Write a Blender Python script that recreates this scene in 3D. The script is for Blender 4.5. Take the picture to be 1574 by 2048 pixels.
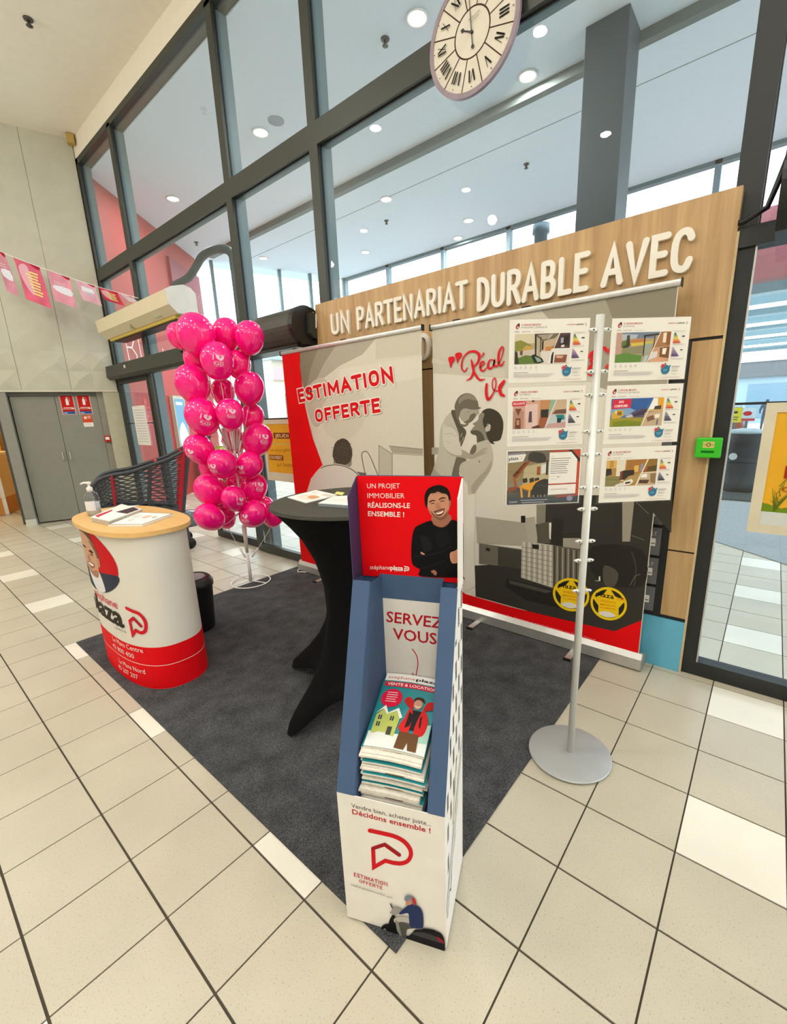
import bpy, bmesh, math, random
import numpy as np
from mathutils import Vector, Matrix

for o in list(bpy.data.objects): bpy.data.objects.remove(o)
SC = bpy.context.scene
COL = SC.collection
random.seed(7)

# ------------------------------------------------------------------ camera
IW, IH = 1574, 2048
FPX, PPX, PPY = 875.436, 813.407, 1048.138
CAM = np.array([0.0069, -1.2732, 1.5081])
RC = np.array([[0.63210009, -0.77423039, -0.03188691], [-0.20788357, -0.12979176, -0.96950426], [0.74648101, 0.6194525, -0.24299117]])          # rows: right, down, forward
cd = bpy.data.cameras.new('camera'); cam = bpy.data.objects.new('camera', cd); COL.objects.link(cam)
cd.sensor_fit = 'VERTICAL'; cd.sensor_height = 36.0; cd.sensor_width = 36.0*IW/IH
cd.lens = FPX*36.0/IH
cd.shift_x = (IW/2-PPX)/IH; cd.shift_y = (PPY-IH/2)/IH
cd.clip_start = .05; cd.clip_end = 300
m = Matrix.Identity(4)
for i in range(3):
    m[i][0] = RC[0][i]; m[i][1] = -RC[1][i]; m[i][2] = -RC[2][i]; m[i][3] = CAM[i]
cam.matrix_world = m
SC.camera = cam

# ------------------------------------------------------------------ world, exposure
SC.view_settings.view_transform = 'Standard'
SC.view_settings.look = 'None'
SC.view_settings.exposure = 0.02
SC.view_settings.gamma = 1.0
SC.view_settings.use_curve_mapping = False
W = bpy.data.worlds.new('world'); SC.world = W; W.use_nodes = True
bg = W.node_tree.nodes['Background']
bg.inputs[0].default_value = (.90, .96, 1.0, 1); bg.inputs[1].default_value = 5.0      # even overcast sky

# ------------------------------------------------------------------ light of the hall: ceiling downlights
CEIL = 5.48
def lamp(name, loc, power, size, color=(1, .972, .93), rot=(0, 0, 0)):
    l = bpy.data.lights.new(name, 'AREA'); l.shape = 'DISK'; l.size = size; l.energy = power; l.color = color
    o = bpy.data.objects.new(name, l); COL.objects.link(o); o.location = loc; o.rotation_euler = rot
    return o
HALL_W = 19
HALL = [(x, y) for x in (-4.6, -2.2, .2) for y in (-6.0, -3.6, -1.2, 1.2, 3.6)]
for (x, y) in HALL:
    lamp('downlight_lamp', (x, y, CEIL-.06), HALL_W, .14)
for (x, y) in ((-2.2, 6.2), (-4.6, 6.2)):
    lamp('downlight_lamp', (x, y, CEIL-.06), HALL_W, .14)
def hall_fill(x, y, z, w):        # added unseen point lights to brighten the hall ceiling, behind and beside the camera
    l = bpy.data.lights.new('hall_fill_lamp', 'POINT'); l.energy = w; l.shadow_soft_size = .06; l.color = (1, .972, .93)
    o = bpy.data.objects.new('hall_fill_lamp', l); COL.objects.link(o); o.location = (x, y, z)
FILL_W = 56
for (x, y) in ((-3.4, -4.8), (-3.4, 0.), (-1.0, -2.4), (-1.0, 2.4), (-3.4, 4.8), (-.6, 5.6), (1.2, -5.0)): hall_fill(x, y, 4.3, FILL_W)
PORCH_Z = 5.15
SHOP_W = 45
lamp('shop_lamp', (.6, 9.6, 2.9), SHOP_W, 1.2, (1, .78, .48))

# ------------------------------------------------------------------ measuring helpers (pixel of the photograph -> point on a plane of the place)
def ray(x, y): return RC.T @ np.array([(x-PPX)/FPX, (y-PPY)/FPX, 1.])
def onP(x, y, p0, n):
    d = ray(x, y); n = np.asarray(n, float); t = ((np.asarray(p0, float)-CAM)@n)/(d@n)
    return CAM+t*d
def onX(x, y, X): return onP(x, y, (X, 0, 0), (1, 0, 0))
def onY(x, y, Y): return onP(x, y, (0, Y, 0), (0, 1, 0))
def onZ(x, y, Z=0.): return onP(x, y, (0, 0, Z), (0, 0, 1))
def proj(p):
    q = RC @ (np.asarray(p, float)-CAM)
    return np.array([PPX+FPX*q[0]/q[2], PPY+FPX*q[1]/q[2], q[2]])
def crop(x0, y0, s): return lambda x, y: (x0+x/s, y0+y/s)

# ------------------------------------------------------------------ materials
def lin(c):
    if isinstance(c, str):
        c = c.lstrip('#'); c = [int(c[i:i+2], 16)/255 for i in (0, 2, 4)]
    return [x/12.92 if x <= .04045 else ((x+.055)/1.055)**2.4 for x in c]
_M = {}
def mat(name, color, rough=.5, metal=0., vary=.04, scale=12., bump=0., bscale=60., coat=0., spec=.5):
    key = name
    if key in _M: return _M[key]
    m = bpy.data.materials.new(name); m.use_nodes = True; nt = m.node_tree; b = nt.nodes['Principled BSDF']
    c = lin(color)
    b.inputs['Roughness'].default_value = rough; b.inputs['Metallic'].default_value = metal
    b.inputs['Specular IOR Level'].default_value = spec
    if coat: b.inputs['Coat Weight'].default_value = coat
    tc = nt.nodes.new('ShaderNodeTexCoord')
    nz = nt.nodes.new('ShaderNodeTexNoise'); nz.inputs['Scale'].default_value = scale; nz.inputs['Detail'].default_value = 4
    nt.links.new(tc.outputs['Object'], nz.inputs['Vector'])
    rp = nt.nodes.new('ShaderNodeValToRGB')
    rp.color_ramp.elements[0].position = .3; rp.color_ramp.elements[1].position = .7
    rp.color_ramp.elements[0].color = [max(0, x*(1-vary)) for x in c]+[1]
    rp.color_ramp.elements[1].color = [min(1, x*(1+vary)) for x in c]+[1]
    nt.links.new(nz.outputs['Fac'], rp.inputs['Fac']); nt.links.new(rp.outputs['Color'], b.inputs['Base Color'])
    if bump:
        n2 = nt.nodes.new('ShaderNodeTexNoise'); n2.inputs['Scale'].default_value = bscale; n2.inputs['Detail'].default_value = 3
        nt.links.new(tc.outputs['Object'], n2.inputs['Vector'])
        bp = nt.nodes.new('ShaderNodeBump'); bp.inputs['Strength'].default_value = bump; bp.inputs['Distance'].default_value = .01
        nt.links.new(n2.outputs['Fac'], bp.inputs['Height']); nt.links.new(bp.outputs['Normal'], b.inputs['Normal'])
    _M[key] = m
    return m
def ink(color, rough=.6):
    return mat('ink_'+color.lstrip('#'), color, rough, vary=.015, scale=40, spec=.12)
def emit(name, color, s):
    if name in _M: return _M[name]
    m = bpy.data.materials.new(name); m.use_nodes = True; nt = m.node_tree; nt.nodes.clear()
    e = nt.nodes.new('ShaderNodeEmission'); e.inputs[0].default_value = lin(color)+[1]; e.inputs[1].default_value = s
    o = nt.nodes.new('ShaderNodeOutputMaterial'); nt.links.new(e.outputs[0], o.inputs[0]); _M[name] = m
    return m
def pane_mat(name, tint, refl=1.0, rough=0.):
    m = bpy.data.materials.new(name); m.use_nodes = True; nt = m.node_tree; nt.nodes.clear()
    t = nt.nodes.new('ShaderNodeBsdfTransparent'); t.inputs[0].default_value = (*tint, 1)
    g = nt.nodes.new('ShaderNodeBsdfGlossy'); g.inputs['Roughness'].default_value = rough
    ge = nt.nodes.new('ShaderNodeNewGeometry'); dt = nt.nodes.new('ShaderNodeVectorMath'); dt.operation = 'DOT_PRODUCT'
    nt.links.new(ge.outputs['Incoming'], dt.inputs[0]); nt.links.new(ge.outputs['Normal'], dt.inputs[1])
    def M(op, a, v=None):
        q = nt.nodes.new('ShaderNodeMath'); q.operation = op
        if a is not None: nt.links.new(a, q.inputs[0])
        if v is not None: q.inputs[1].default_value = v
        return q
    ab = M('ABSOLUTE', dt.outputs['Value']); sb = M('SUBTRACT', None); sb.inputs[0].default_value = 1; nt.links.new(ab.outputs[0], sb.inputs[1])
    pw = M('POWER', sb.outputs[0], 5.); sc = M('MULTIPLY', pw.outputs[0], .96); fr = M('ADD', sc.outputs[0], .04)
    mu = M('MULTIPLY', fr.outputs[0], refl)
    mx = nt.nodes.new('ShaderNodeMixShader'); o = nt.nodes.new('ShaderNodeOutputMaterial')
    nt.links.new(mu.outputs[0], mx.inputs[0])
    nt.links.new(t.outputs[0], mx.inputs[1]); nt.links.new(g.outputs[0], mx.inputs[2]); nt.links.new(mx.outputs[0], o.inputs[0])
    return m
GLASS = pane_mat('window_glass', (.93, .972, .99))
GLASS_OUT = pane_mat('outer_glass', (.93, .97, .98), .6)
ACRYL = pane_mat('clear_acrylic', (.985, .985, .98), .8)
CLEARP = pane_mat('clear_plastic', (.90, .93, .95), 1.5, .05)

def grain_mat(name, c1, c2, axis='Z', rough=.45):
    m = bpy.data.materials.new(name); m.use_nodes = True; nt = m.node_tree; b = nt.nodes['Principled BSDF']
    b.inputs['Roughness'].default_value = rough
    tc = nt.nodes.new('ShaderNodeTexCoord'); mp = nt.nodes.new('ShaderNodeMapping')
    mp.inputs['Scale'].default_value = {'Z': (9, 9, .55), 'Y': (9, .5, 9), 'X': (.5, 9, 9)}[axis]
    nz = nt.nodes.new('ShaderNodeTexNoise'); nz.inputs['Scale'].default_value = 1.6; nz.inputs['Detail'].default_value = 7
    nz.inputs['Roughness'].default_value = .62; nz.inputs['Distortion'].default_value = .5
    rp = nt.nodes.new('ShaderNodeValToRGB')
    rp.color_ramp.elements[0].position = .32; rp.color_ramp.elements[1].position = .68
    rp.color_ramp.elements[0].color = lin(c1)+[1]; rp.color_ramp.elements[1].color = lin(c2)+[1]
    nt.links.new(tc.outputs['Object'], mp.inputs[0]); nt.links.new(mp.outputs[0], nz.inputs['Vector'])
    nt.links.new(nz.outputs['Fac'], rp.inputs['Fac']); nt.links.new(rp.outputs[0], b.inputs['Base Color'])
    return m
OAK = grain_mat('oak_laminate', '#a88355', '#c9a878')
BEECH = grain_mat('beech_top', '#dfae68', '#ecc07c', 'Y', .35)

def speckle_mat(name, base, dark, rough=.35):
    m = mat(name, base, rough, vary=.05, scale=3.0)
    nt = m.node_tree; b = nt.nodes['Principled BSDF']
    src = b.inputs['Base Color'].links[0].from_socket
    tc = nt.nodes.new('ShaderNodeTexCoord'); mp = nt.nodes.new('ShaderNodeVectorMath'); mp.operation = 'ADD'
    oi = nt.nodes.new('ShaderNodeObjectInfo')
    nt.links.new(tc.outputs['Object'], mp.inputs[0]); nt.links.new(oi.outputs['Location'], mp.inputs[1])
    n = nt.nodes.new('ShaderNodeTexNoise'); n.inputs['Scale'].default_value = 190; n.inputs['Detail'].default_value = 2
    nt.links.new(mp.outputs[0], n.inputs['Vector'])
    nt.links.new(mp.outputs[0], nt.nodes['Noise Texture'].inputs['Vector'])
    rp = nt.nodes.new('ShaderNodeValToRGB'); rp.color_ramp.elements[0].position = .60; rp.color_ramp.elements[1].position = .72
    rp.color_ramp.elements[0].color = (0, 0, 0, 1); rp.color_ramp.elements[1].color = (.5, .5, .5, 1)
    nt.links.new(n.outputs['Fac'], rp.inputs[0])
    mx = nt.nodes.new('ShaderNodeMix'); mx.data_type = 'RGBA'
    nt.links.new(rp.outputs[0], mx.inputs[0]); nt.links.new(src, mx.inputs[6]); mx.inputs[7].default_value = lin(dark)+[1]
    nt.links.new(mx.outputs[2], b.inputs['Base Color'])
    return m
TILE = speckle_mat('stoneware_tile', '#c0b9a6', '#7a725f', .34)
TILEW = speckle_mat('white_stoneware_tile', '#e8e4d6', '#d2ccba', .3)
GROUT = mat('dark_grout', '#4a4236', .9)
def carpet_mat():
    m = mat('charcoal_carpet', '#4e4f51', .97, vary=.26, scale=9, bump=.5, bscale=260, spec=.1)
    nt = m.node_tree; b = nt.nodes['Principled BSDF']
    src = b.inputs['Base Color'].links[0].from_socket
    tc = nt.nodes.new('ShaderNodeTexCoord'); n = nt.nodes.new('ShaderNodeTexNoise'); n.inputs['Scale'].default_value = 230
    nt.links.new(tc.outputs['Object'], n.inputs['Vector'])
    rp = nt.nodes.new('ShaderNodeValToRGB'); rp.color_ramp.elements[0].color = (.55, .55, .55, 1); rp.color_ramp.elements[1].color = (1.5, 1.5, 1.5, 1)
    rp.color_ramp.elements[0].position = .35; rp.color_ramp.elements[1].position = .7
    mx = nt.nodes.new('ShaderNodeMix'); mx.data_type = 'RGBA'; mx.blend_type = 'MULTIPLY'; mx.inputs[0].default_value = 1
    nt.links.new(n.outputs['Fac'], rp.inputs[0]); nt.links.new(src, mx.inputs[6]); nt.links.new(rp.outputs[0], mx.inputs[7])
    nt.links.new(mx.outputs[2], b.inputs['Base Color'])
    return m
CARPET = carpet_mat()
CREAM = mat('cream_plaster', '#efe8d8', .85, vary=.02, bump=.06, bscale=150)
GREYW = mat('grey_relief_panel', '#bfbdac', .8, vary=.05, scale=4)
FRAME = mat('bronze_aluminium', '#3d403a', .42, .35, vary=.03)
FRAMED = mat('dark_aluminium', '#2b2e2e', .42, .35, vary=.03)
STEELG = mat('teal_grey_steel', '#64767a', .5, .1, vary=.03)
WHITE = mat('white_plastic', '#e9e7e2', .4)
WHITEC = mat('white_card', '#e9e6e0', .55)
BLACKP = mat('black_plastic', '#151515', .38)
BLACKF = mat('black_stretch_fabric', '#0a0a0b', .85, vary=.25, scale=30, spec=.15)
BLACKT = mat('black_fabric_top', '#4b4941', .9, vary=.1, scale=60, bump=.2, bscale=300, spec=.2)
ALU = mat('brushed_aluminium', '#c9c9c6', .38, .75, vary=.05, scale=25)
ALUL = mat('satin_silver_paint', '#d8d9d4', .4, .3, vary=.03)
RED = mat('red_print', '#e30613', .6, vary=.01, spec=.12)
REDW = mat('red_wall_paint', '#b4423d', .6, vary=.03)
BLUEC = mat('blue_card', '#3e587c', .7, vary=.04)
NAVYC = mat('navy_card', '#332d55', .6, vary=.06)
PINK = mat('pink_latex', '#ff0f86', .13, vary=.03, coat=.4)
DOORG = mat('grey_door_paint', '#85857a', .6, vary=.03)
PAPER = mat('white_paper', '#f0ede6', .6, vary=.01)

# ------------------------------------------------------------------ mesh building
class MB:
    def __init__(s): s.v = []; s.f = []; s.m = []; s.sm = []; s.k = 0; s.smooth = False
    def add(s, vs, fs):
        b = len(s.v); s.v += [tuple(map(float, p)) for p in vs]
        for f in fs: s.f.append([b+i for i in f]); s.m.append(s.k); s.sm.append(s.smooth)
        return s
    def box(s, a, b):
        (x0, y0, z0), (x1, y1, z1) = a, b
        x0, x1 = min(x0, x1), max(x0, x1); y0, y1 = min(y0, y1), max(y0, y1); z0, z1 = min(z0, z1), max(z0, z1)
        return s.add([(x0, y0, z0), (x1, y0, z0), (x1, y1, z0), (x0, y1, z0), (x0, y0, z1), (x1, y0, z1), (x1, y1, z1), (x0, y1, z1)],
                     [(0, 3, 2, 1), (4, 5, 6, 7), (0, 1, 5, 4), (1, 2, 6, 5), (2, 3, 7, 6), (3, 0, 4, 7)])
    def obox(s, o, ax, ay, az):       # origin corner and three edge vectors
        o, ax, ay, az = [np.asarray(q, float) for q in (o, ax, ay, az)]
        vs = [o, o+ax, o+ax+ay, o+ay, o+az, o+ax+az, o+ax+ay+az, o+ay+az]
        fs = [(0, 3, 2, 1), (4, 5, 6, 7), (0, 1, 5, 4), (1, 2, 6, 5), (2, 3, 7, 6), (3, 0, 4, 7)]
        if np.dot(np.cross(ax, ay), az) < 0: fs = [f[::-1] for f in fs]
        return s.add(vs, fs)
    def prism(s, poly, d):            # 3-D planar polygon pushed along d
        poly = [np.asarray(p, float) for p in poly]; d = np.asarray(d, float); n = len(poly)
        nn = sum((np.cross(poly[i]-poly[0], poly[(i+1) % n]-poly[0]) for i in range(n)), np.zeros(3))
        if np.dot(nn, d) > 0: poly = poly[::-1]
        vs = poly+[p+d for p in poly]
        fs = [tuple(range(n)), tuple(range(2*n-1, n-1, -1))]+[(i, n+i, n+(i+1) % n, (i+1) % n)[::1] for i in range(n)]
        return s.add(vs, fs)
    def tube(s, path, r, n=8, caps=True, closed=False):
        path = [np.asarray(p, float) for p in path]; N = len(path)
        rs = r if hasattr(r, '__len__') else [r]*N
        up = None; rings = []
        for i, p in enumerate(path):
            a = path[(i-1) % N] if (i > 0 or closed) else p; b = path[(i+1) % N] if (i < N-1 or closed) else p
            t = b-a; t = t/(np.linalg.norm(t)+1e-12)
            if up is None:
                up = np.array([0, 0, 1.]) if abs(t[2]) < .9 else np.array([1., 0, 0])
            u = up-t*np.dot(up, t); u /= np.linalg.norm(u)+1e-12; up = u; w = np.cross(t, u)
            rings.append([p+rs[i]*(math.cos(2*math.pi*k/n)*u+math.sin(2*math.pi*k/n)*w) for k in range(n)])
        vs = [q for rg in rings for q in rg]; fs = []
        for i in range(N if closed else N-1):
            j = (i+1) % N
            for k in range(n): fs.append((i*n+k, i*n+(k+1) % n, j*n+(k+1) % n, j*n+k))
        if caps and not closed:
            fs.append(tuple(range(n-1, -1, -1))); fs.append(tuple((N-1)*n+k for k in range(n)))
        return s.add(vs, fs)
    def lathe(s, prof, c, n=24, sx=1., sy=1., caps=True):   # prof: (r, z)
        vs = []; fs = []; N = len(prof)
        for r, z in prof:
            for k in range(n):
                a = 2*math.pi*k/n; vs.append((c[0]+r*sx*math.cos(a), c[1]+r*sy*math.sin(a), c[2]+z))
        for i in range(N-1):
            for k in range(n): fs.append((i*n+k, i*n+(k+1) % n, (i+1)*n+(k+1) % n, (i+1)*n+k))
        if caps and prof[0][0] > 1e-6: fs.append(tuple(range(n-1, -1, -1)))
        if caps and prof[-1][0] > 1e-6: fs.append(tuple((N-1)*n+k for k in range(n)))
        return s.add(vs, fs)
    def grid(s, rows, closed=False):             # rows of points -> quads
        n = len(rows[0]); vs = [p for r in rows for p in r]; fs = []
        for i in range(len(rows)-1):
            for k in range(n if closed else n-1): fs.append((i*n+k, i*n+(k+1) % n, (i+1)*n+(k+1) % n, (i+1)*n+k))
        return s.add(vs, fs)
    def build(s, name, mats, parent=None, origin=None):
        me = bpy.data.meshes.new(name)
        if not isinstance(mats, (list, tuple)): mats = [mats]
        off = np.zeros(3)
        if parent is not None:
            q = parent
            while q is not None: off += np.array(q.location); q = q.parent
        loc = np.zeros(3)
        if origin is not None: loc = np.asarray(origin, float)-off
        vs = [(p[0]-off[0]-loc[0], p[1]-off[1]-loc[1], p[2]-off[2]-loc[2]) for p in s.v]
        me.from_pydata(vs, [], s.f)
        for q in mats: me.materials.append(q)
        me.polygons.foreach_set('material_index', s.m); me.polygons.foreach_set('use_smooth', s.sm)
        me.update()
        o = bpy.data.objects.new(name, me); COL.objects.link(o); o.location = loc
        if parent is not None: o.parent = parent
        return o
def B(a, b): return MB().box(a, b)
def bev(o, w=.004, seg=2):
    md = o.modifiers.new('bevel', 'BEVEL'); md.width = w; md.segments = seg; md.limit_method = 'ANGLE'; md.angle_limit = .6
    return o
def tag(o, label, cat, group=None):
    o['label'] = label; o['category'] = cat
    if group: o['group'] = group
    return o
def thing(name, loc, label, cat, group=None):
    o = bpy.data.objects.new(name, None); COL.objects.link(o); o.location = loc; o.empty_display_size = .1
    return tag(o, label, cat, group)
def struct(o): o['kind'] = 'structure'; return o
def sempty(name, loc=(0, 0, 0)):
    o = bpy.data.objects.new(name, None); COL.objects.link(o); o.location = loc; o.empty_display_size = .1
    return struct(o)
def dup(o, parent=None, loc=None):
    c = o.copy(); COL.objects.link(c)
    if parent is not None: c.parent = parent
    if loc is not None: c.location = loc
    return c

# ------------------------------------------------------------------ lettering: glyphs of the built-in font as flat polygons
GL = {}
def load_glyphs(chars):
    tmp = []
    for wgt, off in (('r', 0.), ('b', .016), ('h', .026), ('o', .055)):
        for ch in chars:
            for s, key in ((ch, 'g'), ('I'+ch+'I', 'w')):
                if key == 'w' and wgt != 'r': continue
                c = bpy.data.curves.new('glyph', 'FONT'); c.body = s; c.size = 1; c.resolution_u = 2; c.offset = off if key == 'g' else 0
                c.dimensions = '2D'; c.fill_mode = 'FRONT'
                o = bpy.data.objects.new('glyph', c); COL.objects.link(o); tmp.append((wgt, ch, key, o, c))
    bpy.context.view_layer.update()
    dg = bpy.context.evaluated_depsgraph_get()
    res = {}
    for wgt, ch, key, o, c in tmp:
        me = bpy.data.meshes.new_from_object(o.evaluated_get(dg))
        vs = [(v.co.x, v.co.y) for v in me.vertices]; fs = [tuple(p.vertices) for p in me.polygons]
        res[(wgt, ch, key)] = (vs, fs); bpy.data.meshes.remove(me)
    for wgt, ch, key, o, c in tmp:
        bpy.data.objects.remove(o); bpy.data.curves.remove(c)
    wid = lambda k: (max(p[0] for p in res[k][0])-min(p[0] for p in res[k][0]))
    # 'II' width via 'I' + '' : use the pair 'I'+'I'+'I' = two advances of I
    i3 = wid(('r', 'I', 'w')); i1 = wid(('r', 'I', 'g')); advI = (i3-i1)/2
    for ch in chars:
        if ch == ' ': GL[('adv', ch)] = .3; continue
        GL[('adv', ch)] = wid(('r', ch, 'w'))-i1-advI
        for wgt in 'rbho': GL[(wgt, ch)] = res[(wgt, ch, 'g')]
    GL['cap'] = max(p[1] for p in GL[('r', 'I')][0])
load_glyphs(sorted(set("ABCDEFGHIJKLMNOPQRSTUVWXYZabcdefghijklmnopqrstuvwxyz0123456789&!.,:-'éÉÀÊ")))
def layout(s, w='b', track=0.):
    x = 0.; out = []
    for ch in s:
        if ch == ' ': x += .28; continue
        g = GL[(w, ch)]; out.append(([(p[0]+x, p[1]) for p in g[0]], g[1])); x += GL[('adv', ch)]+track
    xs = [p[0] for g in out for p in g[0]]; x0, x1 = min(xs), max(xs); cap = GL['cap']
    return [([((p[0]-x0)/(x1-x0), p[1]/cap) for p in g[0]], g[1]) for g in out], (x1-x0)/cap

def spline(pts, n=6, closed=True):
    P = [np.asarray(p, float) for p in pts]; N = len(P); out = []
    for i in range(N if closed else N-1):
        g = lambda k: P[k % N] if closed else P[min(max(k, 0), N-1)]
        p0, p1, p2, p3 = g(i-1), g(i), g(i+1), g(i+2)
        for k in range(n):
            t = k/n
            out.append(.5*((2*p1)+(-p0+p2)*t+(2*p0-5*p1+4*p2-p3)*t*t+(-p0+3*p1-3*p2+p3)*t**3))
    if not closed: out.append(P[-1])
    return out

def ribbon(pts, hw, cap=True):
    """flat band along a 2-D polyline without overlapping faces; returns vertices and faces"""
    q = [np.asarray(pts[0], float)]; h = [hw[0]]
    for p, w in zip(pts[1:], hw[1:]):
        if np.linalg.norm(np.asarray(p)-q[-1]) > 1e-7: q.append(np.asarray(p, float)); h.append(w)
    N = len(q); vs = []; fs = []
    dirs = [(q[i+1]-q[i])/np.linalg.norm(q[i+1]-q[i]) for i in range(N-1)]
    for i in range(N):
        d0 = dirs[max(i-1, 0)]; d1 = dirs[min(i, N-2)]
        n0 = np.array([-d0[1], d0[0]]); n1 = np.array([-d1[1], d1[0]]); nn = n0+n1; L = np.linalg.norm(nn)
        nn = n1 if L < .2 else nn/L
        k = min(1/max(np.dot(nn, n1), .35), 2.4)
        vs += [q[i]+nn*h[i]*k, q[i]-nn*h[i]*k]
        if i: fs.append((2*i-2, 2*i-1, 2*i+1, 2*i))
    if cap:
        for i, d, j in ((0, -dirs[0], (0, 1)), (N-1, dirs[-1], (2*N-2, 2*N-1))):
            n = np.array([-d[1], d[0]]); arc = []
            for k in range(1, 6):
                a = math.pi*k/6; arc.append(len(vs)); vs.append(q[i]+h[i]*(n*math.cos(a)+d*math.sin(a)))
            e = (j[0], j[1]) if i else (j[1], j[0])
            fs.append((e[0], *arc, e[1]))
    return vs, fs
class Print:
    """flat print: coloured shapes on a surface; uv -> surface point through fn, lifted by thin layers along nrm"""
    def __init__(s, fn, nrm, step=.00005, lift=.0003):
        s.fn = fn; s.n = nrm if callable(nrm) else (lambda p, q=np.asarray(nrm, float): q)
        s.mb = MB(); s.mats = []; s.idx = {}; s.lift = lift; s.step = step; s.layer = 0; s.mic = 0.
    def mi(s, c):
        if c not in s.idx: s.idx[c] = len(s.mats); s.mats.append(ink(c))
        return s.idx[c]
    def raw(s, pts3, faces, c):
        s.mic += 4e-6; l = s.lift+s.step*s.layer+s.mic
        vs = [p+s.n(p)*l for p in pts3]; s.mb.k = s.mi(c)
        s.mb.add(vs, faces)
    def up(s, k=1): s.layer += k; return s
    def poly(s, pts, c, smooth=0, layer=1):
        if layer: s.up()
        if smooth: pts = spline(pts, smooth)
        p3 = [s.fn(*p[:2]) for p in pts]
        # orient to face along the normal, triangulate so concave outlines fill properly
        from mathutils.geometry import tessellate_polygon
        tris = tessellate_polygon([[Vector(p) for p in p3]])
        nn = s.n(p3[0])
        fs = []
        for t in tris:
            a, b, d = (np.asarray(p3[i]) for i in t)
            fs.append(tuple(t) if np.dot(np.cross(b-a, d-a), nn) > 0 else tuple(t[::-1]))
        s.raw(p3, fs, c); return s
    def rect(s, x0, y0, x1, y1, c, layer=1): return s.poly([(x0, y0), (x1, y0), (x1, y1), (x0, y1)], c, 0, layer)
    def disc(s, x, y, rx, ry, c, n=24, layer=1):
        return s.poly([(x+rx*math.cos(2*math.pi*k/n), y+ry*math.sin(2*math.pi*k/n)) for k in range(n)], c, 0, layer)
    def stroke(s, pts, w, c, smooth=0, closed=False, layer=1, cap=True):
        s.up()
        if smooth: pts = spline(pts, smooth, closed)
        pts = [np.asarray(p, float)[:2] for p in pts]
        ws = np.asarray(w, float) if hasattr(w, '__len__') else np.full(len(pts), float(w))
        if len(ws) != len(pts): ws = np.interp(np.linspace(0, 1, len(pts)), np.linspace(0, 1, len(ws)), ws)
        vs, fs = ribbon(pts, ws/2, cap)
        p3 = [s.fn(*p) for p in vs]; nn = s.n(p3[0]); out = []
        for f in fs:
            cr = np.cross(p3[f[1]]-p3[f[0]], p3[f[2]]-p3[f[0]])
            out.append(f if np.dot(cr, nn) > 0 else f[::-1])
        s.raw(p3, out, c); return s
    def text(s, t, a, b, h, c, w='b', track=0., layer=1, outline=None, flat=True):
        """baseline from a to b, h = point above a at capital height"""
        if outline:
            s.text(t, a, b, h, outline, 'o', track, 1, None, flat); s.up(4)
        if layer: s.up()
        gl, _ = layout(t, w, track)
        A, Bv, Hh = np.asarray(a, float), np.asarray(b, float), np.asarray(h, float)
        if flat: A3, B3, H3 = s.fn(*A), s.fn(*Bv), s.fn(*Hh); ex, ey = B3-A3, H3-A3
        for gi, (vs, fs) in enumerate(gl):
            s.mic += 3e-5 if gi % 2 else -2.2e-5
            if flat: p3 = [A3+ex*x+ey*y for x, y in vs]
            else: p3 = [s.fn(*(A+(Bv-A)*x+(Hh-A)*y)) for x, y in vs]
            nn = s.n(p3[0]); out = []
            for f in fs:
                cr = sum((np.cross(p3[f[i]]-p3[f[0]], p3[f[(i+1) % len(f)]]-p3[f[0]]) for i in range(len(f))), np.zeros(3))
                out.append(f if np.dot(cr, nn) > 0 else f[::-1])
            s.raw(p3, out, c)
        return s
    def block(s, t, a, b, h, c, w, outline=None):
        """heavy capitals drawn as strokes; w = stroke width as a fraction of the letter height"""
        A3, B3, H3 = (s.fn(*p) for p in (a, b, h)); ex, ey = B3-A3, H3-A3; hgt = np.linalg.norm(ey)
        gap = .17; tot = sum(SL[ch][0] for ch in t)+gap*(len(t)-1); asp = np.linalg.norm(ex)/hgt/tot
        for col, ww in ((outline, w*1.75), (c, w)):
            if not col: continue
            x = 0.
            for ch in t:
                wd, st = SL[ch]
                for line in st:
                    s.up()
                    pts = spline(line, 4, False) if len(line) >= 6 else line
                    pts = [np.array([(x+p[0])*asp, w/2+p[1]*(1-w)]) for p in pts]
                    vs, fs = ribbon(pts, [ww/2]*len(pts), True)
                    p3 = [A3+ex/np.linalg.norm(ex)*hgt*q[0]+ey*q[1] for q in vs]; nn = s.n(p3[0])
                    s.raw(p3, [f if np.dot(np.cross(p3[f[1]]-p3[f[0]], p3[f[2]]-p3[f[0]]), nn) > 0 else f[::-1] for f in fs], col)
                x += wd+gap
        return s
    def lines(s, x0, x1, ys, h, c, jag=0.):
        s.up()
        for i, y in enumerate(ys): s.rect(x0, y, x1-(jag*(x1-x0)*random.random()), y+h, c, 0)
        return s
    def build(s, parent, name='print'):
        return s.mb.build(name, s.mats, parent)
# the round-cornered 'P with a house' emblem, unit square, y down
EMB1 = [(0, .03), (.35, .10), (.66, .16), (.86, .30), (.95, .52), (.86, .78), (.66, .87), (.48, .85), (.34, .80), (.06, 1.0), (.05, .50), (.34, .36)]
EMB2 = [(.34, .36), (.68, .62)]
def emblem(P, mapf, w, c='#d8141f', c2='#a3131d'):
    top = [mapf(*p) for p in spline(EMB1[:9], 5, False)]
    P.stroke(top, w, c); P.stroke([mapf(*p) for p in EMB1[8:]], w, c, 0, False, 0); P.stroke([mapf(*p) for p in EMB2], w*.95, c2)

# ================================================================== THE SETTING
T = .30
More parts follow.
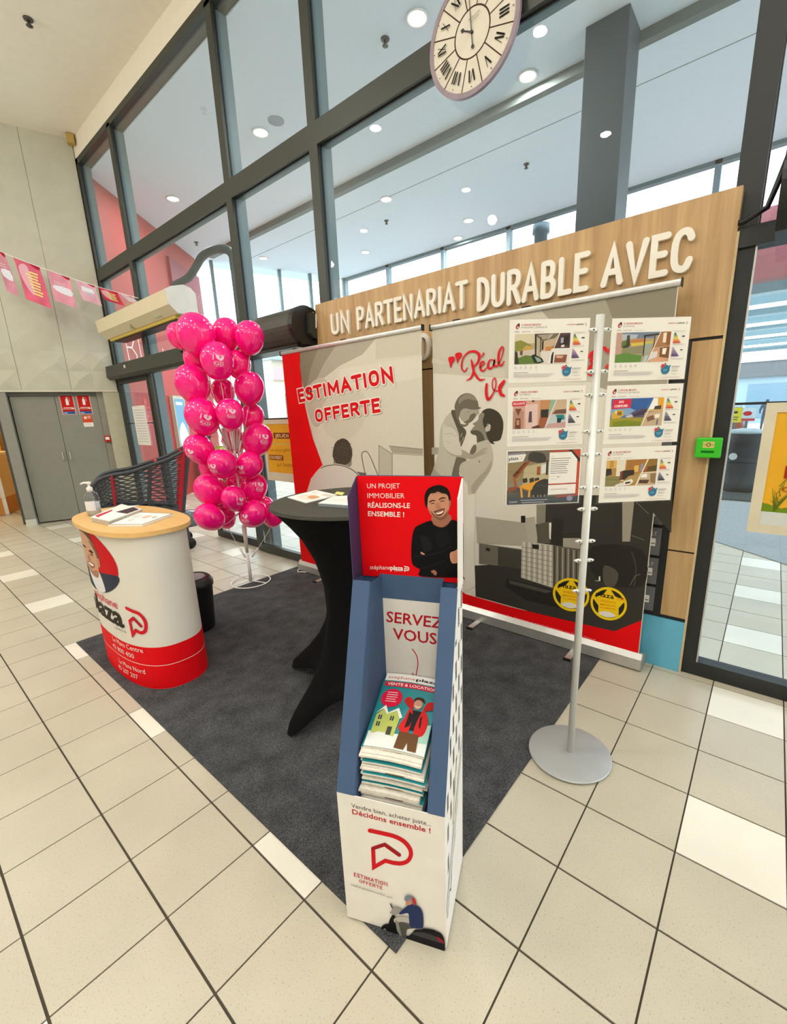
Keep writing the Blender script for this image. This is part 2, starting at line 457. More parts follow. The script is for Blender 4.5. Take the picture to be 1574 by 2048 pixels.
# ---- floor: dark grout bed, tiles on it (the 300 largest in view singly, the rest as one field)
floor = struct(B((-9.0, -9.0, -.12), (9.2, 14.0, -.004)).build('floor', GROUT))
def tile_mesh(mt, name):
    g = .0036; h = .0028
    me = MB().box((g, h, -.0045), (T-g, T-h, 0)).build(name, mt)
    d = me.data; bpy.data.objects.remove(me); return d
TM = tile_mesh(TILE, 'tile'); TMW = tile_mesh(TILEW, 'tile')
CARP = (.672, -.628, 2.69, 2.381)
def white(u, v): return u % 3 == 2 and v % 4 == 3
cand = []; rest = []
def inside(u, v):
    x, y = (u+.5)*T, (v+.5)*T
    if x < -8.9 or y < -8.9: return False
    return True
for u in range(-29, 30):
    for v in range(-29, 46):
        if not inside(u, v): continue
        x0, y0 = u*T, v*T
        if x0 >= 2.95 and v > 22+u*.9: continue
        if u > 17 and v < -1 and False: continue
        if x0 >= CARP[0] and x0+T <= CARP[2] and y0 >= CARP[1] and y0+T <= CARP[3]: continue   # wholly under the carpet
        q = [proj((x0+a*T, y0+b*T, 0)) for a, b in ((0, 0), (1, 0), (1, 1), (0, 1))]
        A = 0
        if all(k[2] > .2 for k in q):
            q2 = [(min(max(k[0], 0), IW), min(max(k[1], 0), IH)) for k in q]
            A = abs(sum(q2[i][0]*q2[(i+1) % 4][1]-q2[(i+1) % 4][0]*q2[i][1] for i in range(4)))/2
            if x0 > 2.7 and q[0][0] < 1380: A *= .02       # seen through the glazing only behind other things
        cand.append((A, u, v))
cand.sort(reverse=True)
for A, u, v in cand[:300]:
    o = bpy.data.objects.new('tile', TMW if white(u, v) else TM); COL.objects.link(o); o.location = (u*T, v*T, 0); o.parent = floor
mb = MB()
for A, u, v in cand[300:]:
    mb.k = 1 if white(u, v) else 0
    g = .0036; h = .0028; x, y = u*T, v*T
    mb.add([(x+g, y+h, 0), (x+T-g, y+h, 0), (x+T-g, y+T-h, 0), (x+g, y+T-h, 0)], [(0, 1, 2, 3)])
tf = mb.build('tile_field', [TILE, TILEW], floor); tf['kind'] = 'stuff'

# ---- entrance mat and threshold of the porch, ground outside
def zslab(poly, z0, z1): return MB().prism([(x, y, z0) for x, y in poly], (0, 0, z1-z0))
MATG = mat('grey_entrance_mat', '#8f989b', .9, vary=.1, scale=40, bump=.3, bscale=200)
tag(zslab([(5.93, -.86), (4.6, -2.37), (8.55, -2.6), (8.55, 3.6), (5.93, 3.6)], 0.001, .008).build('entrance_mat', MATG), 'wide grey entrance mat on the porch tiles behind the right door', 'mat')
struct(B((8.62, -6, 0.001), (9.30, 9, .03)).build('trim_1', mat('dark_threshold', '#3a4346', .5)))
struct(B((9.2, -60, -.14), (80, 60, -.012)).build('floor_outside', mat('pale_asphalt', '#b9bcbc', .9, vary=.06, scale=2)))
OUTL = MB()
for i in range(9):
    OUTL.box((12+i*2.2, -6, -.012), (12.16+i*2.2, 3, -.008))
struct(OUTL.build('trim_2', mat('white_road_marking', '#ecefee', .8)))

# ---- ceiling and bulkhead
struct(B((-9, -9, CEIL), (2.8, 11, CEIL+.12)).build('ceiling', CREAM))
struct(B((2.80, -9, 5.235), (2.99, 7.06, CEIL+.12)).build('wall_bulkhead', CREAM))
# hall walls out of the frame
WALLC = mat('hall_wall_paint', '#d9d2c0', .85, vary=.02)
struct(B((-9.1, -9, -.1), (-9, 14, CEIL)).build('wall_back', WALLC))
struct(B((-9, -9.1, -.1), (2.8, -9, CEIL)).build('wall_right', WALLC))

# ---- slanted wall at the far end: relief panels above, closet below
AZ = math.radians(-20)
WD = np.array([math.cos(AZ), math.sin(AZ), 0]); WN = np.array([math.sin(AZ), -math.cos(AZ), 0]); W0 = np.array([2.8, 7.06, 0])
def wl(s, z, o=0.): return W0+WD*s+WN*o+np.array([0, 0, z])
wall_left = sempty('wall_left', tuple(wl(-3, 2.03)))
rng = random.Random(3)
NS, NZ = 24, 12
S0, S1 = -7.2, 0.
hs = [[0]*(NZ+1) for _ in range(NS+1)]
for i in range(NS+1):
    for j in range(NZ+1):
        low = max(0, 1-j/7)
        hs[i][j] = rng.uniform(-.006, .010)+low*rng.uniform(-.01, .05) if 0 < j < NZ and 0 < i < NS else 0
dz = (CEIL-2.03)/NZ; ds = (S1-S0)/NS
def relief(i0, i1, name):
    mb = MB(); g = .002
    for i in range(i0, i1):
        for j in range(NZ):
            jit = lambda a, b: (S0+a*ds+(g if a == i0 else -g if a == i1 else 0), 2.03+b*dz, .03+hs[a][b])
            a, b, c, d = jit(i, j), jit(i+1, j), jit(i+1, j+1), jit(i, j+1)
            ctr = ((a[0]+c[0])/2+rng.uniform(-.05, .05), (a[1]+c[1])/2+rng.uniform(-.05, .05), .03+rng.uniform(0, .012)+max(0, 1-j/6)*rng.uniform(0, .05))
            vs = [wl(*q) for q in (a, b, c, d, ctr)]
            mb.add(vs, [(0, 1, 4), (1, 2, 4), (2, 3, 4), (3, 0, 4)])
    # body behind the relief
    mb.obox(wl(S0+i0*ds, 2.03, -.16), WD*(i1-i0)*ds, WN*.18, (0, 0, CEIL-2.03))
    return mb.build(name, GREYW, wall_left)
for k in range(0, NS, 2): relief(k, k+2, 'relief_panel')
def wbox(s0, s1, z0, z1, o0, o1): return MB().obox(wl(s0, z0, o0), WD*(s1-s0), WN*(o1-o0), (0, 0, z1-z0))
wbox(S0, -1.53, 2.0, 2.03, -.16, .03).build('soffit_edge', GREYW, wall_left)
wbox(S0, 0, 2.015, 2.035, -.16, .035).build('lower_edge', mat('pale_edge', '#cfcab8', .7), wall_left)
wbox(-1.53, -1.40, .10, 2.02, -.16, .02).build('pilaster', mat('grey_pilaster', '#8c8c82', .7), wall_left)
wbox(-1.53, -1.40, 0, .10, -.16, .03).build('pilaster_plinth', mat('pale_plinth', '#c9cac0', .6), wall_left)
wbox(-.21, .06, 0, 2.02, -.16, .02).build('jamb', mat('beige_jamb', '#b0ab94', .7), wall_left)
wbox(-.30, -.21, 0, 2.02, -.16, -.05).build('jamb_reveal', mat('grey_reveal', '#8b897c', .7), wall_left)
wbox(-1.40, -.30, 1.96, 2.02, -.16, -.05).build('door_head', mat('dark_head', '#5f5f58', .7), wall_left)
wbox(-1.60, .1, 0, 2.03, -.24, -.17).build('closet_back', mat('closet_back', '#4f4f4a', .8), wall_left)
YP = wl(.04, 5.36, .10)
MB().obox(YP, WD*-.09, WN*.10, (0, 0, .11)).build('beam_end', mat('yellow_beam_end', '#b99a4e', .6), wall_left)
# the closet doors
d1 = sempty('door_1', tuple(wl(-.85, 0, -.08)))
for (a, b) in ((-1.385, -.852), (-.846, -.305)):
    leaf = wbox(a, b, .02, 1.955, -.12, -.075).build('door_leaf', DOORG, d1)
    hx = b-.045 if a < -1 else a+.045
    hm = MB(); hm.smooth = True
    hm.tube([wl(hx, .97, -.075), wl(hx, .97, -.035), wl(hx, .99, -.03), wl(hx, 1.08, -.03), wl(hx, 1.10, -.035), wl(hx, 1.10, -.075)], .007, 8)
    hm.build('handle', ALU, leaf)
# three stickers on the closet door and the alarm box beside it
def wfn(o): return lambda s, z: wl(s, z, o)
for k, (a, b, lab) in enumerate(((-.79, -.61, 'red extinguisher sign, left of the two on the grey closet door'), (-.575, -.395, 'red extinguisher sign, right of the two on the grey closet door'))):
    t = thing('extinguisher_sign', tuple(wl((a+b)/2, 1.83, -.074)), lab, 'sign', 'extinguisher signs on the closet door')
    wbox(a, b, 1.675, 1.975, -.0745, -.072).build('plate', mat('sign_pink_edge', '#d9a79c', .5), t)
    P = Print(wfn(-.072), WN)
    m_ = .012; P.rect(a+m_, 1.765, b-m_, 1.965, '#c01f1c'); P.rect(a+m_, 1.705, b-m_, 1.755, '#b3201d'); P.rect(a+m_, 1.683, b-m_, 1.722, '#2b5a97')
    c = (a+b)/2
    P.poly([(c-.018, 1.82), (c+.018, 1.82), (c+.018, 1.90), (c+.008, 1.915), (c-.008, 1.915), (c-.018, 1.90)], '#efe6de'); P.rect(c-.006, 1.915, c+.006, 1.94, '#efe6de')
    P.stroke([(c+.006, 1.935), (c+.03, 1.925), (c+.034, 1.87)], .006, '#d8b7ad', 4)
    P.rect(a+.03, 1.775, b-.03, 1.785, '#e9d3cb'); P.poly([(b-.06, 1.757), (b-.02, 1.757), (b-.02, 1.78), (b-.045, 1.775)], '#e9d3cb'); P.rect(a+.02, 1.695, a+.07, 1.705, '#d7e2ee')
    P.build(t)
t = thing('instruction_label', tuple(wl(-.48, 1.57, -.074)), 'small orange and cream instruction label under the extinguisher signs', 'sign')
wbox(-.545, -.418, 1.48, 1.66, -.0745, -.0725).build('plate', PAPER, t)
P = Print(wfn(-.0725), WN); P.rect(-.545, 1.545, -.418, 1.66, '#d2502e'); P.rect(-.525, 1.60, -.49, 1.64, '#f1dccb'); P.lines(-.48, -.435, [1.61, 1.625, 1.64], .006, '#f3d9c6'); P.lines(-.53, -.43, [1.50, 1.515, 1.53], .005, '#caa184', .3); P.build(t)
t = thing('alarm_call_point', tuple(wl(-.262, 1.27, -.05)), 'small red alarm box on the reveal beside the closet door', 'alarm')
bev(wbox(-.305, -.218, 1.225, 1.325, -.05, .0).build('housing', mat('alarm_red', '#b51f1f', .4), t), .006)
P = Print(wfn(.0), WN); P.rect(-.288, 1.262, -.235, 1.305, '#f0e6df'); P.rect(-.28, 1.235, -.243, 1.25, '#7d1414'); P.build(t, 'label_plate')

# ---- glazed wall to the porch
GX = 2.84
win = sempty('window_1', (2.8, 3, 0))
MUL = [(7.06, 6.98, 5.24), (5.80, 5.70, 5.2), (3.25, 3.15, 5.2), (1.95, 1.85, 5.2), (-1.00, -1.10, 5.2), (-4.0, -4.1, 5.2)]
def part(mb, name, mt, parent): return mb.build(name, mt, parent)
for (a, b, zt) in MUL:
    part(B((2.80, b, 2.2 if b < -3 else 0), (2.833, a, zt)), 'mullion', FRAME if a > -.5 else FRAMED, win)
    part(B((2.847, b+.004, 0), (2.96, a-.004, zt-.06)), 'mullion_back', STEELG, win)
    part(B((2.833, b-.006, 0), (2.847, a+.006, zt)), 'gasket', FRAMED, win)
part(B((2.80, -9, 5.165), (2.97, 7.06, 5.235)), 'head_rail', FRAME, win)
BAYS = [(6.98, 5.80), (5.70, 3.25), (3.15, 1.95), (1.85, -1.0), (-1.1, -4.0)]
for a, b in BAYS:
    part(B((2.80, b, 3.63), (2.833, a, 3.79)), 'transom', FRAME, win)
    part(B((2.847, b, 3.64), (2.93, a, 3.78)), 'transom_back', STEELG, win)
    part(B((2.834, b, 3.62), (2.845, a, 3.632)), 'drip_edge', FRAMED, win)
    part(B((GX-.004, b, 3.78), (GX+.004, a, 5.17)), 'pane', GLASS, win)
    part(B((GX-.004, b, 2.30), (GX+.004, a, 3.64)), 'pane', GLASS, win)
part(B((GX-.004, -1.0, .0), (GX+.004, 1.85, 2.3)), 'pane', GLASS, win)
part(B((2.834, -1.0, 2.28), (2.90, 1.85, 2.34)), 'transom', FRAME, win)
# left-hand doorway: fixed light, open doorway, sliding leaf
d2 = sempty('door_2', (2.78, 4.5, 0))
def leaf(par, y0, y1, x0=2.70, zt=2.20, fr=FRAMED, bot=.10, crossbar=True):
    l = MB().box((x0, y0, .012), (x0+.05, y1, bot)).box((x0, y0, zt-.08), (x0+.05, y1, zt)).box((x0, y0, bot), (x0+.05, y0+.06, zt-.08)).box((x0, y1-.06, bot), (x0+.05, y1, zt-.08)).build('leaf_frame', fr, par)
    B((x0+.021, y0+.06, bot), (x0+.029, y1-.06, zt-.08)).build('pane', GLASS, l)
    if crossbar: B((x0+.016, y0+.06, 1.50), (x0+.034, y1-.06, 1.515)).build('safety_bar', FRAMED, l)
    return l
leaf(d2, 5.82, 6.97, 2.80)
leaf(d2, 2.02, 3.24, 2.70, fr=FRAME)
leaf(d2, 3.30, 4.30, 2.76)
hb = MB().prism([(2.66, 7.0, 2.22), (2.70, 7.0, 2.185), (2.80, 7.0, 2.185), (2.80, 7.0, 2.40), (2.67, 7.0, 2.385)], (0, -5.06, 0)).build('operator_beam', FRAME, d2)
sm = MB(); sm.smooth = True; sm.lathe([(.0, -.02), (.028, -.02), (.03, .0), (.022, .018), (0, .02)], (2.665, 4.35, 2.34), 14); sm.build('motion_sensor', BLACKP, hb)
B((2.655, 6.18, 2.30), (2.668, 6.22, 2.34)).build('badge', WHITE, hb)
# right-hand sliding door
d3 = sempty('door_3', (2.78, -2, 0))
MB().box((2.755, -1.105, 0), (2.835, -1.03, 2.20)).build('stile', FRAMED, d3)
MB().box((2.755, -4.0, 0.0), (2.835, -1.105, .085)).build('bottom_rail', FRAMED, d3)
MB().box((2.74, -4.0, 2.20), (2.835, -1.03, 2.285)).build('head_beam', FRAMED, d3)
B((2.795, -4.0, .085), (2.803, -1.105, 2.20)).build('pane', GLASS, d3)
B((2.788, -4.0, 1.50), (2.792, -1.105, 1.512)).build('safety_line', FRAMED, d3)
mt_ = MB(); mt_.box((2.752, -1.112, .085), (2.79, -1.106, 2.2)); mt_.build('glazing_bead', ALU, d3)

# ---- porch: ceiling, red wall, outer glazing, posts
PC = mat('white_porch_ceiling', '#e0e8f0', .85, vary=.015)
PORCH = [(2.97, -6.), (9.3, -6.), (9.3, 8.35), (8.8, 9.1), (5.75, 10.1), (2.97, 7.55)]
struct(zslab(PORCH, PORCH_Z, PORCH_Z+.1).build('ceiling_porch', PC))
struct(B((5.77, -6, PORCH_Z-.10), (5.87, 9.0, PORCH_Z+.02)).build('trim_3', mat('grey_ceiling_beam', '#6f7672', .6)))
struct(B((6.6, -6, PORCH_Z-.003), (6.612, 9.0, PORCH_Z+.02)).build('trim_4', mat('ceiling_joint', '#8b9498', .7)))
RA = math.radians(41); RD = np.array([math.cos(RA), math.sin(RA), 0]); RN = np.array([math.sin(RA), -math.cos(RA), 0]); R0 = np.array([2.9, 7.12, 0])
def rl(s, z, o=0.): return R0+RD*s+RN*o+np.array([0, 0, z])
def rbox(s0, s1, z0, z1, o0, o1): return MB().obox(rl(s0, z0, o0), RD*(s1-s0), RN*(o1-o0), (0, 0, z1-z0))
wr = struct(rbox(-.05, 3.75, 0, PORCH_Z, -.2, 0).build('wall_porch', REDW))
rbox(2.3, 3.72, 3.2, 4.75, .0, .06).build('dark_red_panel', mat('dark_red_panel', '#8d1230', .5), wr)
# white outline letters on the red wall
P = Print(lambda s, z: rl(s, z, 0), RN, lift=.004)
for k, st in enumerate(([(.34, 2.5), (.31, 3.0), (.50, 2.98), (.56, 2.88), (.48, 2.77), (.33, 2.76)], [(.48, 2.77), (.60, 2.66), (.56, 2.54), (.34, 2.50)], [(.74, 2.5), (.72, 3.0)], [(.90, 2.5), (.88, 3.0), (1.12, 2.99)], [(.89, 2.75), (1.06, 2.75)], [(1.56, 2.9), (1.58, 2.55), (1.75, 2.55)])):
    P.stroke(st, .028, '#f3e6e2')
P.poly([(1.70, 2.56), (1.86, 2.95), (2.02, 2.60)], '#e4ece2'); P.poly([(1.76, 2.6), (1.86, 2.82), (1.94, 2.62)], '#3f8f4c')
P.build(wr, 'wall_lettering')
# outer glazing: posts, rails and panes
wo = sempty('window_2', (9.25, 2, 0))
def post(x, y, w=.09, nm='post'): return B((x, y-w/2, 0), (x+.12, y+w/2, PORCH_Z)).build(nm, mat('pale_blue_grey_steel', '#7d9099', .5, .1), wo)
ys = [8.3, 6.72, 5.05, 3.42, 1.58, -.1, -1.85, -3.6, -6]
for y in ys: post(9.2, y)
for a, b in zip(ys[:-1], ys[1:]):
    B((9.24, b+.045, .10), (9.25, a-.045, PORCH_Z-.06)).build('pane', GLASS_OUT, wo)
B((9.2, -6, PORCH_Z-.06), (9.32, 8.35, PORCH_Z+.0)).build('head_rail', STEELG, wo)
q0 = np.array([9.25, 8.35, 0]); q1 = np.array([5.95, 9.55, 0]); dq = (q1-q0); Lq = np.linalg.norm(dq); dq = dq/Lq; nq = np.array([-dq[1], dq[0], 0])
for s in (.0, .95, 1.75, 2.55, 3.35):
    MB().obox(q0+dq*s, dq*.07, nq*.1, (0, 0, PORCH_Z)).build('post', STEELG, wo)
for s in (.07, 1.02, 1.82, 2.62):
    MB().obox(q0+dq*s+nq*.04, dq*.73, nq*.008, (0, 0, PORCH_Z)).build('pane', GLASS_OUT, wo)
MB().obox(q0, dq*Lq, nq*.1, (0, 0, .12)).build('bottom_rail', STEELG, wo)
cb = MB().box((5.36, .262, 0), (5.76, .668, PORCH_Z))
col = tag(cb.build('square_column', mat('dark_teal_column', '#454f54', .55, .05, vary=.03)), 'dark grey square column standing in the porch behind the clock', 'column'); bev(col, .008)
rp = MB(); rp.smooth = True; rp.lathe([(.13, 0), (.13, 4.98), (.17, 4.99), (.17, PORCH_Z)], (9.62, 2.9, 0), 20)
tag(rp.build('round_post', mat('slate_post', '#50606a', .5)), 'round slate-grey post outside the porch windows', 'column')

# ================================================================== THE STAND'S FURNITURE
def rounded(o, w=.004, seg=2): return bev(o, w, seg)
# ---- carpet
tag(B((CARP[0], CARP[1], .0005), (CARP[2], CARP[3], .006)).build('carpet', CARPET), 'large charcoal carpet rectangle laid on the tiles under the stand', 'carpet')

# ---- oak sign wall with raised letters
WX = 2.735          # front face of the wall
sw = thing('sign_wall', (2.76, .46, 0), 'oak-veneer partition with raised white lettering in front of the glazing', 'partition')
B((WX, -1.03, 1.83), (2.80, 1.945, 2.455)).build('header_board', OAK, sw)
B((WX, -1.03, .335), (2.80, -.905, .72)).build('side_board', OAK, sw)
B((WX, -1.03, .73), (2.80, -.905, 1.815)).build('side_board', OAK, sw)
B((WX, .77, .335), (2.80, .82, .92)).build('side_board', OAK, sw); B((WX, .55, .93), (2.80, .82, 1.82)).build('side_board', OAK, sw)
B((WX, .82, .0), (2.80, 1.945, 1.82)).build('side_board', OAK, sw)
B((WX+.012, -1.028, .0), (2.80, 1.94, 1.829)).build('black_carcass', mat('black_carcass', '#1d1d1f', .5), sw)
B((WX+.006, -.905, .33), (2.79, -.865, 1.815)).build('black_edge', mat('black_edge', '#19191b', .5), sw)
BLUE = mat('sky_blue_laminate', '#62b3d2', .5, vary=.02)
B((WX, -1.03, .0), (2.80, 1.0, .31)).build('blue_plinth', BLUE, sw)
B((WX-.002, -1.040, .0), (2.80, -1.03, 2.27)).build('edge_strip', mat('pale_edge_strip', '#c9b48a', .5), sw)
# grey drawers with small label holders
for i, (z0, z1) in enumerate(((1.20, 1.36), (1.03, 1.185), (.865, 1.005), (.685, .845), (.51, .665), (.345, .49))):
    b_ = B((WX-.010, -.866, z0), (2.79, -.55, z1)).build('drawer_front', mat('grey_drawer', '#67686b', .5), sw)
    P = Print(lambda y, z: np.array([WX-.010, y, z]), (-1, 0, 0))
    zm = z0+.33*(z1-z0); P.rect(-.842, zm, -.812, zm+.045, '#e4e2dc'); P.rect(-.839, zm+.012, -.815, zm+.018, '#6b6b6b'); P.build(b_, 'label_holder')
    if i == 3 or i == 4:
        P = Print(lambda y, z: np.array([WX-.010, y, z]), (-1, 0, 0)); P.text('SILT', (-.800, z1-.045), (-.845, z1-.045), (-.800, z1-.025), '#d8d6d0', 'r'); P.build(b_, 'lettering')
# stroke letters, unit box w x 1 (y up)
SL = {
 'U': (.62, [[(.08, 1), (.08, .3), (.14, .1), (.31, .03), (.48, .1), (.54, .3), (.54, 1)]]),
 'N': (.66, [[(.08, 0), (.08, 1), (.58, 0), (.58, 1)]]),
 'P': (.58, [[(.08, 0), (.08, 1)], [(.08, 1), (.36, 1), (.5, .9), (.52, .72), (.46, .54), (.32, .47), (.08, .47)]]),
 'A': (.66, [[(.04, 0), (.33, 1), (.62, 0)], [(.16, .33), (.5, .33)]]),
 'R': (.6, [[(.08, 0), (.08, 1)], [(.08, 1), (.36, 1), (.5, .9), (.52, .74), (.46, .58), (.32, .5), (.08, .5)], [(.3, .5), (.56, 0)]]),
 'T': (.56, [[(.0, 1), (.56, 1)], [(.28, 1), (.28, 0)]]),
 'E': (.5, [[(.48, 1), (.08, 1), (.08, 0), (.48, 0)], [(.08, .52), (.42, .52)]]),
 'I': (.18, [[(.09, 0), (.09, 1)]]),
 'D': (.6, [[(.08, 0), (.08, 1)], [(.08, 1), (.3, .98), (.48, .82), (.54, .5), (.48, .18), (.3, .02), (.08, 0)]]),
 'B': (.6, [[(.08, 0), (.08, 1)], [(.08, 1), (.34, 1), (.46, .92), (.48, .76), (.44, .60), (.32, .52), (.08, .52)], [(.32, .52), (.48, .44), (.54, .27), (.49, .08), (.36, 0), (.08, 0)]]),
 'S': (.54, [[(.48, .84), (.40, .97), (.26, 1), (.12, .94), (.07, .78), (.13, .63), (.28, .54), (.43, .44), (.49, .26), (.42, .08), (.26, 0), (.12, .05), (.05, .19)]]),
 'M': (.80, [[(.08, 0), (.08, 1)], [(.08, 1), (.40, .25), (.72, 1)], [(.72, 1), (.72, 0)]]),
 'O': (.64, [[(.32, 1), (.20, .96), (.12, .84), (.08, .64), (.08, .36), (.12, .16), (.20, .04), (.32, 0)], [(.32, 0), (.44, .04), (.52, .16), (.56, .36), (.56, .64), (.52, .84), (.44, .96), (.32, 1)]]),
 'F': (.5, [[(.48, 1), (.08, 1), (.08, 0)], [(.08, .52), (.42, .52)]]),
 'L': (.48, [[(.08, 1), (.08, 0), (.46, 0)]]),
 'V': (.64, [[(.04, 1), (.32, 0), (.6, 1)]]),
 'C': (.6, [[(.54, .80), (.46, .95), (.32, 1), (.16, .92), (.08, .7), (.08, .3), (.16, .08), (.32, 0), (.46, .05), (.54, .22)]]),
}
LET = mat('cream_letter', '#ece7da', .5, vary=.01)
def seg_letter(ch, y0, y1, z0, z1, x0, x1, hw):
    w, st = SL[ch]; mb = MB()
    f = lambda p: np.array([y0+(y1-y0)*p[0]/w, z0+(z1-z0)*p[1]])
    for i, line in enumerate(st):
        if len(line) >= 6: line = spline(line, 4, False)
        vs, fs = ribbon([f(p) for p in line], [hw]*len(line), True); n = len(vs); xf = x0-.0006*i
        sd = {}
        for fc in fs:
            for k in range(len(fc)): e = (fc[k], fc[(k+1) % len(fc)]); sd[e] = sd.get(e, 0)+1
        rim = [e for e in sd if (e[1], e[0]) not in sd]
        mb.add([(xf, *v) for v in vs]+[(x1, *v) for v in vs], list(fs)+[(e[1], e[0], e[0]+n, e[1]+n) for e in rim])
    return mb.build('letter', LET, sw)
def sign_word(wd, ya, yb, z0, z1, hw=.0135):
    gap = .16; tot = sum(SL[c][0] for c in wd)+gap*(len(wd)-1); k = (yb-ya)/tot; y = ya
    for c in wd:
        w = SL[c][0]; seg_letter(c, y, y+w*k, z0+hw, z1-hw, WX-.022, WX, hw); y += (w+gap)*k
sign_word('UN', 1.735, 1.512, 2.176, 2.346, .0125)
sign_word('PARTENARIAT', 1.424, .402, 2.176, 2.348, .0125)
sign_word('DURABLE', .318, -.372, 2.140, 2.340, .0145)
sign_word('AVEC', -.456, -.862, 2.138, 2.335, .0155)
sign_word('D', .80, .71, 1.885, 2.072, .0145)

# ---- roll-up banners
def rollup(x, ya, yb, ztop, label):
    """ya = left edge (larger Y), yb = right edge as seen from the hall"""
    t = thing('rollup_banner', (x+.03, (ya+yb)/2, 0), label, 'banner', 'roll-up banners in front of the oak wall')
    sh = B((x, yb, .10), (x+.003, ya, ztop-.012)).build('banner_sheet', mat('banner_sheet', '#dad5c6', .55, vary=.01), t)
    tb = MB(); tb.smooth = True; tb.box((x-.010, yb-.012, ztop-.02), (x+.016, ya+.012, ztop+.012))
    o = tb.build('top_rail', ALU, t); rounded(o, .005)
    for y in (yb-.016, ya+.012): B((x-.013, y, ztop-.024), (x+.019, y+.005, ztop+.016)).build('rail_end', BLACKP, t)
    for y in (ya-.22, yb+.75): B((x-.008, y, ztop+.010), (x+.014, y+.05, ztop+.019)).build('clip', BLACKP, t)
    c = MB(); c.smooth = False
    c.prism([(x-.035, yb-.02, .012), (x-.030, yb-.02, .075), (x-.006, yb-.02, .105), (x+.012, yb-.02, .105), (x+.075, yb-.02, .07), (x+.08, yb-.02, .012)], (0, ya-yb+.04, 0))
    cas = c.build('base_cassette', ALU, t)
    for y in (yb-.024, ya+.02): MB().prism([(x-.037, y, .0085), (x-.032, y, .078), (x-.006, y, .109), (x+.014, y, .109), (x+.077, y, .073), (x+.082, y, .009)], (0, .004, 0)).build('end_cap', mat('grey_end_cap', '#8d8d88', .5), t)
    for y in (ya-.40, yb+.36):
        f = MB().box((x-.16, y-.02, .0085), (x+.10, y+.02, .018)).build('foot', ALU, t); rounded(f, .003)
        B((x-.17, y-.022, .007), (x-.158, y+.022, .02)).build('foot_tip', BLACKP, f)
    pole = MB(); pole.smooth = True; pole.tube([(x+.045, (ya+yb)/2, .08), (x+.045, (ya+yb)/2, ztop-.01)], .011, 8); pole.build('support_pole', ALU, t)
    return t
B1X, B2X = 2.575, 2.632
b1 = rollup(B1X, 2.262, .676, 2.082, 'roll-up banner with red side band offering an ESTIMATION in red letters')
b2 = rollup(B2X, .621, -.835, 2.082, 'roll-up banner with black-and-white mother and child photograph')

P = Print(lambda x, y: onX(x, y, B1X), (-1, 0, 0))
A = crop(540, 600, 3.027)
L = lambda pts: [A(*p) for p in pts]
def b1pt(y, z):
    q = proj((B1X, y, z)); return (q[0], q[1])
yl, yr, zt, zb = 2.258, .680, 2.066, .105
P.poly([b1pt(yl, zt), b1pt(yr, zt), b1pt(yr, zb), b1pt(yl, zb)], '#d6d1c1')
P.poly(L([(175, 315), (640, 235), (560, 330), (420, 400), (330, 470), (200, 520)]), '#b0aa9a')
P.poly(L([(175, 315), (400, 275), (330, 380), (270, 500), (215, 600), (190, 480)]), '#97907f')
P.poly(L([(175, 315), (290, 296), (245, 420), (215, 560), (190, 470)]), '#857e6e')
P.poly(L([(215, 560), (300, 470), (360, 520), (330, 640), (300, 760), (250, 740)]), '#c1baa8', 5)
P.poly(L([(640, 235), (910, 185), (910, 330), (640, 360)]), '#cdc7b5')
P.poly(L([(420, 420), (920, 340), (920, 470), (420, 560)]), '#dcd7c8')
P.poly(L([(330, 620), (560, 560), (560, 760), (440, 850), (330, 790)]), '#cfc9b9', 5)
# far window and rail drawn at the right
P.poly(L([(720, 880), (925, 900), (925, 935), (740, 925)]), '#aaa392'); P.poly(L([(660, 880), (740, 930), (740, 1080), (660, 1075)]), '#beb8a8')
P.stroke(L([(660, 1075), (660, 880), (740, 932), (740, 1080)]), 1.2, '#7d776a'); P.stroke(L([(740, 930), (925, 940)]), 1., '#857f71')
P.stroke(L([(720, 885), (925, 905)]), 1., '#8d8779')
P.stroke(L([(580, 1070), (556, 945), (570, 918), (600, 935), (660, 1075)]), 2.2, '#8a8476', 4); P.stroke(L([(590, 1070), (567, 950), (575, 935), (598, 948), (640, 1070)]), 1.0, '#e5e1d6', 4)
P.poly(L([(500, 1035), (585, 1048), (580, 1075), (500, 1070)]), '#6d675b')
# head from behind
P.poly(L([(385, 990), (400, 1010), (480, 1010), (495, 985), (480, 930), (400, 930)]), '#8f887a', 4)
P.poly(L([(380, 945), (385, 900), (400, 860), (440, 838), (475, 855), (495, 900), (498, 945), (480, 985), (440, 1000), (400, 985)]), '#4d453b', 5)
for k in range(26):
    a = k*2*math.pi/26; cx_, cy_ = 440, 915
    P.stroke(L([(cx_+48*math.cos(a), cy_+62*math.sin(a)), (cx_+(60+6*(k % 3))*math.cos(a+.1), cy_+(72+7*(k % 2))*math.sin(a+.1))]), [1.6, .3], '#4a4238' if k % 2 else '#5d5549', 0, False, 1 if k == 0 else 0, False)
for k in range(18):
    a = k*2.4; r = 30*math.sqrt((k+.5)/18); P.stroke(L([(440+r*math.cos(a), 915+1.2*r*math.sin(a)), (446+r*math.cos(a)*1.5, 900+1.6*r*math.sin(a))]), [1., .3], '#6d6456', 0, False, 1 if k == 0 else 0, False)
# round window at the bottom
P.disc(*A(395, 1175), 64, 61, '#c5bfb2', 40); P.disc(*A(395, 1176), 62.5, 59.5, '#3b3733', 40); P.disc(*A(395, 1177), 61.5, 58.5, '#d8d0c6', 40)
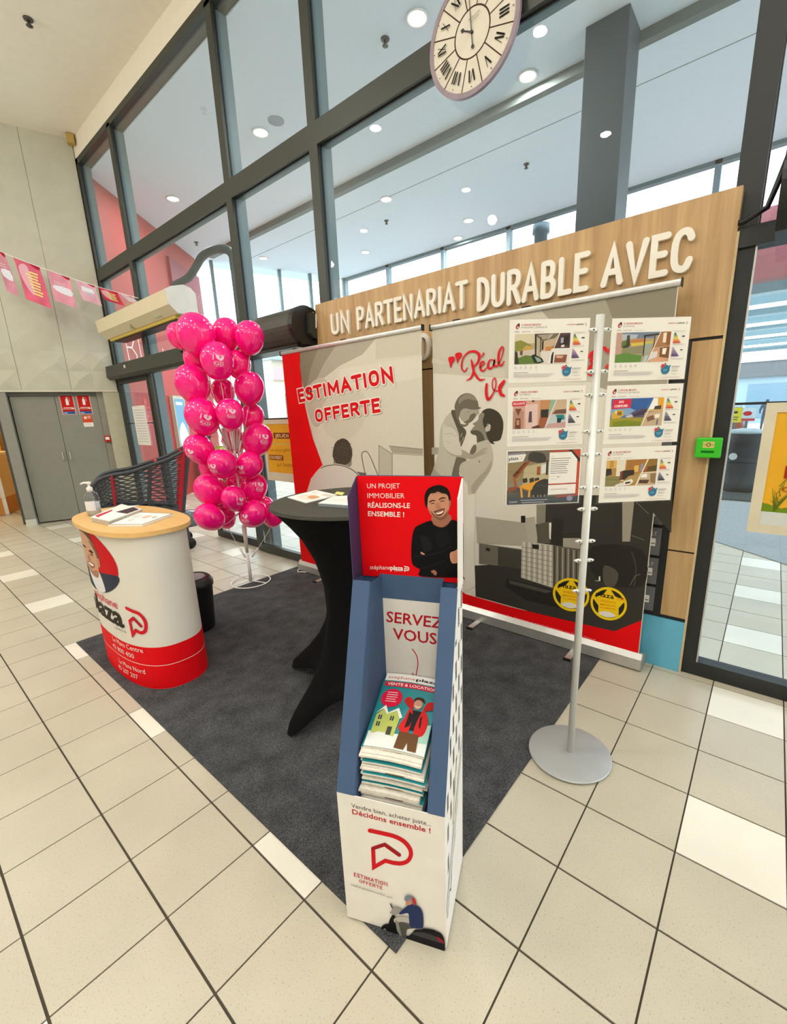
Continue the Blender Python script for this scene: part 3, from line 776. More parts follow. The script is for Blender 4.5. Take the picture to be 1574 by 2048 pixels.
# red side band
q = L([(75, 320), (180, 300), (183, 400), (192, 480), (205, 600), (232, 720), (262, 840), (320, 1000)])
tail = [b1pt(1.86, .70), b1pt(1.86, .5), b1pt(1.6, .25), b1pt(1.2, .105), b1pt(yl, .105)]
P.poly([b1pt(yl, zt)]+q[1:]+L([(250, 1080), (225, 1160)])+tail, '#e60b12')
P.stroke(L([(322, 1000), (272, 1055), (245, 1105), (228, 1165)]), 1.6, '#f2b9b0', 5)
P.poly([b1pt(yl, .4), b1pt(1.4, .25), b1pt(yr, .16), b1pt(yr, .105), b1pt(yl, .105)], '#e60b12')
P.block('ESTIMATION', A(180, 622), A(752, 497), A(167, 542), '#d5151d', .235, '#efe6dd')
P.block('OFFERTE', A(282, 742), A(670, 680), A(272, 665), '#d5151d', .235, '#efe6dd')
P.build(b1, 'banner_print')

# banner 2
P = Print(lambda x, y: onX(x, y, B2X), (-1, 0, 0))
def b2pt(y, z):
    q = proj((B2X, y, z)); return (q[0], q[1])
yl, yr = .617, -.831
P.poly([b2pt(yl, zt), b2pt(yr, zt), b2pt(yr, zb), b2pt(yl, zb)], '#dcd7ca')
A = crop(860, 640, 5.689)
L = lambda pts: [A(*p) for p in pts]
P.poly([b2pt(yl, zt), b2pt(yr, zt), b2pt(yr, 1.62), b2pt(-.3, 1.66), b2pt(yl, 1.78)], '#c9c3b2')
P.poly([b2pt(-.15, zt), b2pt(yr, zt), b2pt(yr, 1.5), b2pt(-.5, 1.62), b2pt(-.35, 1.85)], '#a39d8c')
P.poly([b2pt(-.50, zt), b2pt(yr, zt), b2pt(yr, 1.7), b2pt(-.62, 1.8)], '#8c8574')
P.poly(L([(20, 490), (170, 490), (500, 610), (850, 660), (850, 560), (420, 560), (30, 430)]), '#cfc9ba', 0)
P.poly(L([(20, 1450), (100, 1450), (100, 1530), (20, 1530)]), '#a8a293')
# mother and child
GR = ['#453f33', '#5c5648', '#716a5b', '#8c8576', '#a8a292', '#bfb9aa', '#cfcabc']
P.poly(L([(15, 1810), (40, 1690), (100, 1480), (115, 1260), (165, 1130), (240, 1050), (310, 1070), (340, 1180), (350, 1270), (330, 1420), (330, 1560), (260, 1700), (240, 1810)]), GR[5], 4)
P.poly(L([(15, 1810), (40, 1690), (120, 1760), (160, 1812)]), GR[4])
P.poly(L([(300, 1560), (340, 1540), (420, 1590), (350, 1680), (330, 1740), (350, 1812), (240, 1812), (260, 1700)]), GR[2])
P.poly(L([(240, 1050), (300, 1040), (350, 1180), (410, 1260), (400, 1330), (350, 1450), (320, 1440), (330, 1300)]), GR[1], 4)
for a, b in (((365, 1290), (350, 1330)), ((385, 1330), (370, 1370)), ((355, 1380), (345, 1410))): P.stroke(L([a, b]), 1.6, GR[4])
P.poly(L([(330, 1020), (420, 980), (540, 1010), (560, 1060), (530, 1090), (480, 1150), (430, 1170), (370, 1150), (335, 1090)]), GR[4], 5)      # child's face
P.poly(L([(460, 1080), (510, 1060), (520, 1095), (475, 1155), (425, 1175), (385, 1165), (440, 1130)]), GR[2], 4)
P.poly(L([(290, 1050), (280, 980), (310, 900), (360, 850), (430, 832), (500, 860), (545, 930), (555, 985), (578, 995), (560, 1015), (470, 1020), (400, 1005), (350, 1040), (330, 1160), (400, 1190), (420, 1165), (440, 1185), (395, 1215), (340, 1190), (300, 1110)]), GR[2], 4)
P.poly(L([(330, 900), (380, 855), (440, 838), (500, 865), (530, 920), (450, 900), (380, 915), (330, 960)]), GR[3], 4)
P.disc(*A(435, 1045), 1.6, .7, GR[0], 10)
# mother
P.poly(L([(600, 1050), (560, 1080), (545, 1140), (485, 1180), (510, 1200), (490, 1225), (460, 1270), (480, 1300), (530, 1320), (540, 1400), (620, 1420), (680, 1370), (670, 1230), (660, 1100)]), GR[3], 3)
P.poly(L([(465, 1265), (540, 1255), (600, 1300), (620, 1380), (540, 1400), (530, 1320), (480, 1300)]), GR[1], 3)
P.poly(L([(590, 1045), (620, 1070), (600, 1150), (620, 1230), (640, 1250), (650, 1180), (690, 1200), (680, 1260), (640, 1270), (650, 1330), (690, 1400), (740, 1410), (720, 1385), (790, 1370), (820, 1310), (835, 1220), (830, 1140), (790, 1060), (720, 1015), (650, 1008)]), GR[0], 4)
P.poly(L([(630, 1225), (660, 1205), (688, 1210), (680, 1255), (640, 1270)]), GR[5], 4)
P.poly(L([(500, 1420), (640, 1365), (680, 1390), (710, 1480), (720, 1580), (700, 1680), (640, 1790), (560, 1900), (520, 1960), (500, 2050), (440, 2060), (430, 1880), (380, 1810), (340, 1740), (335, 1680), (370, 1620), (470, 1580), (460, 1500)]), GR[5], 3)
P.poly(L([(700, 1600), (690, 1700), (620, 1800), (540, 1910), (500, 2000), (470, 1900), (560, 1780), (640, 1700)]), GR[4], 3)
P.poly(L([(500, 1420), (530, 1440), (520, 1500), (470, 1540), (455, 1500)]), GR[2], 3)
P.poly(L([(150, 1250), (190, 1380), (250, 1440), (380, 1480), (480, 1530), (560, 1490), (620, 1455), (660, 1460), (600, 1490), (660, 1480), (610, 1505), (650, 1510), (560, 1550), (480, 1580), (380, 1570), (250, 1540), (180, 1480), (150, 1380)]), GR[4], 3)
P.poly(L([(150, 1200), (200, 1210), (290, 1260), (360, 1470), (350, 1540), (250, 1520), (180, 1470), (150, 1380)]), GR[6], 3)
P.stroke(L([(170, 1220), (230, 1200), (290, 1240)]), .8, GR[4], 4); P.stroke(L([(165, 1300), (240, 1290), (300, 1330)]), .8, GR[4], 4); P.stroke(L([(180, 1380), (240, 1400)]), .8, GR[4])
P.disc(*A(565, 1610), 1.3, 1.5, GR[0], 8)
A = crop(900, 980, 2.915)
L = lambda pts: [A(*p) for p in pts]
P.poly(L([(95, 30), (150, 20), (140, 380), (150, 560), (95, 590)]), '#e0dccf')
# black and white room with boxes
P.poly(L([(515, 30), (960, 30), (1300, -40), (1290, 250)])+[b2pt(yr, .95)]+[b2pt(yr, .20)]+L([(860, 870), (440, 700), (150, 620), (145, 440), (510, 420), (510, 200)]), '#3a3833')
P.poly(L([(505, 40), (560, 60), (555, 250), (505, 250)]), '#8a8577'); P.poly(L([(560, 60), (960, 60), (950, 250), (560, 250)]), '#3c3a35')
P.poly(L([(1005, 60), (1075, 60), (1050, 300), (1005, 300)]), '#9c9686'); P.stroke(L([(1075, 60), (1160, 140)]), 1., '#7d796e'); P.stroke(L([(1060, 265), (1130, 290)]), 1., '#7d796e')
P.poly(L([(150, 155), (510, 200), (510, 330), (160, 310)]), '#a9a493'); P.poly(L([(170, 310), (420, 345), (420, 455), (170, 430)]), '#6f6a5d'); P.poly(L([(280, 330), (420, 350), (420, 460), (280, 440)]), '#47443d')
P.poly(L([(210, 335), (235, 340), (232, 358), (210, 352)]), '#2e2c28')
P.poly(L([(430, 165), (495, 155), (510, 300), (455, 300)]), '#b0ab9b'); P.poly(L([(500, 200), (575, 185), (585, 310), (515, 310)]), '#5c584d'); P.poly(L([(600, 165), (665, 170), (650, 320), (595, 315)]), '#33312c'); P.poly(L([(578, 190), (592, 190), (588, 290), (580, 280)]), '#e8e5dc')
P.poly(L([(415, 150), (440, 150), (440, 190), (415, 190)]), '#282724')
P.poly(L([(660, 280), (760, 280), (760, 345), (660, 330)]), '#a39e90')
P.poly(L([(420, 295), (600, 320), (600, 570), (415, 510)]), '#b5b0a0'); P.poly(L([(600, 320), (760, 350), (750, 530), (600, 570)]), '#6d685c')
P.up()
for k in range(11):
    P.poly(L([(430+k*15.5, 302+k*2.2), (436+k*15.5, 303+k*2.2), (434+k*15.5, 515+k*4.6), (428+k*15.5, 513+k*4.6)]), '#8f8a7b' if k % 2 else '#d6d2c6', 0, 0)
for k in range(9):
    P.poly(L([(608+k*16, 326+k*3.2), (614+k*16, 327+k*3.2), (612+k*16, 560-k*4.5), (606+k*16, 562-k*4.5)]), '#a8a394' if k % 2 else '#3c3932', 0, 0)
for k in range(7): P.poly(L([(418, 330+k*26), (600, 356+k*30), (600, 359+k*30), (418, 333+k*26)]), '#7d786a', 0, 0)
P.poly(L([(480, 315), (520, 320), (518, 345), (482, 340)]), '#2c2a26')
P.poly(L([(330, 515), (560, 570), (800, 640), (700, 700), (440, 640), (320, 560)]), '#2b2926'); P.poly(L([(345, 525), (470, 555), (600, 590), (560, 600), (350, 545)]), '#4d4a43')
P.poly(L([(830, 330), (1120, 350), (1120, 560), (860, 520)]), '#2f2d29', 4); P.poly(L([(900, 440), (980, 480), (960, 560), (900, 545)]), '#57534a', 4)
P.stroke(L([(1050, 555), (1080, 500), (1110, 490)]), .8, '#8d897d'); P.stroke(L([(1060, 360), (1085, 450), (1075, 560)]), .8, '#6d695f', 4); P.poly(L([(868, 505), (876, 500), (878, 528), (868, 530)]), '#ebe8e0'); P.stroke(L([(850, 527), (866, 530)]), .9, '#d8d4ca')
# red foot of the banner
foot = L([(90, 605), (350, 680), (600, 740), (860, 800), (960, 822)])
P.poly(foot+[b2pt(yr, .315), b2pt(yr, .105), b2pt(yl, .105), b2pt(yl, .34)], '#e60b12')
P.text('Photographies non contractuelles, document et mentions retenus par le franchiseur', A(95, 672), A(850, 880), A(96, 660), '#f49a9d', 'r')
P.text('Chaque agence est juridiquement ind. et immatriculée, liste en agence', A(95, 692), A(858, 899), A(96, 681), '#f49a9d', 'r')
# two yellow badges
A = crop(1080, 1130, 7.87)
for (ex, ey, sx, k) in ((0, 0, 1., 0), (-590, -142, .97, 1)):
    f = lambda x, y: A(x+ex, y+ey)
    tilt = lambda a, rx, ry: f(1085+rx*math.cos(a), 605+ry*math.sin(a)+.09*rx*math.cos(a))
    ell = lambda rx, ry: [tilt(2*math.pi*i/36, rx, ry) for i in range(36)]
    P.poly(ell(288, 262), '#e0b90e'); P.poly(ell(282, 255), '#f0cf1c'); P.poly(ell(250, 222), '#2f2d29')
    star = []
    for i in range(10):
        a = -math.pi/2+i*math.pi/5+.03; r = 1.02 if i % 2 == 0 else .62
        star.append(tilt(a, 270*r, 252*r))
    P.poly(star, '#f0c81a')
    P.poly([f(*p) for p in ((925, 750), (1000, 725), (1100, 735), (1200, 800), (1090, 820), (1000, 800))], '#e2dfd6', 4)
    P.up(3); P.text('plaza', f(885, 478), f(1165, 532), f(890, 408), '#17130c', 'b', .03)
    P.text('AGENCE', f(955, 570), f(1195, 612), f(958, 535), '#ea8a12', 'b')
    P.text('IMMOBILIÈRE'.replace('È', 'E'), f(945, 620), f(1195, 660), f(947, 598), '#e5860f', 'b'); P.text('DE COMPÉTITION'.replace('Ê', 'E'), f(950, 668), f(1190, 705), f(952, 648), '#e5860f', 'b')
    P.stroke([f(1215, 530), f(1300, 510), f(1330, 545), f(1240, 545)], .9, '#e8641a', 3)
# script lettering
A = crop(860, 640, 5.689)
L = lambda pts: [A(*p) for p in pts]
RS = '#d8232c'
P.poly(L([(213, 440), (235, 418), (280, 420), (285, 460), (262, 490), (240, 545), (225, 490)]), RS, 3); P.poly(L([(290, 395), (320, 372), (362, 375), (365, 415), (335, 450), (318, 500), (305, 445)]), RS, 3)
def sc(pts, w): P.stroke(L(pts), w, '#f3ada6' if False else RS, 5)
sc([(430, 545), (400, 585), (370, 560), (365, 500), (390, 420), (450, 365), (520, 360), (565, 400), (550, 480), (490, 545)], [2.0, 2.4, 3.0, 3.2, 2.6, 3.6, 5.2, 6.0, 4.2, 1.8])
sc([(475, 455), (490, 520), (500, 590), (470, 660), (420, 688)], [2.5, 5.2, 4.6, 3.6, 1.4]); sc([(490, 545), (520, 620), (570, 680), (630, 672)], [2.5, 4.8, 4.2, 1.4])
sc([(575, 540), (620, 500), (610, 470), (580, 500), (580, 560), (610, 580), (660, 535)], [1.8, 2.6, 2.6, 4., 4.4, 3., 1.6]); sc([(595, 425), (615, 380)], [1.5, 3.6])
sc([(735, 460), (690, 455), (665, 510), (680, 555), (720, 530), (740, 460), (735, 520), (770, 525), (800, 470)], [2.2, 2.6, 4.4, 4.2, 2.4, 3.4, 4.4, 2.6, 1.5])
sc([(770, 520), (815, 440), (840, 340), (825, 305), (790, 370), (785, 480), (815, 520), (850, 470)], [1.6, 2.0, 2.6, 2.6, 4.4, 4.8, 3.4, 1.8])
sc([(650, 730), (645, 820), (665, 905), (720, 840), (755, 740), (745, 660), (715, 700), (725, 790), (790, 800), (850, 700)], [4.5, 5.8, 5.4, 2.6, 2.4, 2.2, 2.0, 2.2, 2.2, 4.5]); sc([(850, 690), (800, 760), (810, 840), (845, 860)], [4, 6.5, 6.5, 5])
G_ = crop(1000, 625, 7.87); L = lambda pts: [G_(*p) for p in pts]
sc([(1400, 700), (1450, 640), (1540, 590), (1440, 760), (1500, 800), (1420, 860), (1400, 960), (1480, 980)], 6.); sc([(1650, 560), (1720, 620), (1760, 560)], 7.); sc([(1680, 860), (1740, 830), (1800, 880)], 6.)
P.build(b2, 'banner_print')

# ---- poster stand: disc foot, pole, clamps; six A4 sheets in clear holders
ps = thing('poster_stand', (1.733, -.754, 0), 'slim silver pole stand on a round foot carrying six property sheets', 'display stand')
mb = MB(); mb.smooth = True
mb.lathe([(0, .0065), (.172, .0065), (.176, .009), (.176, .013), (.172, .0155), (0, .0155)], (1.727, -.752, 0), 48); fo = mb.build('foot', mat('satin_disc', '#b4b7b8', .45, .35, vary=.03), ps)
mb = MB(); mb.smooth = True; mb.tube([(1.733, -.754, .014), (1.733, -.754, 1.825)], .0145, 16); mb.build('pole', ALUL, ps)
B_AZ = math.radians(42); PN = np.array([-math.cos(B_AZ), -math.sin(B_AZ), 0]); PT = np.array([math.sin(B_AZ), -math.cos(B_AZ), 0])   # PT: to the right in the photo
PB = np.array([1.733, -.754, 0])
def pp(t, z, o=0.): return PB+PT*t+PN*o+np.array([0, 0, z])
ROWS = [(1.815, 1.605), (1.590, 1.380), (1.366, 1.156)]
brz = [1.775, 1.635, 1.555, 1.425, 1.34, 1.215, 1.13, 1.0, .92, .79]
for z in brz:
    for sg in (-1, 1):
        k = MB(); k.smooth = True
        q = [pp(sg*t_, z, .004) for t_ in (.012, .022, .032, .040)]
        k.tube(q, [.006, .0085, .007, .003], 8); cl = k.build('clamp', ALUL, ps)
        s_ = MB(); s_.tube([pp(sg*.026, z, .012), pp(sg*.026, z, .0135)], .0028, 8); s_.build('screw', BLACKP, cl)
def a4(side, row, label, fn):
    z1, z0 = ROWS[row]; z1 += (-.004 if side > 0 else 0); z0 += (-.004 if side > 0 else 0)
    t0 = .042 if side > 0 else -.322; t1 = t0+.28+.005
    t = thing('property_sheet', tuple(pp((t0+t1)/2, z0, .004)), label, 'poster', 'property sheets on the pole stand')
    MB().obox(pp(t0, z0, .0022), PT*(t1-t0), PN*.0012, (0, 0, z1-z0)).build('paper', PAPER, t)
    hx0 = -.036 if side < 0 else t0-.004; 
    MB().obox(pp(min(t0-.004, -.03) if side < 0 else .03, z0-.004, .0045), PT*((t1+.006 if side < 0 else t1+.004)-(min(t0-.004, -.03) if side < 0 else .03)), PN*.0012, (0, 0, z1-z0+.008)).build('clear_holder', ACRYL, t)
    P = Print(lambda u, v: pp(t0+(t1-t0)*u, z1-(z1-z0)*v, .0034), PN, .00003, .00008)
    fn(P); P.build(t, 'sheet_print')
R_, K_, G_c = '#c0303c', '#3a3436', '#b9b4b2'
def sheet(title, town, col2, patches, tag_=None, price='PRIX'):
    def f(P):
        P.poly([(.075, .125), (.085, .085), (.115, .06), (.125, .09), (.115, .13), (.095, .15)], R_, 4); P.poly([(.10, .07), (.118, .058), (.126, .09), (.115, .13), (.105, .12)], '#33222a', 3)
        P.poly([(.092, .12), (.108, .10), (.112, .115), (.1, .135)], '#f3d9da', 3)
        P.text(title, (.145, .100), (.385, .100), (.145, .070), '#c44a58', 'b'); P.text(town, (.145, .138), (.145+.020*len(town), .138), (.145, .113), '#8d7f86', 'r')
        P.text('stéphane', (.71, .105), (.835, .105), (.71, .080), '#cf5a66', 'r'); P.text('plaza', (.838, .105), (.92, .105), (.838, .080), K_, 'b'); P.stroke([(.935, .08), (.955, .085), (.955, .11), (.94, .115)], .006, '#cf8a92')
        P.text(price, (.07, .20), (.125, .20), (.07, .178), '#9b7f8a', 'r'); P.text('000 000', (.155, .20), (.255, .20), (.155, .180), '#b78f9a', 'r'); P.lines(.30, .42, [.190], .006, '#c9bfc2')
        x0, y0, w, h = .07, .225, .69, .475
        for c, pts in patches:
            P.poly([(x0+w*a, y0+h*b) for a, b in pts], c)
        if tag_:
            P.poly([(.055, .245), (.07, .235), (.225, .235), (.235, .26), (.225, .31), (.07, .315), (.055, .30)] if tag_ == 'EXCLUSIVITÉ' else [(.085, .24), (.32, .235), (.335, .25), (.325, .385), (.08, .40)], '#d02a45')
            if tag_ == 'EXCLUSIVITÉ': P.text(tag_, (.07, .292), (.218, .288), (.07, .258), '#f6e9e6', 'b')
            else: P.text('SOUS', (.165, .30), (.23, .297), (.165, .262), '#f6e9e6', 'h'); P.text('COMPROMIS', (.11, .372), (.285, .366), (.11, .332), '#f6e9e6', 'h')
        for k, c in enumerate(('#3c4a45', '#4f8a52', '#a8b548', '#ead24c', '#eda53c', '#e07a34', '#d8472f')):
            y = .25+k*.024; P.rect(.805-k*.0016, y, .825+k*.0115, y+.019, c, 1 if k == 0 else 0)
        cs = ['#b7a3bd', '#a893b1', '#9880a5', '#866a97', '#77588b', '#68467e', '#5a3772'] if col2 == 'v' else ['#9b9ba6', '#85859a', '#70708a', '#5d5d76', '#4b4b62', '#3e3e52', '#333344']
        for k, c in enumerate(cs):
            y = .475+k*.022; P.rect(.798-k*.0014, y, .815+k*.0118, y+.0175, c, 1 if k == 0 else 0)
        P.rect(.905, .297, .94, .315, '#2d2a2c'); P.rect(.90, .515, .93, .53, '#2d2a2c')
        P.lines(.795, .945, [.215, .225], .005, '#cfc7c8'); P.lines(.795, .95, [.425, .437], .005, '#cfc7c8', .1); P.lines(.79, .955, [.655, .665], .004, '#b9b2b3')
        for k in range(5): P.disc(.085+k*.065, .745, .008, .012, '#cbc4c6', 8, 1 if k == 0 else 0); P.rect(.075+k*.065, .765, .098+k*.065, .772, '#c4bdbf', 0)
        P.lines(.065, .28, [.832], .008, '#a89a9f', .2); P.lines(.065, .585, [.860, .876, .892, .908], .006, '#c9c2c2', .15)
        P.disc(.735, .835, .055, .078, '#2a7496', 24); P.poly([(.77, .78), (.80, .755), (.785, .83)], '#2a7496', 0, 0); P.lines(.705, .765, [.83, .85], .006, '#8fc0d2', .2)
        P.disc(.695, .775, .022, .031, '#cf3a4a', 14); P.disc(.725, .752, .013, .024, '#33292c', 10); P.disc(.725, .758, .008, .014, '#c99a84', 8)
        P.lines(.81, .925, [.785], .008, '#7f777c', .1); P.lines(.81, .91, [.815, .845, .862, .905], .005, '#aaa3a6', .3); P.lines(.685, .925, [.962], .006, '#cf9aa2'); P.disc(.66, .965, .008, .012, '#d9c3c6', 8)
    return f
def q(*p): return list(p)
tr = [(0, 0), (1, 0), (1, 1), (0, 1)]
PH = {}
PH[1] = [('#b5a98a', tr), ('#d9cdb0', q((0, 0), (.38, 0), (.38, .3), (0, .35))), ('#8a8a3c', q((0, .25), (.1, .2), (.22, .3), (.32, .4), (.3, .52), (0, .58))), ('#c9a24e', q((.2, .38), (.34, .42), (.3, .56), (.12, .55))), ('#cdbfb4', q((0, .58), (.42, .5), (.42, .75), (0, .8))), ('#6f4a2c', q((.1, .55), (.15, .55), (.14, .72), (.09, .68))), ('#5d7a2e', q((.02, .82), (.2, .7), (.45, .78), (.4, 1), (.02, 1))), ('#2c3322', q((0, .55), (.05, .6), (.08, 1), (0, 1))),
        ('#6d6457', q((.36, 0), (.80, 0), (.7, .2), (.5, .25), (.36, .05))), ('#b3a696', q((.42, .05), (.7, .02), (.62, .18), (.5, .2))), ('#c4a98c', q((.5, .25), (.75, .15), (.68, .6), (.5, .6))), ('#c2803f', q((.56, .45), (.7, .42), (.7, .6), (.56, .62))), ('#d8cfc6', q((.46, .58), (.68, .58), (.6, 1), (.5, 1))), ('#2f2721', q((.355, .02), (.385, .02), (.40, .8), (.37, .8))), ('#3a322b', q((.46, .1), (.475, .1), (.475, .62), (.46, .62))), ('#34302b', q((.49, .26), (.52, .24), (.52, .52), (.49, .56))), ('#1f2a27', q((.3, .72), (.36, .68), (.5, .82), (.54, .95), (.42, 1), (.36, .95))), ('#8fa39a', q((.36, .75), (.46, .82), (.5, .92), (.42, .95))),
        ('#51393a', q((.80, 0), (1, 0), (1, .5), (.68, .5), (.74, .3))), ('#2f2222', q((.84, .12), (.98, .06), (.98, .4), (.8, .42))), ('#9fa0b0', q((.83, .16), (.88, .14), (.88, .32), (.83, .34))), ('#d9d2cc', q((.84, .4), (.9, .38), (.9, .46), (.84, .47))), ('#ded9d3', q((.66, .53), (1, .5), (1, 1), (.6, 1))), ('#8a4f3a', q((.74, .72), (.96, .72), (.94, .98), (.72, .98))), ('#caa58c', q((.76, .74), (.9, .76), (.86, .84), (.76, .82))), ('#26211f', q((.67, .62), (.71, .62), (.7, 1), (.66, 1))), ('#e9e4de', q((.80, 0), (.815, 0), (.615, 1), (.60, 1))), ('#ebe6e0', q((.68, .505), (1, .5), (1, .525), (.67, .53)))]
PH[2] = [('#d3a391', tr), ('#c58d5c', q((.5, 0), (.72, 0), (.66, .6), (.5, .6))), ('#e3c3bb', q((.22, .15), (.46, .12), (.46, 1), (.24, 1))), ('#b98a78', q((0, .35), (.2, .35), (.2, 1), (0, 1))), ('#7a3e36', q((.03, .28), (.16, .28), (.12, .42), (.1, .55), (.07, .42))), ('#6a3b28', q((.05, .62), (.14, .62), (.15, 1), (.04, 1))), ('#c98f72', q((.07, .68), (.12, .68), (.12, .86), (.07, .86))), ('#553844', q((.3, .4), (.35, .38), (.36, .78), (.29, .78))), ('#211c1d', q((.52, .34), (.67, .33), (.66, .62), (.52, .62))), ('#9a5a3c', q((.5, .62), (.66, .62), (.6, 1), (.48, 1))), ('#5b3a37', q((.36, .95), (.48, .88), (.55, 1), (.36, 1))), ('#8fae9b', q((.7, 0), (.82, 0), (.68, .5), (.66, .5))), ('#c3ab8d', q((.82, 0), (1, 0), (1, .5), (.70, .5))), ('#6d5146', q((.8, .36), (1, .34), (1, .5), (.74, .5))), ('#b9c4c6', q((.70, .53), (1, .53), (1, 1), (.6, 1))), ('#1f7a80', q((.80, .54), (.96, .54), (.98, .7), (.86, .74))), ('#153a3c', q((.83, .66), (.92, .66), (.9, .9), (.84, .9))), ('#c69a9a', q((.66, .86), (1, .8), (1, 1), (.62, 1))), ('#e9e2dc', q((.80, 0), (.815, 0), (.615, 1), (.60, 1))), ('#3b2b2b', q((.34, .0), (.4, .0), (.385, .06), (.355, .06)))]
PH[4] = [('#b39c7d', tr), ('#6f8199', q((.1, 0), (.82, 0), (.7, .2), (.1, .2))), ('#b3bdc6', q((.1, .05), (.4, .08), (.36, .2), (.1, .25))), ('#c39a8d', q((0, 0), (.1, 0), (.1, .7), (0, .7))), ('#5d7036', q((.1, .3), (.2, .25), (.24, .5), (.1, .5))), ('#2c3a20', q((.19, .1), (.24, .08), (.26, .45), (.16, .55), (.12, .48), (.19, .4))), ('#c27d3c', q((.26, .26), (.5, .2), (.5, .42), (.26, .42))), ('#d6bd4c', q((.26, .36), (.7, .3), (.7, .4), (.3, .46))), ('#8d8a6a', q((.12, .52), (.5, .45), (.52, .72), (.12, .7))), ('#5c8a35', q((0, .75), (.18, .68), (.5, .78), (.48, 1), (0, 1))), ('#9aa89a', q((.54, .4), (.68, .35), (.6, .75), (.54, .75))), ('#2a2622', q((.51, .15), (.535, .15), (.53, .8), (.51, .8))), ('#3a2f2a', q((.5, .1), (.8, .05), (.78, .1), (.5, .16))), ('#5b3a2c', q((.70, .15), (.72, .13), (.7, .6), (.68, .6))), ('#a9c4cf', q((.55, .8), (.62, .76), (.58, 1), (.52, 1))), ('#a8764e', q((.82, 0), (1, 0), (1, .48), (.7, .5))), ('#e9dcc6', q((.86, .05), (.92, .03), (.92, .36), (.86, .36))), ('#8a5a34', q((.93, .02), (1, .0), (1, .44), (.92, .44))), ('#c59a78', q((.70, .53), (1, .5), (1, 1), (.6, 1))), ('#7a5030', q((.82, .54), (1, .5), (1, .9), (.82, .84))), ('#f1e8d8', q((.87, .56), (.95, .55), (.93, .76), (.87, .76))), ('#d8a07a', q((.62, 1), (.74, .88), (.9, .9), (.96, 1))), ('#d9cfd0', q((.66, .68), (.78, .64), (.78, .84), (.64, .94))), ('#ece6df', q((.80, 0), (.815, 0), (.615, 1), (.60, 1)))]
PH[5] = [('#2e6fb5', tr), ('#1f5aa3', q((.3, 0), (.8, 0), (.6, .5), (.3, .4))), ('#7fa6cf', q((0, .28), (.3, .3), (.5, .45), (.5, .6), (0, .6))), ('#d3a83f', q((.02, .5), (.14, .4), (.24, .42), (.26, .6), (.16, .72), (.02, .72))), ('#8a6a2c', q((.12, .48), (.2, .45), (.22, .58), (.14, .6))), ('#f0dd92', q((.08, .42), (.12, .42), (.12, .52), (.08, .52))), ('#544a6d', q((.34, .6), (.45, .45), (.66, .36), (.72, .4), (.7, .7), (.36, .68))), ('#37304e', q((.42, .58), (.62, .42), (.7, .42), (.7, .56), (.46, .66))), ('#c9bfc9', q((.28, .64), (.4, .56), (.44, .66), (.34, .7))), ('#9a8f31', q((0, .72), (.3, .68), (.68, .7), (.62, 1), (0, 1))), ('#77851f', q((.05, .84), (.3, .78), (.6, .86), (.58, 1), (.05, 1))), ('#c9a86e', q((.82, 0), (1, 0), (1, .5), (.68, .5))), ('#f0ece8', q((.80, .02), (.88, .02), (.9, .4), (.72, .42))), ('#e0a02c', q((.9, 0), (1, 0), (1, .4), (.92, .36))), ('#4a3f3a', q((.84, .3), (.96, .28), (.96, .42), (.82, .42))), ('#c2a888', q((.66, .52), (1, .5), (1, 1), (.6, 1))), ('#7a5a46', q((.7, .7), (.82, .62), (.86, .78), (.72, .86))), ('#efe6d8', q((.85, .6), (.95, .58), (.94, .72), (.86, .74))), ('#5f6a86', q((.9, .78), (.93, .78), (.92, .98), (.89, .98))), ('#f0ebe4', q((.80, 0), (.815, 0), (.615, 1), (.60, 1)))]
PH[6] = [('#b58a4c', tr), ('#d9b36a', q((0, 0), (.2, 0), (.2, .3), (0, .3))), ('#c99334', q((.06, .02), (.14, .02), (.14, .28), (.06, .28))), ('#e7dfc8', q((.2, 0), (.38, 0), (.36, .8), (.2, .8))), ('#a8702e', q((.4, .02), (.8, 0), (.7, .5), (.4, .5))), ('#e3b95c', q((.55, .24), (.64, .22), (.64, .48), (.55, .48))), ('#2b2522', q((0, .32), (.1, .32), (.12, .55), (0, .6))), ('#8a8254', q((0, .6), (.3, .62), (.28, 1), (0, 1))), ('#33241c', q((.3, .48), (.34, .4), (.56, .4), (.56, .6), (.46, .76), (.3, .76))), ('#7a3a2c', q((.28, .44), (.33, .42), (.33, .76), (.28, .78))), ('#b5925a', q((.46, .62), (.68, .55), (.6, .9), (.34, .84))), ('#e6ddd6', q((.36, .82), (.52, .74), (.56, .84), (.5, .96), (.36, .98))), ('#2f2622', q((.4, .86), (.5, .84), (.5, .9), (.4, .93))), ('#d9d4cc', q((.2, .95), (.34, .86), (.4, 1), (.2, 1))), ('#8a92a8', q((.68, .18), (.73, .16), (.71, .44), (.66, .46))), ('#8d6a32', q((.82, 0), (1, 0), (1, .48), (.7, .5))), ('#5b4a26', q((.8, .3), (1, .24), (1, .46), (.74, .48))), ('#a8572f', q((.76, .3), (.82, .26), (.8, .46), (.74, .46))), ('#c2ab8c', q((.68, .53), (1, .52), (1, 1), (.6, 1))), ('#efeae2', q((.72, .58), (.82, .56), (.82, .7), (.7, .7))), ('#5a4436', q((.68, .78), (.88, .8), (.84, .94), (.66, .92))), ('#8f7650', q((.88, .56), (1, .55), (1, .95), (.9, .9))), ('#efe2c8', q((.80, 0), (.825, 0), (.625, 1), (.60, 1))), ('#efe2c8', q((.7, .505), (1, .49), (1, .515), (.7, .53)))]
a4(-1, 0, 'top left property sheet showing a garden terrace and purple energy chart', sheet('À VENDRE MAISON', "PARIGNÉ L'ÉVÊQUE", 'v', PH[1]))
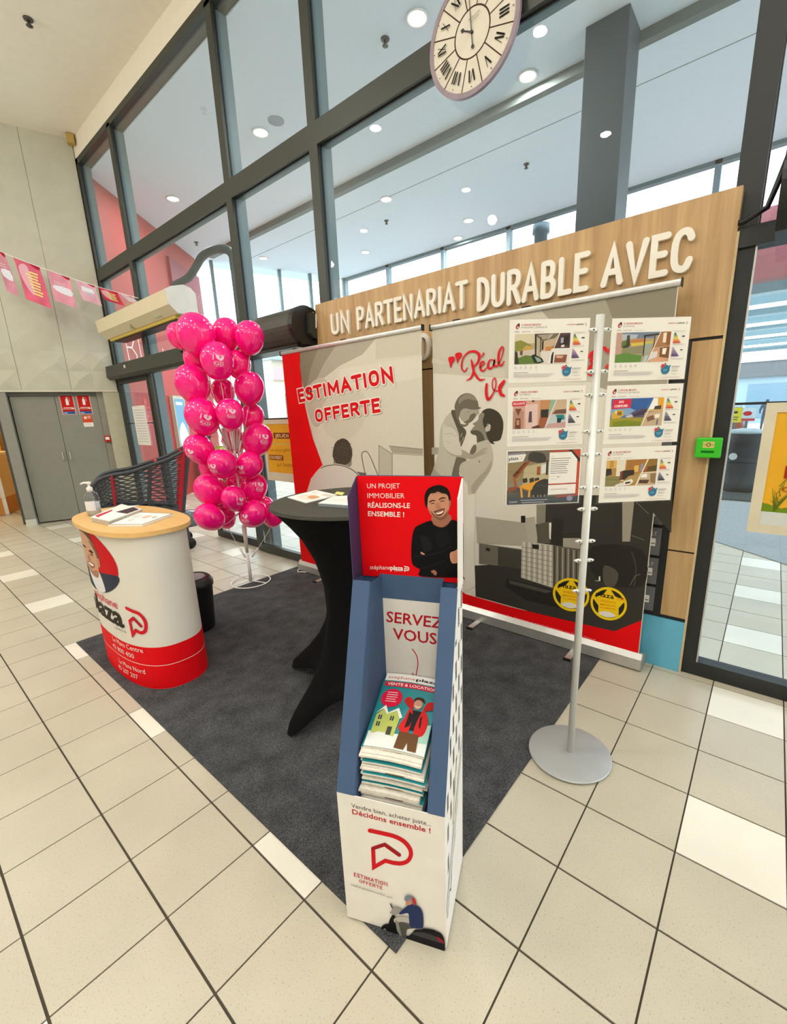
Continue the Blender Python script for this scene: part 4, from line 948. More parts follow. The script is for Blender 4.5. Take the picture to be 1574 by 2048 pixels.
a4(-1, 1, 'middle left property sheet showing a pink room under a red tag', sheet('À VENDRE APPARTEMENT', 'LE MANS', 'g', PH[2], 'EXCLUSIVITÉ'))
a4(1, 0, 'top right property sheet showing a lawn with a pergola', sheet('À VENDRE MAISON', 'LE MANS', 'v', PH[4]))
a4(1, 1, 'middle right property sheet showing a house under deep blue sky', sheet('À VENDRE MAISON', 'MONCÉ EN BELIN', 'g', PH[5], 'SOUS', 'PRIX'))
a4(1, 2, 'bottom right property sheet showing an amber-lit living room', sheet('À VENDRE MAISON', 'LE MANS', 'g', PH[6]))
def sheet3(P):
    P.rect(.015, .02, .985, .985, '#76695a')
    P.poly([(.015, .23), (.40, .20), (.40, .985), (.015, .985)], '#94825f'); P.poly([(.02, .60), (.57, .52), (.57, .9), (.02, .93)], '#8d8777')
    P.poly([(.24, .3), (.57, .22), (.57, .62), (.22, .66)], '#bfb28d'); P.poly([(.30, .08), (.36, .04), (.5, .09), (.51, .24), (.30, .2)], '#3a3933', 3)
    P.poly([(.015, .72), (.25, .63), (.57, .66), (.57, .95), (.015, .95)], '#4f4f4b')
    P.poly([(.28, .21), (.32, .21), (.14, .5), (.10, .5)], '#9a4f2e'); P.poly([(.24, .22), (.28, .22), (.12, .48), (.08, .46)], '#6a3822'); P.poly([(.09, .48), (.12, .48), (.16, .68), (.12, .69)], '#a35a38'); P.poly([(.03, .67), (.13, .65), (.14, .72), (.03, .76)], '#8d4a30')
    P.poly([(.41, .31), (.455, .3), (.455, .46), (.41, .46)], '#a3552e'); P.poly([(.47, .28), (.53, .26), (.53, .42), (.47, .44)], '#dfe0db'); P.poly([(.53, .2), (.56, .2), (.56, .46), (.53, .46)], '#3c3a34')
    for x in (.22, .31, .38): P.poly([(x, .52), (x+.06, .50), (x+.07, .58), (x+.01, .60)], '#3a3029')
    P.poly([(.17, .655), (.47, .54), (.53, .55), (.33, .74)], '#e2a02f'); P.poly([(.17, .655), (.33, .74), (.33, .76), (.17, .675)], '#b87a1c'); P.poly([(.19, .68), (.215, .69), (.24, .9), (.21, .9)], '#e0a64a'); P.poly([(.305, .745), (.33, .75), (.325, .92), (.30, .91)], '#e3ab52')
    P.poly([(.40, .60), (.56, .54), (.57, .80), (.42, .86), (.34, .80)], '#2c2e30', 3)
    for x in (.37, .43, .47, .52): P.rect(x, .82, x+.01, .94, '#b5a58c')
    P.poly([(.02, .06), (.24, .04), (.24, .075), (.02, .09)], '#8f8e99'); P.poly([(.02, .09), (.26, .075), (.22, .205), (.02, .225)], '#eceae4'); P.text('plaza', (.03, .18), (.155, .168), (.03, .125), '#2f2a2c', 'b'); P.stroke([(.17, .12), (.205, .125), (.2, .16), (.17, .165)], .008, '#d9bfc0')
    P.poly([(.58, .03), (.98, .03), (.98, .985), (.945, .985), (.945, .16), (.86, .055), (.58, .055)], '#c24a36'); P.poly([(.82, .03), (.87, .03), (.98, .19), (.98, .26)], '#2f2c2c')
    P.poly([(.57, .065), (.86, .065), (.945, .2), (.945, .62), (.57, .63)], '#ebe7e0'); P.rect(.57, .625, .95, .645, '#b5402f'); P.poly([(.57, .65), (.945, .645), (.945, .82), (.57, .83)], '#eae6df')
    P.lines(.59, .86, [.17, .21, .25, .285, .32, .355, .395, .43], .010, '#6b6664', .25); P.lines(.60, .63, [.13], .008, '#b5a3a0'); P.lines(.59, .72, [.49, .54], .006, '#c4bdb9', .3); P.rect(.69, .50, .71, .515, '#77716f'); P.lines(.60, .88, [.72, .735], .008, '#c2bbb6', .2)
    P.poly([(.015, .86), (.985, .86), (.985, .985), (.015, .985)], '#474d55'); P.poly([(.68, .85), (.95, .83), (.95, .875), (.68, .88)], '#a3544c'); P.lines(.20, .60, [.905], .016, '#9aa0a8', .1); P.lines(.22, .55, [.95], .010, '#c3c7cb', .2)
    P.text('Cuisine', (.05, .955), (.155, .95), (.05, .915), '#cfd2d4', 'r'); P.disc(.87, .905, .045, .055, '#777b8e', 20); P.disc(.87, .905, .036, .043, '#8d90a3', 20)
a4(-1, 2, 'bottom left property sheet with orange table photograph and red border', sheet3)

# ---- cardboard magazine dispenser
DO = np.array([.650, -.449, 0.]); D1 = np.array([.382, -.9242, 0]); D2 = np.array([.9242, .382, 0]); DZ = np.array([0, 0, 1.])
def dp(a, b, z): return DO+D1*a+D2*b+DZ*z
DWd, DD = .312, .275
ds = thing('magazine_dispenser', tuple(dp(DWd/2, DD/2, 0)), 'tall blue and white cardboard dispenser standing on the carpet corner', 'display stand')
ZB = .0075
def card(poly, d, name, m_, par=ds): return MB().prism([dp(*p) for p in poly], D1*d[0]+D2*d[1]+DZ*d[2]).build(name, m_, par)
FR = card([(0, 0, ZB), (DWd, 0, ZB), (DWd, 0, .476), (0, 0, .476)], (0, .003, 0), 'front_panel', WHITEC)
side = [(0, ZB), (DD, ZB), (DD, 1.04), (.20, 1.04), (.0035, .476), (.0035, ZB)]
SL_ = card([(0, b, z) for b, z in side], (.003, 0, 0), 'side_panel', BLUEC)
SR_ = card([(DWd-.003, b, z) for b, z in side], (.003, 0, 0), 'side_panel', WHITEC)
card([(0.003, DD-.003, ZB), (DWd-.003, DD-.003, ZB), (DWd-.003, DD-.003, 1.34), (0.003, DD-.003, 1.34)], (0, .003, 0), 'back_panel', BLUEC)
# sloped flanges facing the front
def flange(a0, a1):
    return MB().prism([dp(a0, 0, .477), dp(a1, 0, .477), dp(a1, .20, 1.04), dp(a0, .20, 1.04)], D2*.003).build('flange', BLUEC, ds)
flange(.0, .054); flange(DWd-.046, DWd)
card([(.054, .002, .478), (.054, .2, 1.035), (.066, DD-.003, 1.035), (.066, DD-.003, .44), (.058, .03, .44)], (.002, 0, 0), 'inner_side', BLUEC)
card([(DWd-.048, .002, .478), (DWd-.048, .2, 1.035), (DWd-.058, DD-.003, 1.035), (DWd-.058, DD-.003, .44), (DWd-.05, .03, .44)], (.002, 0, 0), 'inner_side', BLUEC)
card([(.056, .0035, .43), (DWd-.05, .0035, .43), (DWd-.05, DD-.004, .43), (.056, DD-.004, .43)], (0, 0, .004), 'shelf', BLUEC)
IP = card([(.058, DD-.010, .434), (DWd-.052, DD-.010, .434), (DWd-.052, DD-.010, 1.04), (.058, DD-.010, 1.04)], (0, .004, 0), 'inner_back', BLUEC)
HP = card([(.004, DD-.008, 1.03), (DWd+.004, DD-.008, 1.03), (DWd+.004, DD-.008, 1.338), (.004, DD-.008, 1.338)], (0, .0045, 0), 'header_panel', RED)
card([(.0, DD-.004, 1.03), (.0, .20, 1.04), (.0, .20, 1.29), (.0, DD-.004, 1.338)], (.003, 0, 0), 'header_wing', NAVYC)
card([(DWd, DD-.004, 1.03), (DWd, .20, 1.04), (DWd, .20, 1.29), (DWd, DD-.004, 1.338)], (.004, 0, 0), 'header_wing', WHITEC)
def dfn(b): return lambda x, y: onP(x, y, dp(0, b, 0), D2)
C_ = crop(660, 940, 4.875); L = lambda pts: [C_(*p) for p in pts]
P = Print(dfn(DD-.008), -D2, .00006, .0003)
P.text('UN PROJET', C_(362, 178), C_(682, 178), C_(360, 132), '#f3dcd8', 'r'); P.text('IMMOBILIER', C_(366, 273), C_(728, 275), C_(364, 226), '#f3dcd8', 'r')
P.text('RÉALISONS-LE', C_(370, 366), C_(780, 370), C_(369, 320), '#f5e6e2', 'b'); P.text('ENSEMBLE !', C_(372, 448), C_(724, 458), C_(371, 402), '#f5e6e2', 'b')
SK, SK2 = '#c58e73', '#a06a54'
P.poly(L([(1000, 450), (1005, 520), (1060, 555), (1110, 555), (1160, 520), (1185, 490), (1160, 430)]), SK2, 4)
P.poly(L([(940, 270), (955, 370), (990, 440), (1045, 488), (1085, 492), (1130, 465), (1160, 390), (1170, 290), (1130, 210), (1000, 210)]), SK, 4)
P.poly(L([(975, 390), (1000, 445), (1050, 487), (1090, 490), (1135, 460), (1158, 385), (1130, 420), (1095, 455), (1050, 455), (1005, 420)]), '#80594a', 4)
P.poly(L([(1012, 402), (1060, 385), (1110, 372), (1120, 385), (1065, 402), (1020, 415)]), '#70493c', 3)
P.poly(L([(930, 345), (922, 260), (950, 190), (1010, 155), (1085, 148), (1150, 185), (1175, 260), (1172, 335), (1162, 305), (1152, 258), (1128, 232), (1090, 226), (1055, 210), (1020, 224), (985, 228), (966, 250), (955, 285), (948, 365)]), '#1b1513', 3)
for k in range(7): P.stroke(L([(975+k*28, 232-abs(k-3)*-3), (985+k*27, 175+abs(k-3)*9)]), [.9, .3], '#3b302b', 0)
P.poly(L([(970, 318), (1000, 300), (1030, 303), (1028, 296), (1000, 290), (968, 306)]), '#2a1c17'); P.poly(L([(1065, 292), (1095, 276), (1130, 276), (1128, 268), (1095, 264), (1063, 282)]), '#2a1c17')
P.stroke(L([(985, 330), (1003, 322), (1020, 328)]), 1.2, '#3a251d', 3); P.stroke(L([(1078, 308), (1098, 298), (1115, 303)]), 1.2, '#3a251d', 3)
P.poly(L([(1040, 320), (1060, 318), (1082, 362), (1068, 374), (1040, 372), (1030, 362)]), '#b37a60', 3)
P.poly(L([(1025, 415), (1065, 412), (1112, 388), (1108, 415), (1085, 440), (1050, 445)]), '#6d3a30', 3); P.poly(L([(1034, 418), (1068, 414), (1106, 394), (1100, 412), (1070, 428), (1044, 428)]), '#efe6dc', 3)
P.poly(L([(1165, 300), (1180, 300), (1178, 350), (1163, 355)]), SK2, 3)
x_r = 1300
P.poly(L([(825, 570), (880, 530), (985, 492), (1010, 530), (1060, 556), (1110, 556), (1155, 525), (1188, 485), (1260, 505), (x_r, 520), (x_r, 1030), (1280, 1045), (890, 1035), (880, 968), (815, 928), (795, 850), (800, 680)]), '#101013', 3)
P.poly(L([(880, 640), (960, 660), (1000, 760), (920, 800), (900, 720)]), '#1c1c20', 4); P.poly(L([(1040, 600), (1120, 580), (1180, 700), (1060, 760)]), '#17171b', 4)
P.stroke(L([(820, 840), (960, 830), (1120, 780), (1180, 740)]), 1.1, '#29292e', 4); P.stroke(L([(880, 960), (1000, 930), (1120, 880)]), 1.1, '#26262b', 4)
P.poly(L([(1170, 812), (1220, 785), (1262, 765), (1262, 885), (1190, 905)]), SK, 3); P.poly(L([(890, 795), (925, 815), (920, 825), (888, 815)]), SK, 2); P.poly(L([(985, 985), (1020, 972), (1045, 1000), (1030, 1025), (1005, 1005)]), SK2, 3)
P.text('stéphane', C_(393, 965), C_(590, 968), C_(393, 925), '#f3e3df', 'r'); P.text('plaza', C_(592, 970), C_(715, 976), C_(592, 928), '#f6eae6', 'h')
emblem(P, lambda x, y: C_(728+46*x, 935+48*y), 1.9, '#f3dcd8', '#f0d2cd')
P.lines(C_(630, 980)[0], C_(712, 980)[0], [C_(630, 980)[1]], .8, '#eeb9b4')
P.build(HP, 'header_print')
P = Print(dfn(DD-.010), -D2, .00006, .0003)
P.poly([proj(dp(a, DD-.010, z))[:2] for a, z in ((.062, .436), (DWd-.054, .436), (DWd-.054, .962), (.062, .962))], '#dfdcd6')
P.text('SERVEZ', C_(548, 1478), C_(1098, 1545), C_(552, 1378), '#b81d2b', 'b'); P.text('VOUS', C_(616, 1645), C_(1042, 1700), C_(612, 1542), '#b81d2b', 'b')
P.stroke(L([(805, 1745), (845, 1810), (858, 1890), (845, 1970), (832, 2030)]), 1.9, '#b81d2b', 5); P.stroke(L([(803, 1980), (832, 2032), (878, 2008)]), 1.9, '#b81d2b')
P.build(IP, 'inner_print')
E_ = crop(640, 1560, 4.629); L = lambda pts: [E_(*p) for p in pts]
P = Print(dfn(0), -D2, .00006, .0003)
P.text('Vendre bien, acheter juste...', E_(292, 252), E_(1030, 428), E_(288, 214), '#4f4741', 'r'); P.text('Décidons ensemble !', E_(300, 312), E_(1025, 492), E_(297, 268), '#c02531', 'b')
P.stroke(L(spline([(462, 466), (580, 492), (690, 520), (775, 565), (830, 630), (842, 690), (815, 745), (755, 770), (680, 765)], 5, False)), 8.4, '#d01822', 0, False, 1, True)
P.poly(L([(460, 448), (480, 452), (480, 486), (460, 484)]), '#d01822')
P.stroke(L([(680, 765), (605, 745), (500, 805), (492, 632)]), 8.0, '#d01822'); P.poly(L([(480, 780), (512, 785), (486, 832)]), '#d01822')
P.stroke(L([(492, 630), (600, 595), (735, 692)]), 7.4, '#9f1720')
P.block('ESTIMATION', E_(315, 888), E_(628, 980), E_(313, 853), '#c02531', .15); P.block('OFFERTE', E_(365, 943), E_(580, 1008), E_(363, 912), '#c02531', .15)
P.text('stephaneplazaimmobilier.com', E_(290, 965), E_(672, 1087), E_(290, 951), '#3f3a37', 'r')
# scooter rider
P.poly(L([(565, 1380), (585, 1335), (640, 1320), (690, 1350), (700, 1400), (660, 1430), (590, 1415)]), '#1a1a1c', 4); P.disc(*E_(602, 1378), 6.4, 7.2, '#121214', 18); P.disc(*E_(602, 1378), 3.0, 3.4, '#8d8d90', 14); P.disc(*E_(602, 1378), 1.3, 1.5, '#2a2a2c', 10)
P.poly(L([(640, 1310), (680, 1230), (700, 1260), (720, 1400), (800, 1440), (860, 1400), (900, 1370), (1080, 1385), (1150, 1450), (1155, 1580), (1100, 1570), (960, 1530), (840, 1480), (740, 1440), (660, 1400)]), '#17171a', 3)
P.poly(L([(860, 1400), (960, 1400), (1080, 1440), (1140, 1500), (1000, 1460), (870, 1420)]), '#3d3d43', 3); P.poly(L([(960, 1360), (1060, 1375), (1072, 1395), (1000, 1395), (950, 1385)]), '#101012', 3); P.poly(L([(1080, 1435), (1140, 1470), (1150, 1500), (1100, 1475)]), '#8d1f2c', 3)
P.poly(L([(690, 1270), (760, 1250), (840, 1270), (840, 1310), (760, 1300), (700, 1310)]), '#b9b6ad', 3); P.poly(L([(650, 1130), (668, 1140), (682, 1180), (665, 1170)]), '#59595c', 3); P.poly(L([(665, 1200), (690, 1160), (740, 1170), (760, 1200), (700, 1240), (650, 1215)]), '#9a9995', 3)
P.poly(L([(700, 1300), (725, 1300), (770, 1420), (740, 1425)]), '#8e8d86', 3); P.poly(L([(750, 1330), (790, 1330), (800, 1420), (780, 1430)]), '#d9d6cf', 3); P.poly(L([(740, 1300), (850, 1330), (870, 1360), (810, 1370), (800, 1440), (770, 1440), (740, 1350)]), '#55544e', 3)
P.poly(L([(735, 1220), (800, 1160), (850, 1135), (920, 1160), (955, 1220), (960, 1340), (930, 1360), (850, 1350), (830, 1300), (820, 1220), (760, 1230)]), '#27355f', 3)
P.poly(L([(815, 1110), (840, 1090), (865, 1100), (850, 1135), (820, 1145), (800, 1140), (800, 1115)]), '#c08a74', 3); P.poly(L([(785, 1085), (800, 1060), (840, 1055), (870, 1075), (890, 1110), (885, 1140), (860, 1135), (850, 1100), (820, 1095), (800, 1110)]), '#7b8593', 3); P.poly(L([(855, 1075), (880, 1080), (895, 1120), (890, 1145), (868, 1130)]), '#b5353a', 3)
P.build(FR, 'front_print')
# side print: rows of small repeated marks, then a white field with a scribbled line of writing
P = Print(lambda b, z: dp(DWd, b, z), D1, .00006, .0003)
P.up()
for i in range(9):
    for j in range(6):
        b0 = .03+j*.043; z0 = .10+b0*1.35+i*.105-.02*j
        if z0 > .99-.0*b0 or z0 < .18+b0*1.5: continue
        if z0 > .476+(b0)*2.82: continue
        for k in range(7):
            if z0+k*.008 > .47+b0*2.7: break
            P.poly([(b0, z0+k*.008), (b0+.020, z0+k*.008+.003), (b0+.020, z0+k*.008+.0072), (b0, z0+k*.008+.0042)], '#4b4e53', 0, 0)
P.poly([(.01, .10), (.26, .46), (.26, .52), (.01, .16)], '#c9c9c6'); P.poly([(.10, .34), (.16, .50), (.18, .52), (.13, .33)], '#ddd3b4')
P.stroke([(.02, .10), (.05, .16), (.07, .14), (.09, .22), (.13, .25), (.15, .31), (.19, .34)], .005, '#5d6066', 4); P.stroke([(.03, .21), (.08, .27), (.12, .34), (.20, .45)], .003, '#9aa0a8', 4)
P.build(SR_, 'side_print')['kind'] = 'stuff'
# ---- magazines piled in the dispenser
rg = random.Random(11)
N_M = 28
ORD = 'topmost second third fourth fifth sixth seventh eighth ninth tenth eleventh twelfth thirteenth fourteenth fifteenth sixteenth seventeenth eighteenth nineteenth twentieth twenty-first twenty-second twenty-third twenty-fourth twenty-fifth twenty-sixth twenty-seventh lowest'.split()
def nth(k): return ORD[k]
TEAL = mat('teal_cover', '#1f8a92', .4)
for k in range(N_M):       # k = 0 lowest; upper copies lean back against the inner panel
    t_ = k/(N_M-1)
    z0 = .4365+k*.0062
    lean = .02+.45*max(0, t_-.25)**1.25
    a0 = .060+rg.uniform(0, .014); w = .178+rg.uniform(-.005, .005)
    bf = .010+.018*t_+rg.uniform(0, .020); ln = min(.235, (.255-bf)/math.cos(lean*1.3))
    mb = MB(); rows = []; rows2 = []
    for i in range(6):
        s = i/5; ang = lean*(.5+.9*s)
        b = bf+ln*s*math.cos(lean*1.1); z = z0+ln*s*math.sin(lean*.9+.12*s)*1.0
        rows.append([dp(a0+w*f, b, z+.0035*math.sin(f*3.1)*(.5+t_)) for f in (0, .25, .5, .75, 1)])
        rows2.append([dp(a0+w*f, b, z+.0053+.0035*math.sin(f*3.1)*(.5+t_)) for f in (0, .25, .5, .75, 1)])
    n_ = nth(N_M-1-k)
    t = thing('magazine', tuple(dp(a0+w/2, bf, z0)), ('magazine with red-jacketed man on its teal cover, topmost in the dispenser pile' if k == N_M-1 else '%s magazine from the top of the pile in the blue dispenser' % n_ if k else 'lowest magazine of the pile in the blue dispenser'), 'magazine', 'magazines piled in the dispenser')
    mb.grid(rows2); nfc = len(mb.f)
    body = MB(); body.grid([r[::-1] for r in rows])
    for E1, E2 in ((rows, rows2),):
        body.grid([E1[0], E2[0]]); body.grid([E2[-1], E1[-1]]); body.grid([[r[0] for r in E2], [r[0] for r in E1]]); body.grid([[r[-1] for r in E1], [r[-1] for r in E2]])
    body.build('pages', mat('page_edges', '#dcd8cd' if k % 3 else '#dcd8cd', .8, vary=.12, scale=90), t)
    mb.build('cover', TEAL if (k % 5 == 1 or k == N_M-1) else mat('page_edges', '#dcd8cd', .8), t)
    if k == N_M-1:
        top = rows2
        def cov(u, v, R2=rows2):        # u 0..1 left-right, v 0..1 bottom-top on the bent cover
            s = min(max(v, 0), .9999)*5; i = int(s); f = s-i; g = min(max(u, 0), .9999)*4; j = int(g); h = g-j
            a = R2[i][j]*(1-h)+R2[i][j+1]*h; b = R2[i+1][j]*(1-h)+R2[i+1][j+1]*h
            return a*(1-f)+b*f
        nv = np.cross(rows2[2][4]-rows2[2][0], rows2[5][2]-rows2[1][2]); nv /= np.linalg.norm(nv); nv = nv if nv[2] > 0 else -nv
        P = Print(cov, nv, .0001, .001)
        def gr(x0, y0, x1, y1, c):
            n = 6; P.up()
            for i in range(n):
                for j in range(n):
                    P.rect(x0+(x1-x0)*i/n, y0+(y1-y0)*j/n, x0+(x1-x0)*(i+1)/n, y0+(y1-y0)*(j+1)/n, c, 0)
        gr(0, .90, 1, 1, '#ecebe6'); P.text('stéphane', (.05, .93), (.55, .93), (.05, .965), '#cf3f4f', 'r', flat=False); P.text('plaza', (.57, .93), (.97, .93), (.57, .965), '#2b2628', 'h', flat=False)
        gr(.02, .82, 1, .885, '#cf2b45'); P.text('VENTE & LOCATION', (.07, .835), (.97, .835), (.07, .87), '#f6e6e6', 'b', flat=False)
        P.disc(.22, .66, .19, .125, '#dc1c45', 24); P.lines(.12, .32, [.61, .64, .67, .70, .73], .010, '#f3c9cf', .2)
        gr(0, .0, 1, .20, '#dfe6e2'); P.poly([(.04, .18), (.04, .42), (.16, .52), (.22, .44), (.38, .50), (.46, .40), (.44, .16)], '#b9c76a'); P.poly([(.02, .44), (.16, .56), (.24, .46), (.40, .54), (.50, .42), (.46, .40), (.38, .50), (.22, .44), (.14, .51)], '#eef0ea')
        for (x, y) in ((.09, .36), (.09, .27), (.30, .36)): P.rect(x, y, x+.06, y+.06, '#3a3d3a'); P.rect(x+.026, y, x+.034, y+.06, '#d9dcc8', 0)
        P.rect(.30, .17, .38, .28, '#4a4a44'); P.poly([(.80, .14), (1, .16), (1, .40), (.80, .36)], '#a9d3c4'); P.rect(.86, .18, .93, .27, '#e8d9a2')
        P.poly([(.60, .54), (.82, .54), (.84, .28), (.58, .28)], '#2a2728'); P.poly([(.58, .55), (.64, .56), (.66, .24), (.48, .28), (.54, .42)], '#d32a2c', 3); P.poly([(.80, .55), (.86, .55), (.94, .42), (.90, .24), (.74, .24)], '#d32a2c', 3)
        P.poly([(.58, .56), (.46, .64), (.52, .70), (.62, .66), (.64, .56)], '#c02628', 3); P.poly([(.84, .56), (.98, .60), (.98, .68), (.88, .68), (.82, .60)], '#c02628', 3)
        P.disc(.71, .62, .075, .065, '#c9957c', 16); P.poly([(.62, .66), (.66, .71), (.78, .71), (.83, .65), (.78, .67), (.70, .68)], '#4a2f25', 3); P.stroke([(.67, .595), (.71, .585), (.75, .595)], .012, '#efe2d8', 3)
        P.poly([(.52, .24), (.84, .24), (.86, .02), (.72, .02), (.69, .12), (.66, .02), (.50, .02)], '#6a4a30')
        P.build(t, 'cover_print')
    if k % 4 == 2:
        P = Print(lambda u, v, r=rows, r2=rows2: (r[0][1]*(1-u)+r[0][3]*u)*(1-v)+(r2[0][1]*(1-u)+r2[0][3]*u)*v, -D2, .0003, .0004)
        P.poly([(.3, .1), (.9, .2), (.85, .8), (.25, .7)], '#6b5546'); P.build(t, 'page_picture')

# ---- promotional counter (rounded oval), printed wrap, beech top
CC = np.array([.94, 1.69]); CA, CB, CE = .222, .475, 2.5
def oval(th, ax=CA, ay=CB, e=CE):
    c, s = math.cos(th), math.sin(th)
    return CC+np.array([ax*math.copysign(abs(c)**(2/e), c), ay*math.copysign(abs(s)**(2/e), s)])
NV = 72
ring = [oval(2*math.pi*k/NV) for k in range(NV)]
ct = thing('promotional_counter', (.94, 1.69, 0), 'white and red oval counter with a beech top at the carpet edge', 'counter')
mb = MB(); mb.smooth = True
HZ = .925
mb.grid([[(p[0], p[1], z) for p in ring] for z in (.0085, .30, .62, HZ)], True)
wrap = mb.build('wrap', mat('counter_wrap', '#dedad0', .5, vary=.01), ct)
mb = MB(); top = [oval(2*math.pi*k/NV, CA+.028, CB+.028) for k in range(NV)]
mb.grid([[(p[0], p[1], z) for p in top] for z in (HZ+.002, HZ+.027)], True); mb.add([(p[0], p[1], HZ+.027) for p in top], [tuple(range(NV))]); mb.add([(p[0], p[1], HZ+.002) for p in top], [tuple(range(NV-1, -1, -1))])
bev(mb.build('counter_top', BEECH, ct), .005)
ZT = HZ+.027
# the wrap's print lives in arc length s (metres, growing to the right as seen from the hall) and height z
arc = [0.]; fine = [oval(math.pi*2*k/2000) for k in range(2001)]
for k in range(2000): arc.append(arc[-1]+float(np.linalg.norm(fine[k+1]-fine[k])))
def arcpt(s):
    s = s % arc[-1]; i = int(np.searchsorted(arc, s))-1; i = max(0, min(i, 1999)); f = (s-arc[i])/(arc[i+1]-arc[i]+1e-12)
    return fine[i]*(1-f)+fine[i+1]*f
def wrapn(p):
    d = (np.asarray(p[:2])-CC)/np.array([CA**2, CB**2])*1.0
    d = np.array([math.copysign(abs((p[0]-CC[0])/CA)**(CE-1)/CA, p[0]-CC[0]), math.copysign(abs((p[1]-CC[1])/CB)**(CE-1)/CB, p[1]-CC[1])])
    d = d/np.linalg.norm(d); return np.array([d[0], d[1], 0])
def wrapfn(s, z): q_ = arcpt(s); return np.array([q_[0], q_[1], z])
def pix2wrap(x, y):
    best = None
    for k in range(700, 1990, 2):           # the side turned to the hall
        a = fine[k]; q_ = proj((a[0], a[1], .5))
        d = ray(x, y); dx = a[0]-CAM[0]
        nrm = wrapn(a)
        if np.dot(nrm[:2], CAM[:2]-a) <= 0: continue
        # where the vertical plane towards this surface point meets the ray
        t = math.hypot(*(a-CAM[:2]))/math.hypot(d[0], d[1]); h = CAM+d*t
        e = math.hypot(h[0]-a[0], h[1]-a[1])
        if best is None or e < best[0]: best = (e, arc[k], h[2])
    return best[1], best[2]
P = Print(wrapfn, wrapn, .00006, .0006)
def band(z0, z1, c, s0=0, s1=None, n=90):
    P.up(); s1 = s1 or arc[-1]
    for k in range(n): P.rect(s0+(s1-s0)*k/n, z0, s0+(s1-s0)*(k+1)/n, z1, c, 0)
band(.010, .275, '#e10a17')
band(.158, .162, '#f1cdc9')
F_ = crop(100, 940, 4.267)
W_ = lambda x, y: pix2wrap(*F_(x, y))
# portrait disc: right half traced, left half mirrored round the bend
c_s, c_z = W_(345, 800); r_s = W_(592, 900)[0]-c_s; zt_ = W_(330, 500)[1]; zb_ = W_(520, 1092)[1]
c_z = (zt_+zb_)/2; r_z = (zt_-zb_)/2
pd = lambda u, v: (c_s+r_s*u, c_z+r_z*v)
def fan(pts, c):
    P.up()
    poly = [np.array(pd(*p)) for p in pts]; lo = min(p[0] for p in poly); hi = max(p[0] for p in poly); n = max(1, int((hi-lo)/.012))
    def clip(pl, x, keep):
        out = []
        for i in range(len(pl)):
            a, b = pl[i], pl[(i+1) % len(pl)]; ia, ib = keep*(a[0]-x) >= 0, keep*(b[0]-x) >= 0
            if ia: out.append(a)
            if ia != ib: f = (x-a[0])/(b[0]-a[0]); out.append(a+(b-a)*f)
        return out
    for k in range(n):
        q_ = clip(clip(poly, lo+(hi-lo)*k/n, 1), lo+(hi-lo)*(k+1)/n, -1)
        if len(q_) > 2: P.poly(q_, c, 0, 0)
fan([(math.cos(2*math.pi*k/40), math.sin(2*math.pi*k/40)) for k in range(40)], '#c8101c')
fan(spline([(-.95, -.45), (-.2, -.25), (.35, -.30), (.97, -.22), (.85, -.6), (.45, -.92), (0, -.99), (-.5, -.86)], 4), '#33384a')
fan(spline([(-.1, -.25), (.35, -.25), (.5, -.75), (.42, -.92), (.1, -.97), (-.1, -.6)], 4), '#dedfe2')
fan(spline([(-.55, .5), (-.4, .92), (.05, .9), (.42, .5), (.45, .1), (.38, -.3), (.30, -.52), (.05, -.52), (-.35, -.2), (-.55, .1)], 4), '#c99d80')
fan(spline([(.18, .62), (.42, .50), (.52, .2), (.46, .05), (.40, .3), (.30, .48)], 4), '#6d5543'); fan(spline([(-.55, .5), (-.45, .85), (0, .99), (.25, .86), (.40, .55), (.05, .78), (-.3, .75)], 4), '#5d4636')
fan(spline([(-.3, .30), (-.1, .36), (.0, .32), (-.1, .29)], 3), '#3c2a22'); fan(spline([(.10, .26), (.24, .32), (.32, .26), (.22, .22)], 3), '#3c2a22'); fan(spline([(.14, .17), (.22, .20), (.28, .17), (.22, .14)], 3), '#4a3329')
fan(spline([(.02, .12), (.08, .12), (.12, -.04), (.02, -.08), (-.04, -.04)], 3), '#b27f65'); fan(spline([(-.12, -.16), (.08, -.10), (.26, -.12), (.18, -.26), (.02, -.30)], 3), '#8c5a49'); fan(spline([(-.08, -.17), (.08, -.13), (.22, -.15), (.14, -.22), (.02, -.22)], 3), '#eee6dc')
fan(spline([(.42, .12), (.52, .14), (.5, -.1), (.42, -.08)], 3), '#b98a6e'); fan(spline([(-.1, -.36), (.1, -.38), (.3, -.28), (.34, -.42), (.2, -.54), (0, -.5)], 3), '#a97c65')
# name and emblem
s1, z1 = W_(585, 1185); hz = .040
P.text('stéphane', (s1-.38, z1), (s1, z1), (s1-.38, z1+.050), '#d8323f', 'r', flat=False)
s1, z1 = W_(640, 1345)
P.text('plaza', (s1-.54, z1), (s1, z1), (s1-.54, z1+.122), '#2e2821', 'h', flat=False)
P.lines(s1-.13, s1+.005, [z1-.034, z1-.028], .004, '#b9b3a9')
ea, eb = W_(655, 1170), W_(850, 1420)
emblem(P, lambda x, y: (ea[0]+(eb[0]-ea[0])*x, ea[1]+(eb[1]-ea[1])*y), .020, '#d01a2a', '#b3182a')
for t_, x1, y1, x0, y0, h in (('Le Mans Centre', 795, 1535, 540, 1437, .030), ('43 800 400', 722, 1585, 545, 1502, .030), ('Le Mans Nord', 815, 1715, 590, 1600, .030), ('43 207 207', 755, 1762, 590, 1667, .030)):
    (sa, za), (sb, zb2) = W_(x0, y0), W_(x1, y1); P.text(t_, (sa, zb2-.018), (sb, zb2-.018), (sa, zb2+h-.018), '#f4ddd9', 'r', flat=False)
P.build(wrap, 'wrap_print')
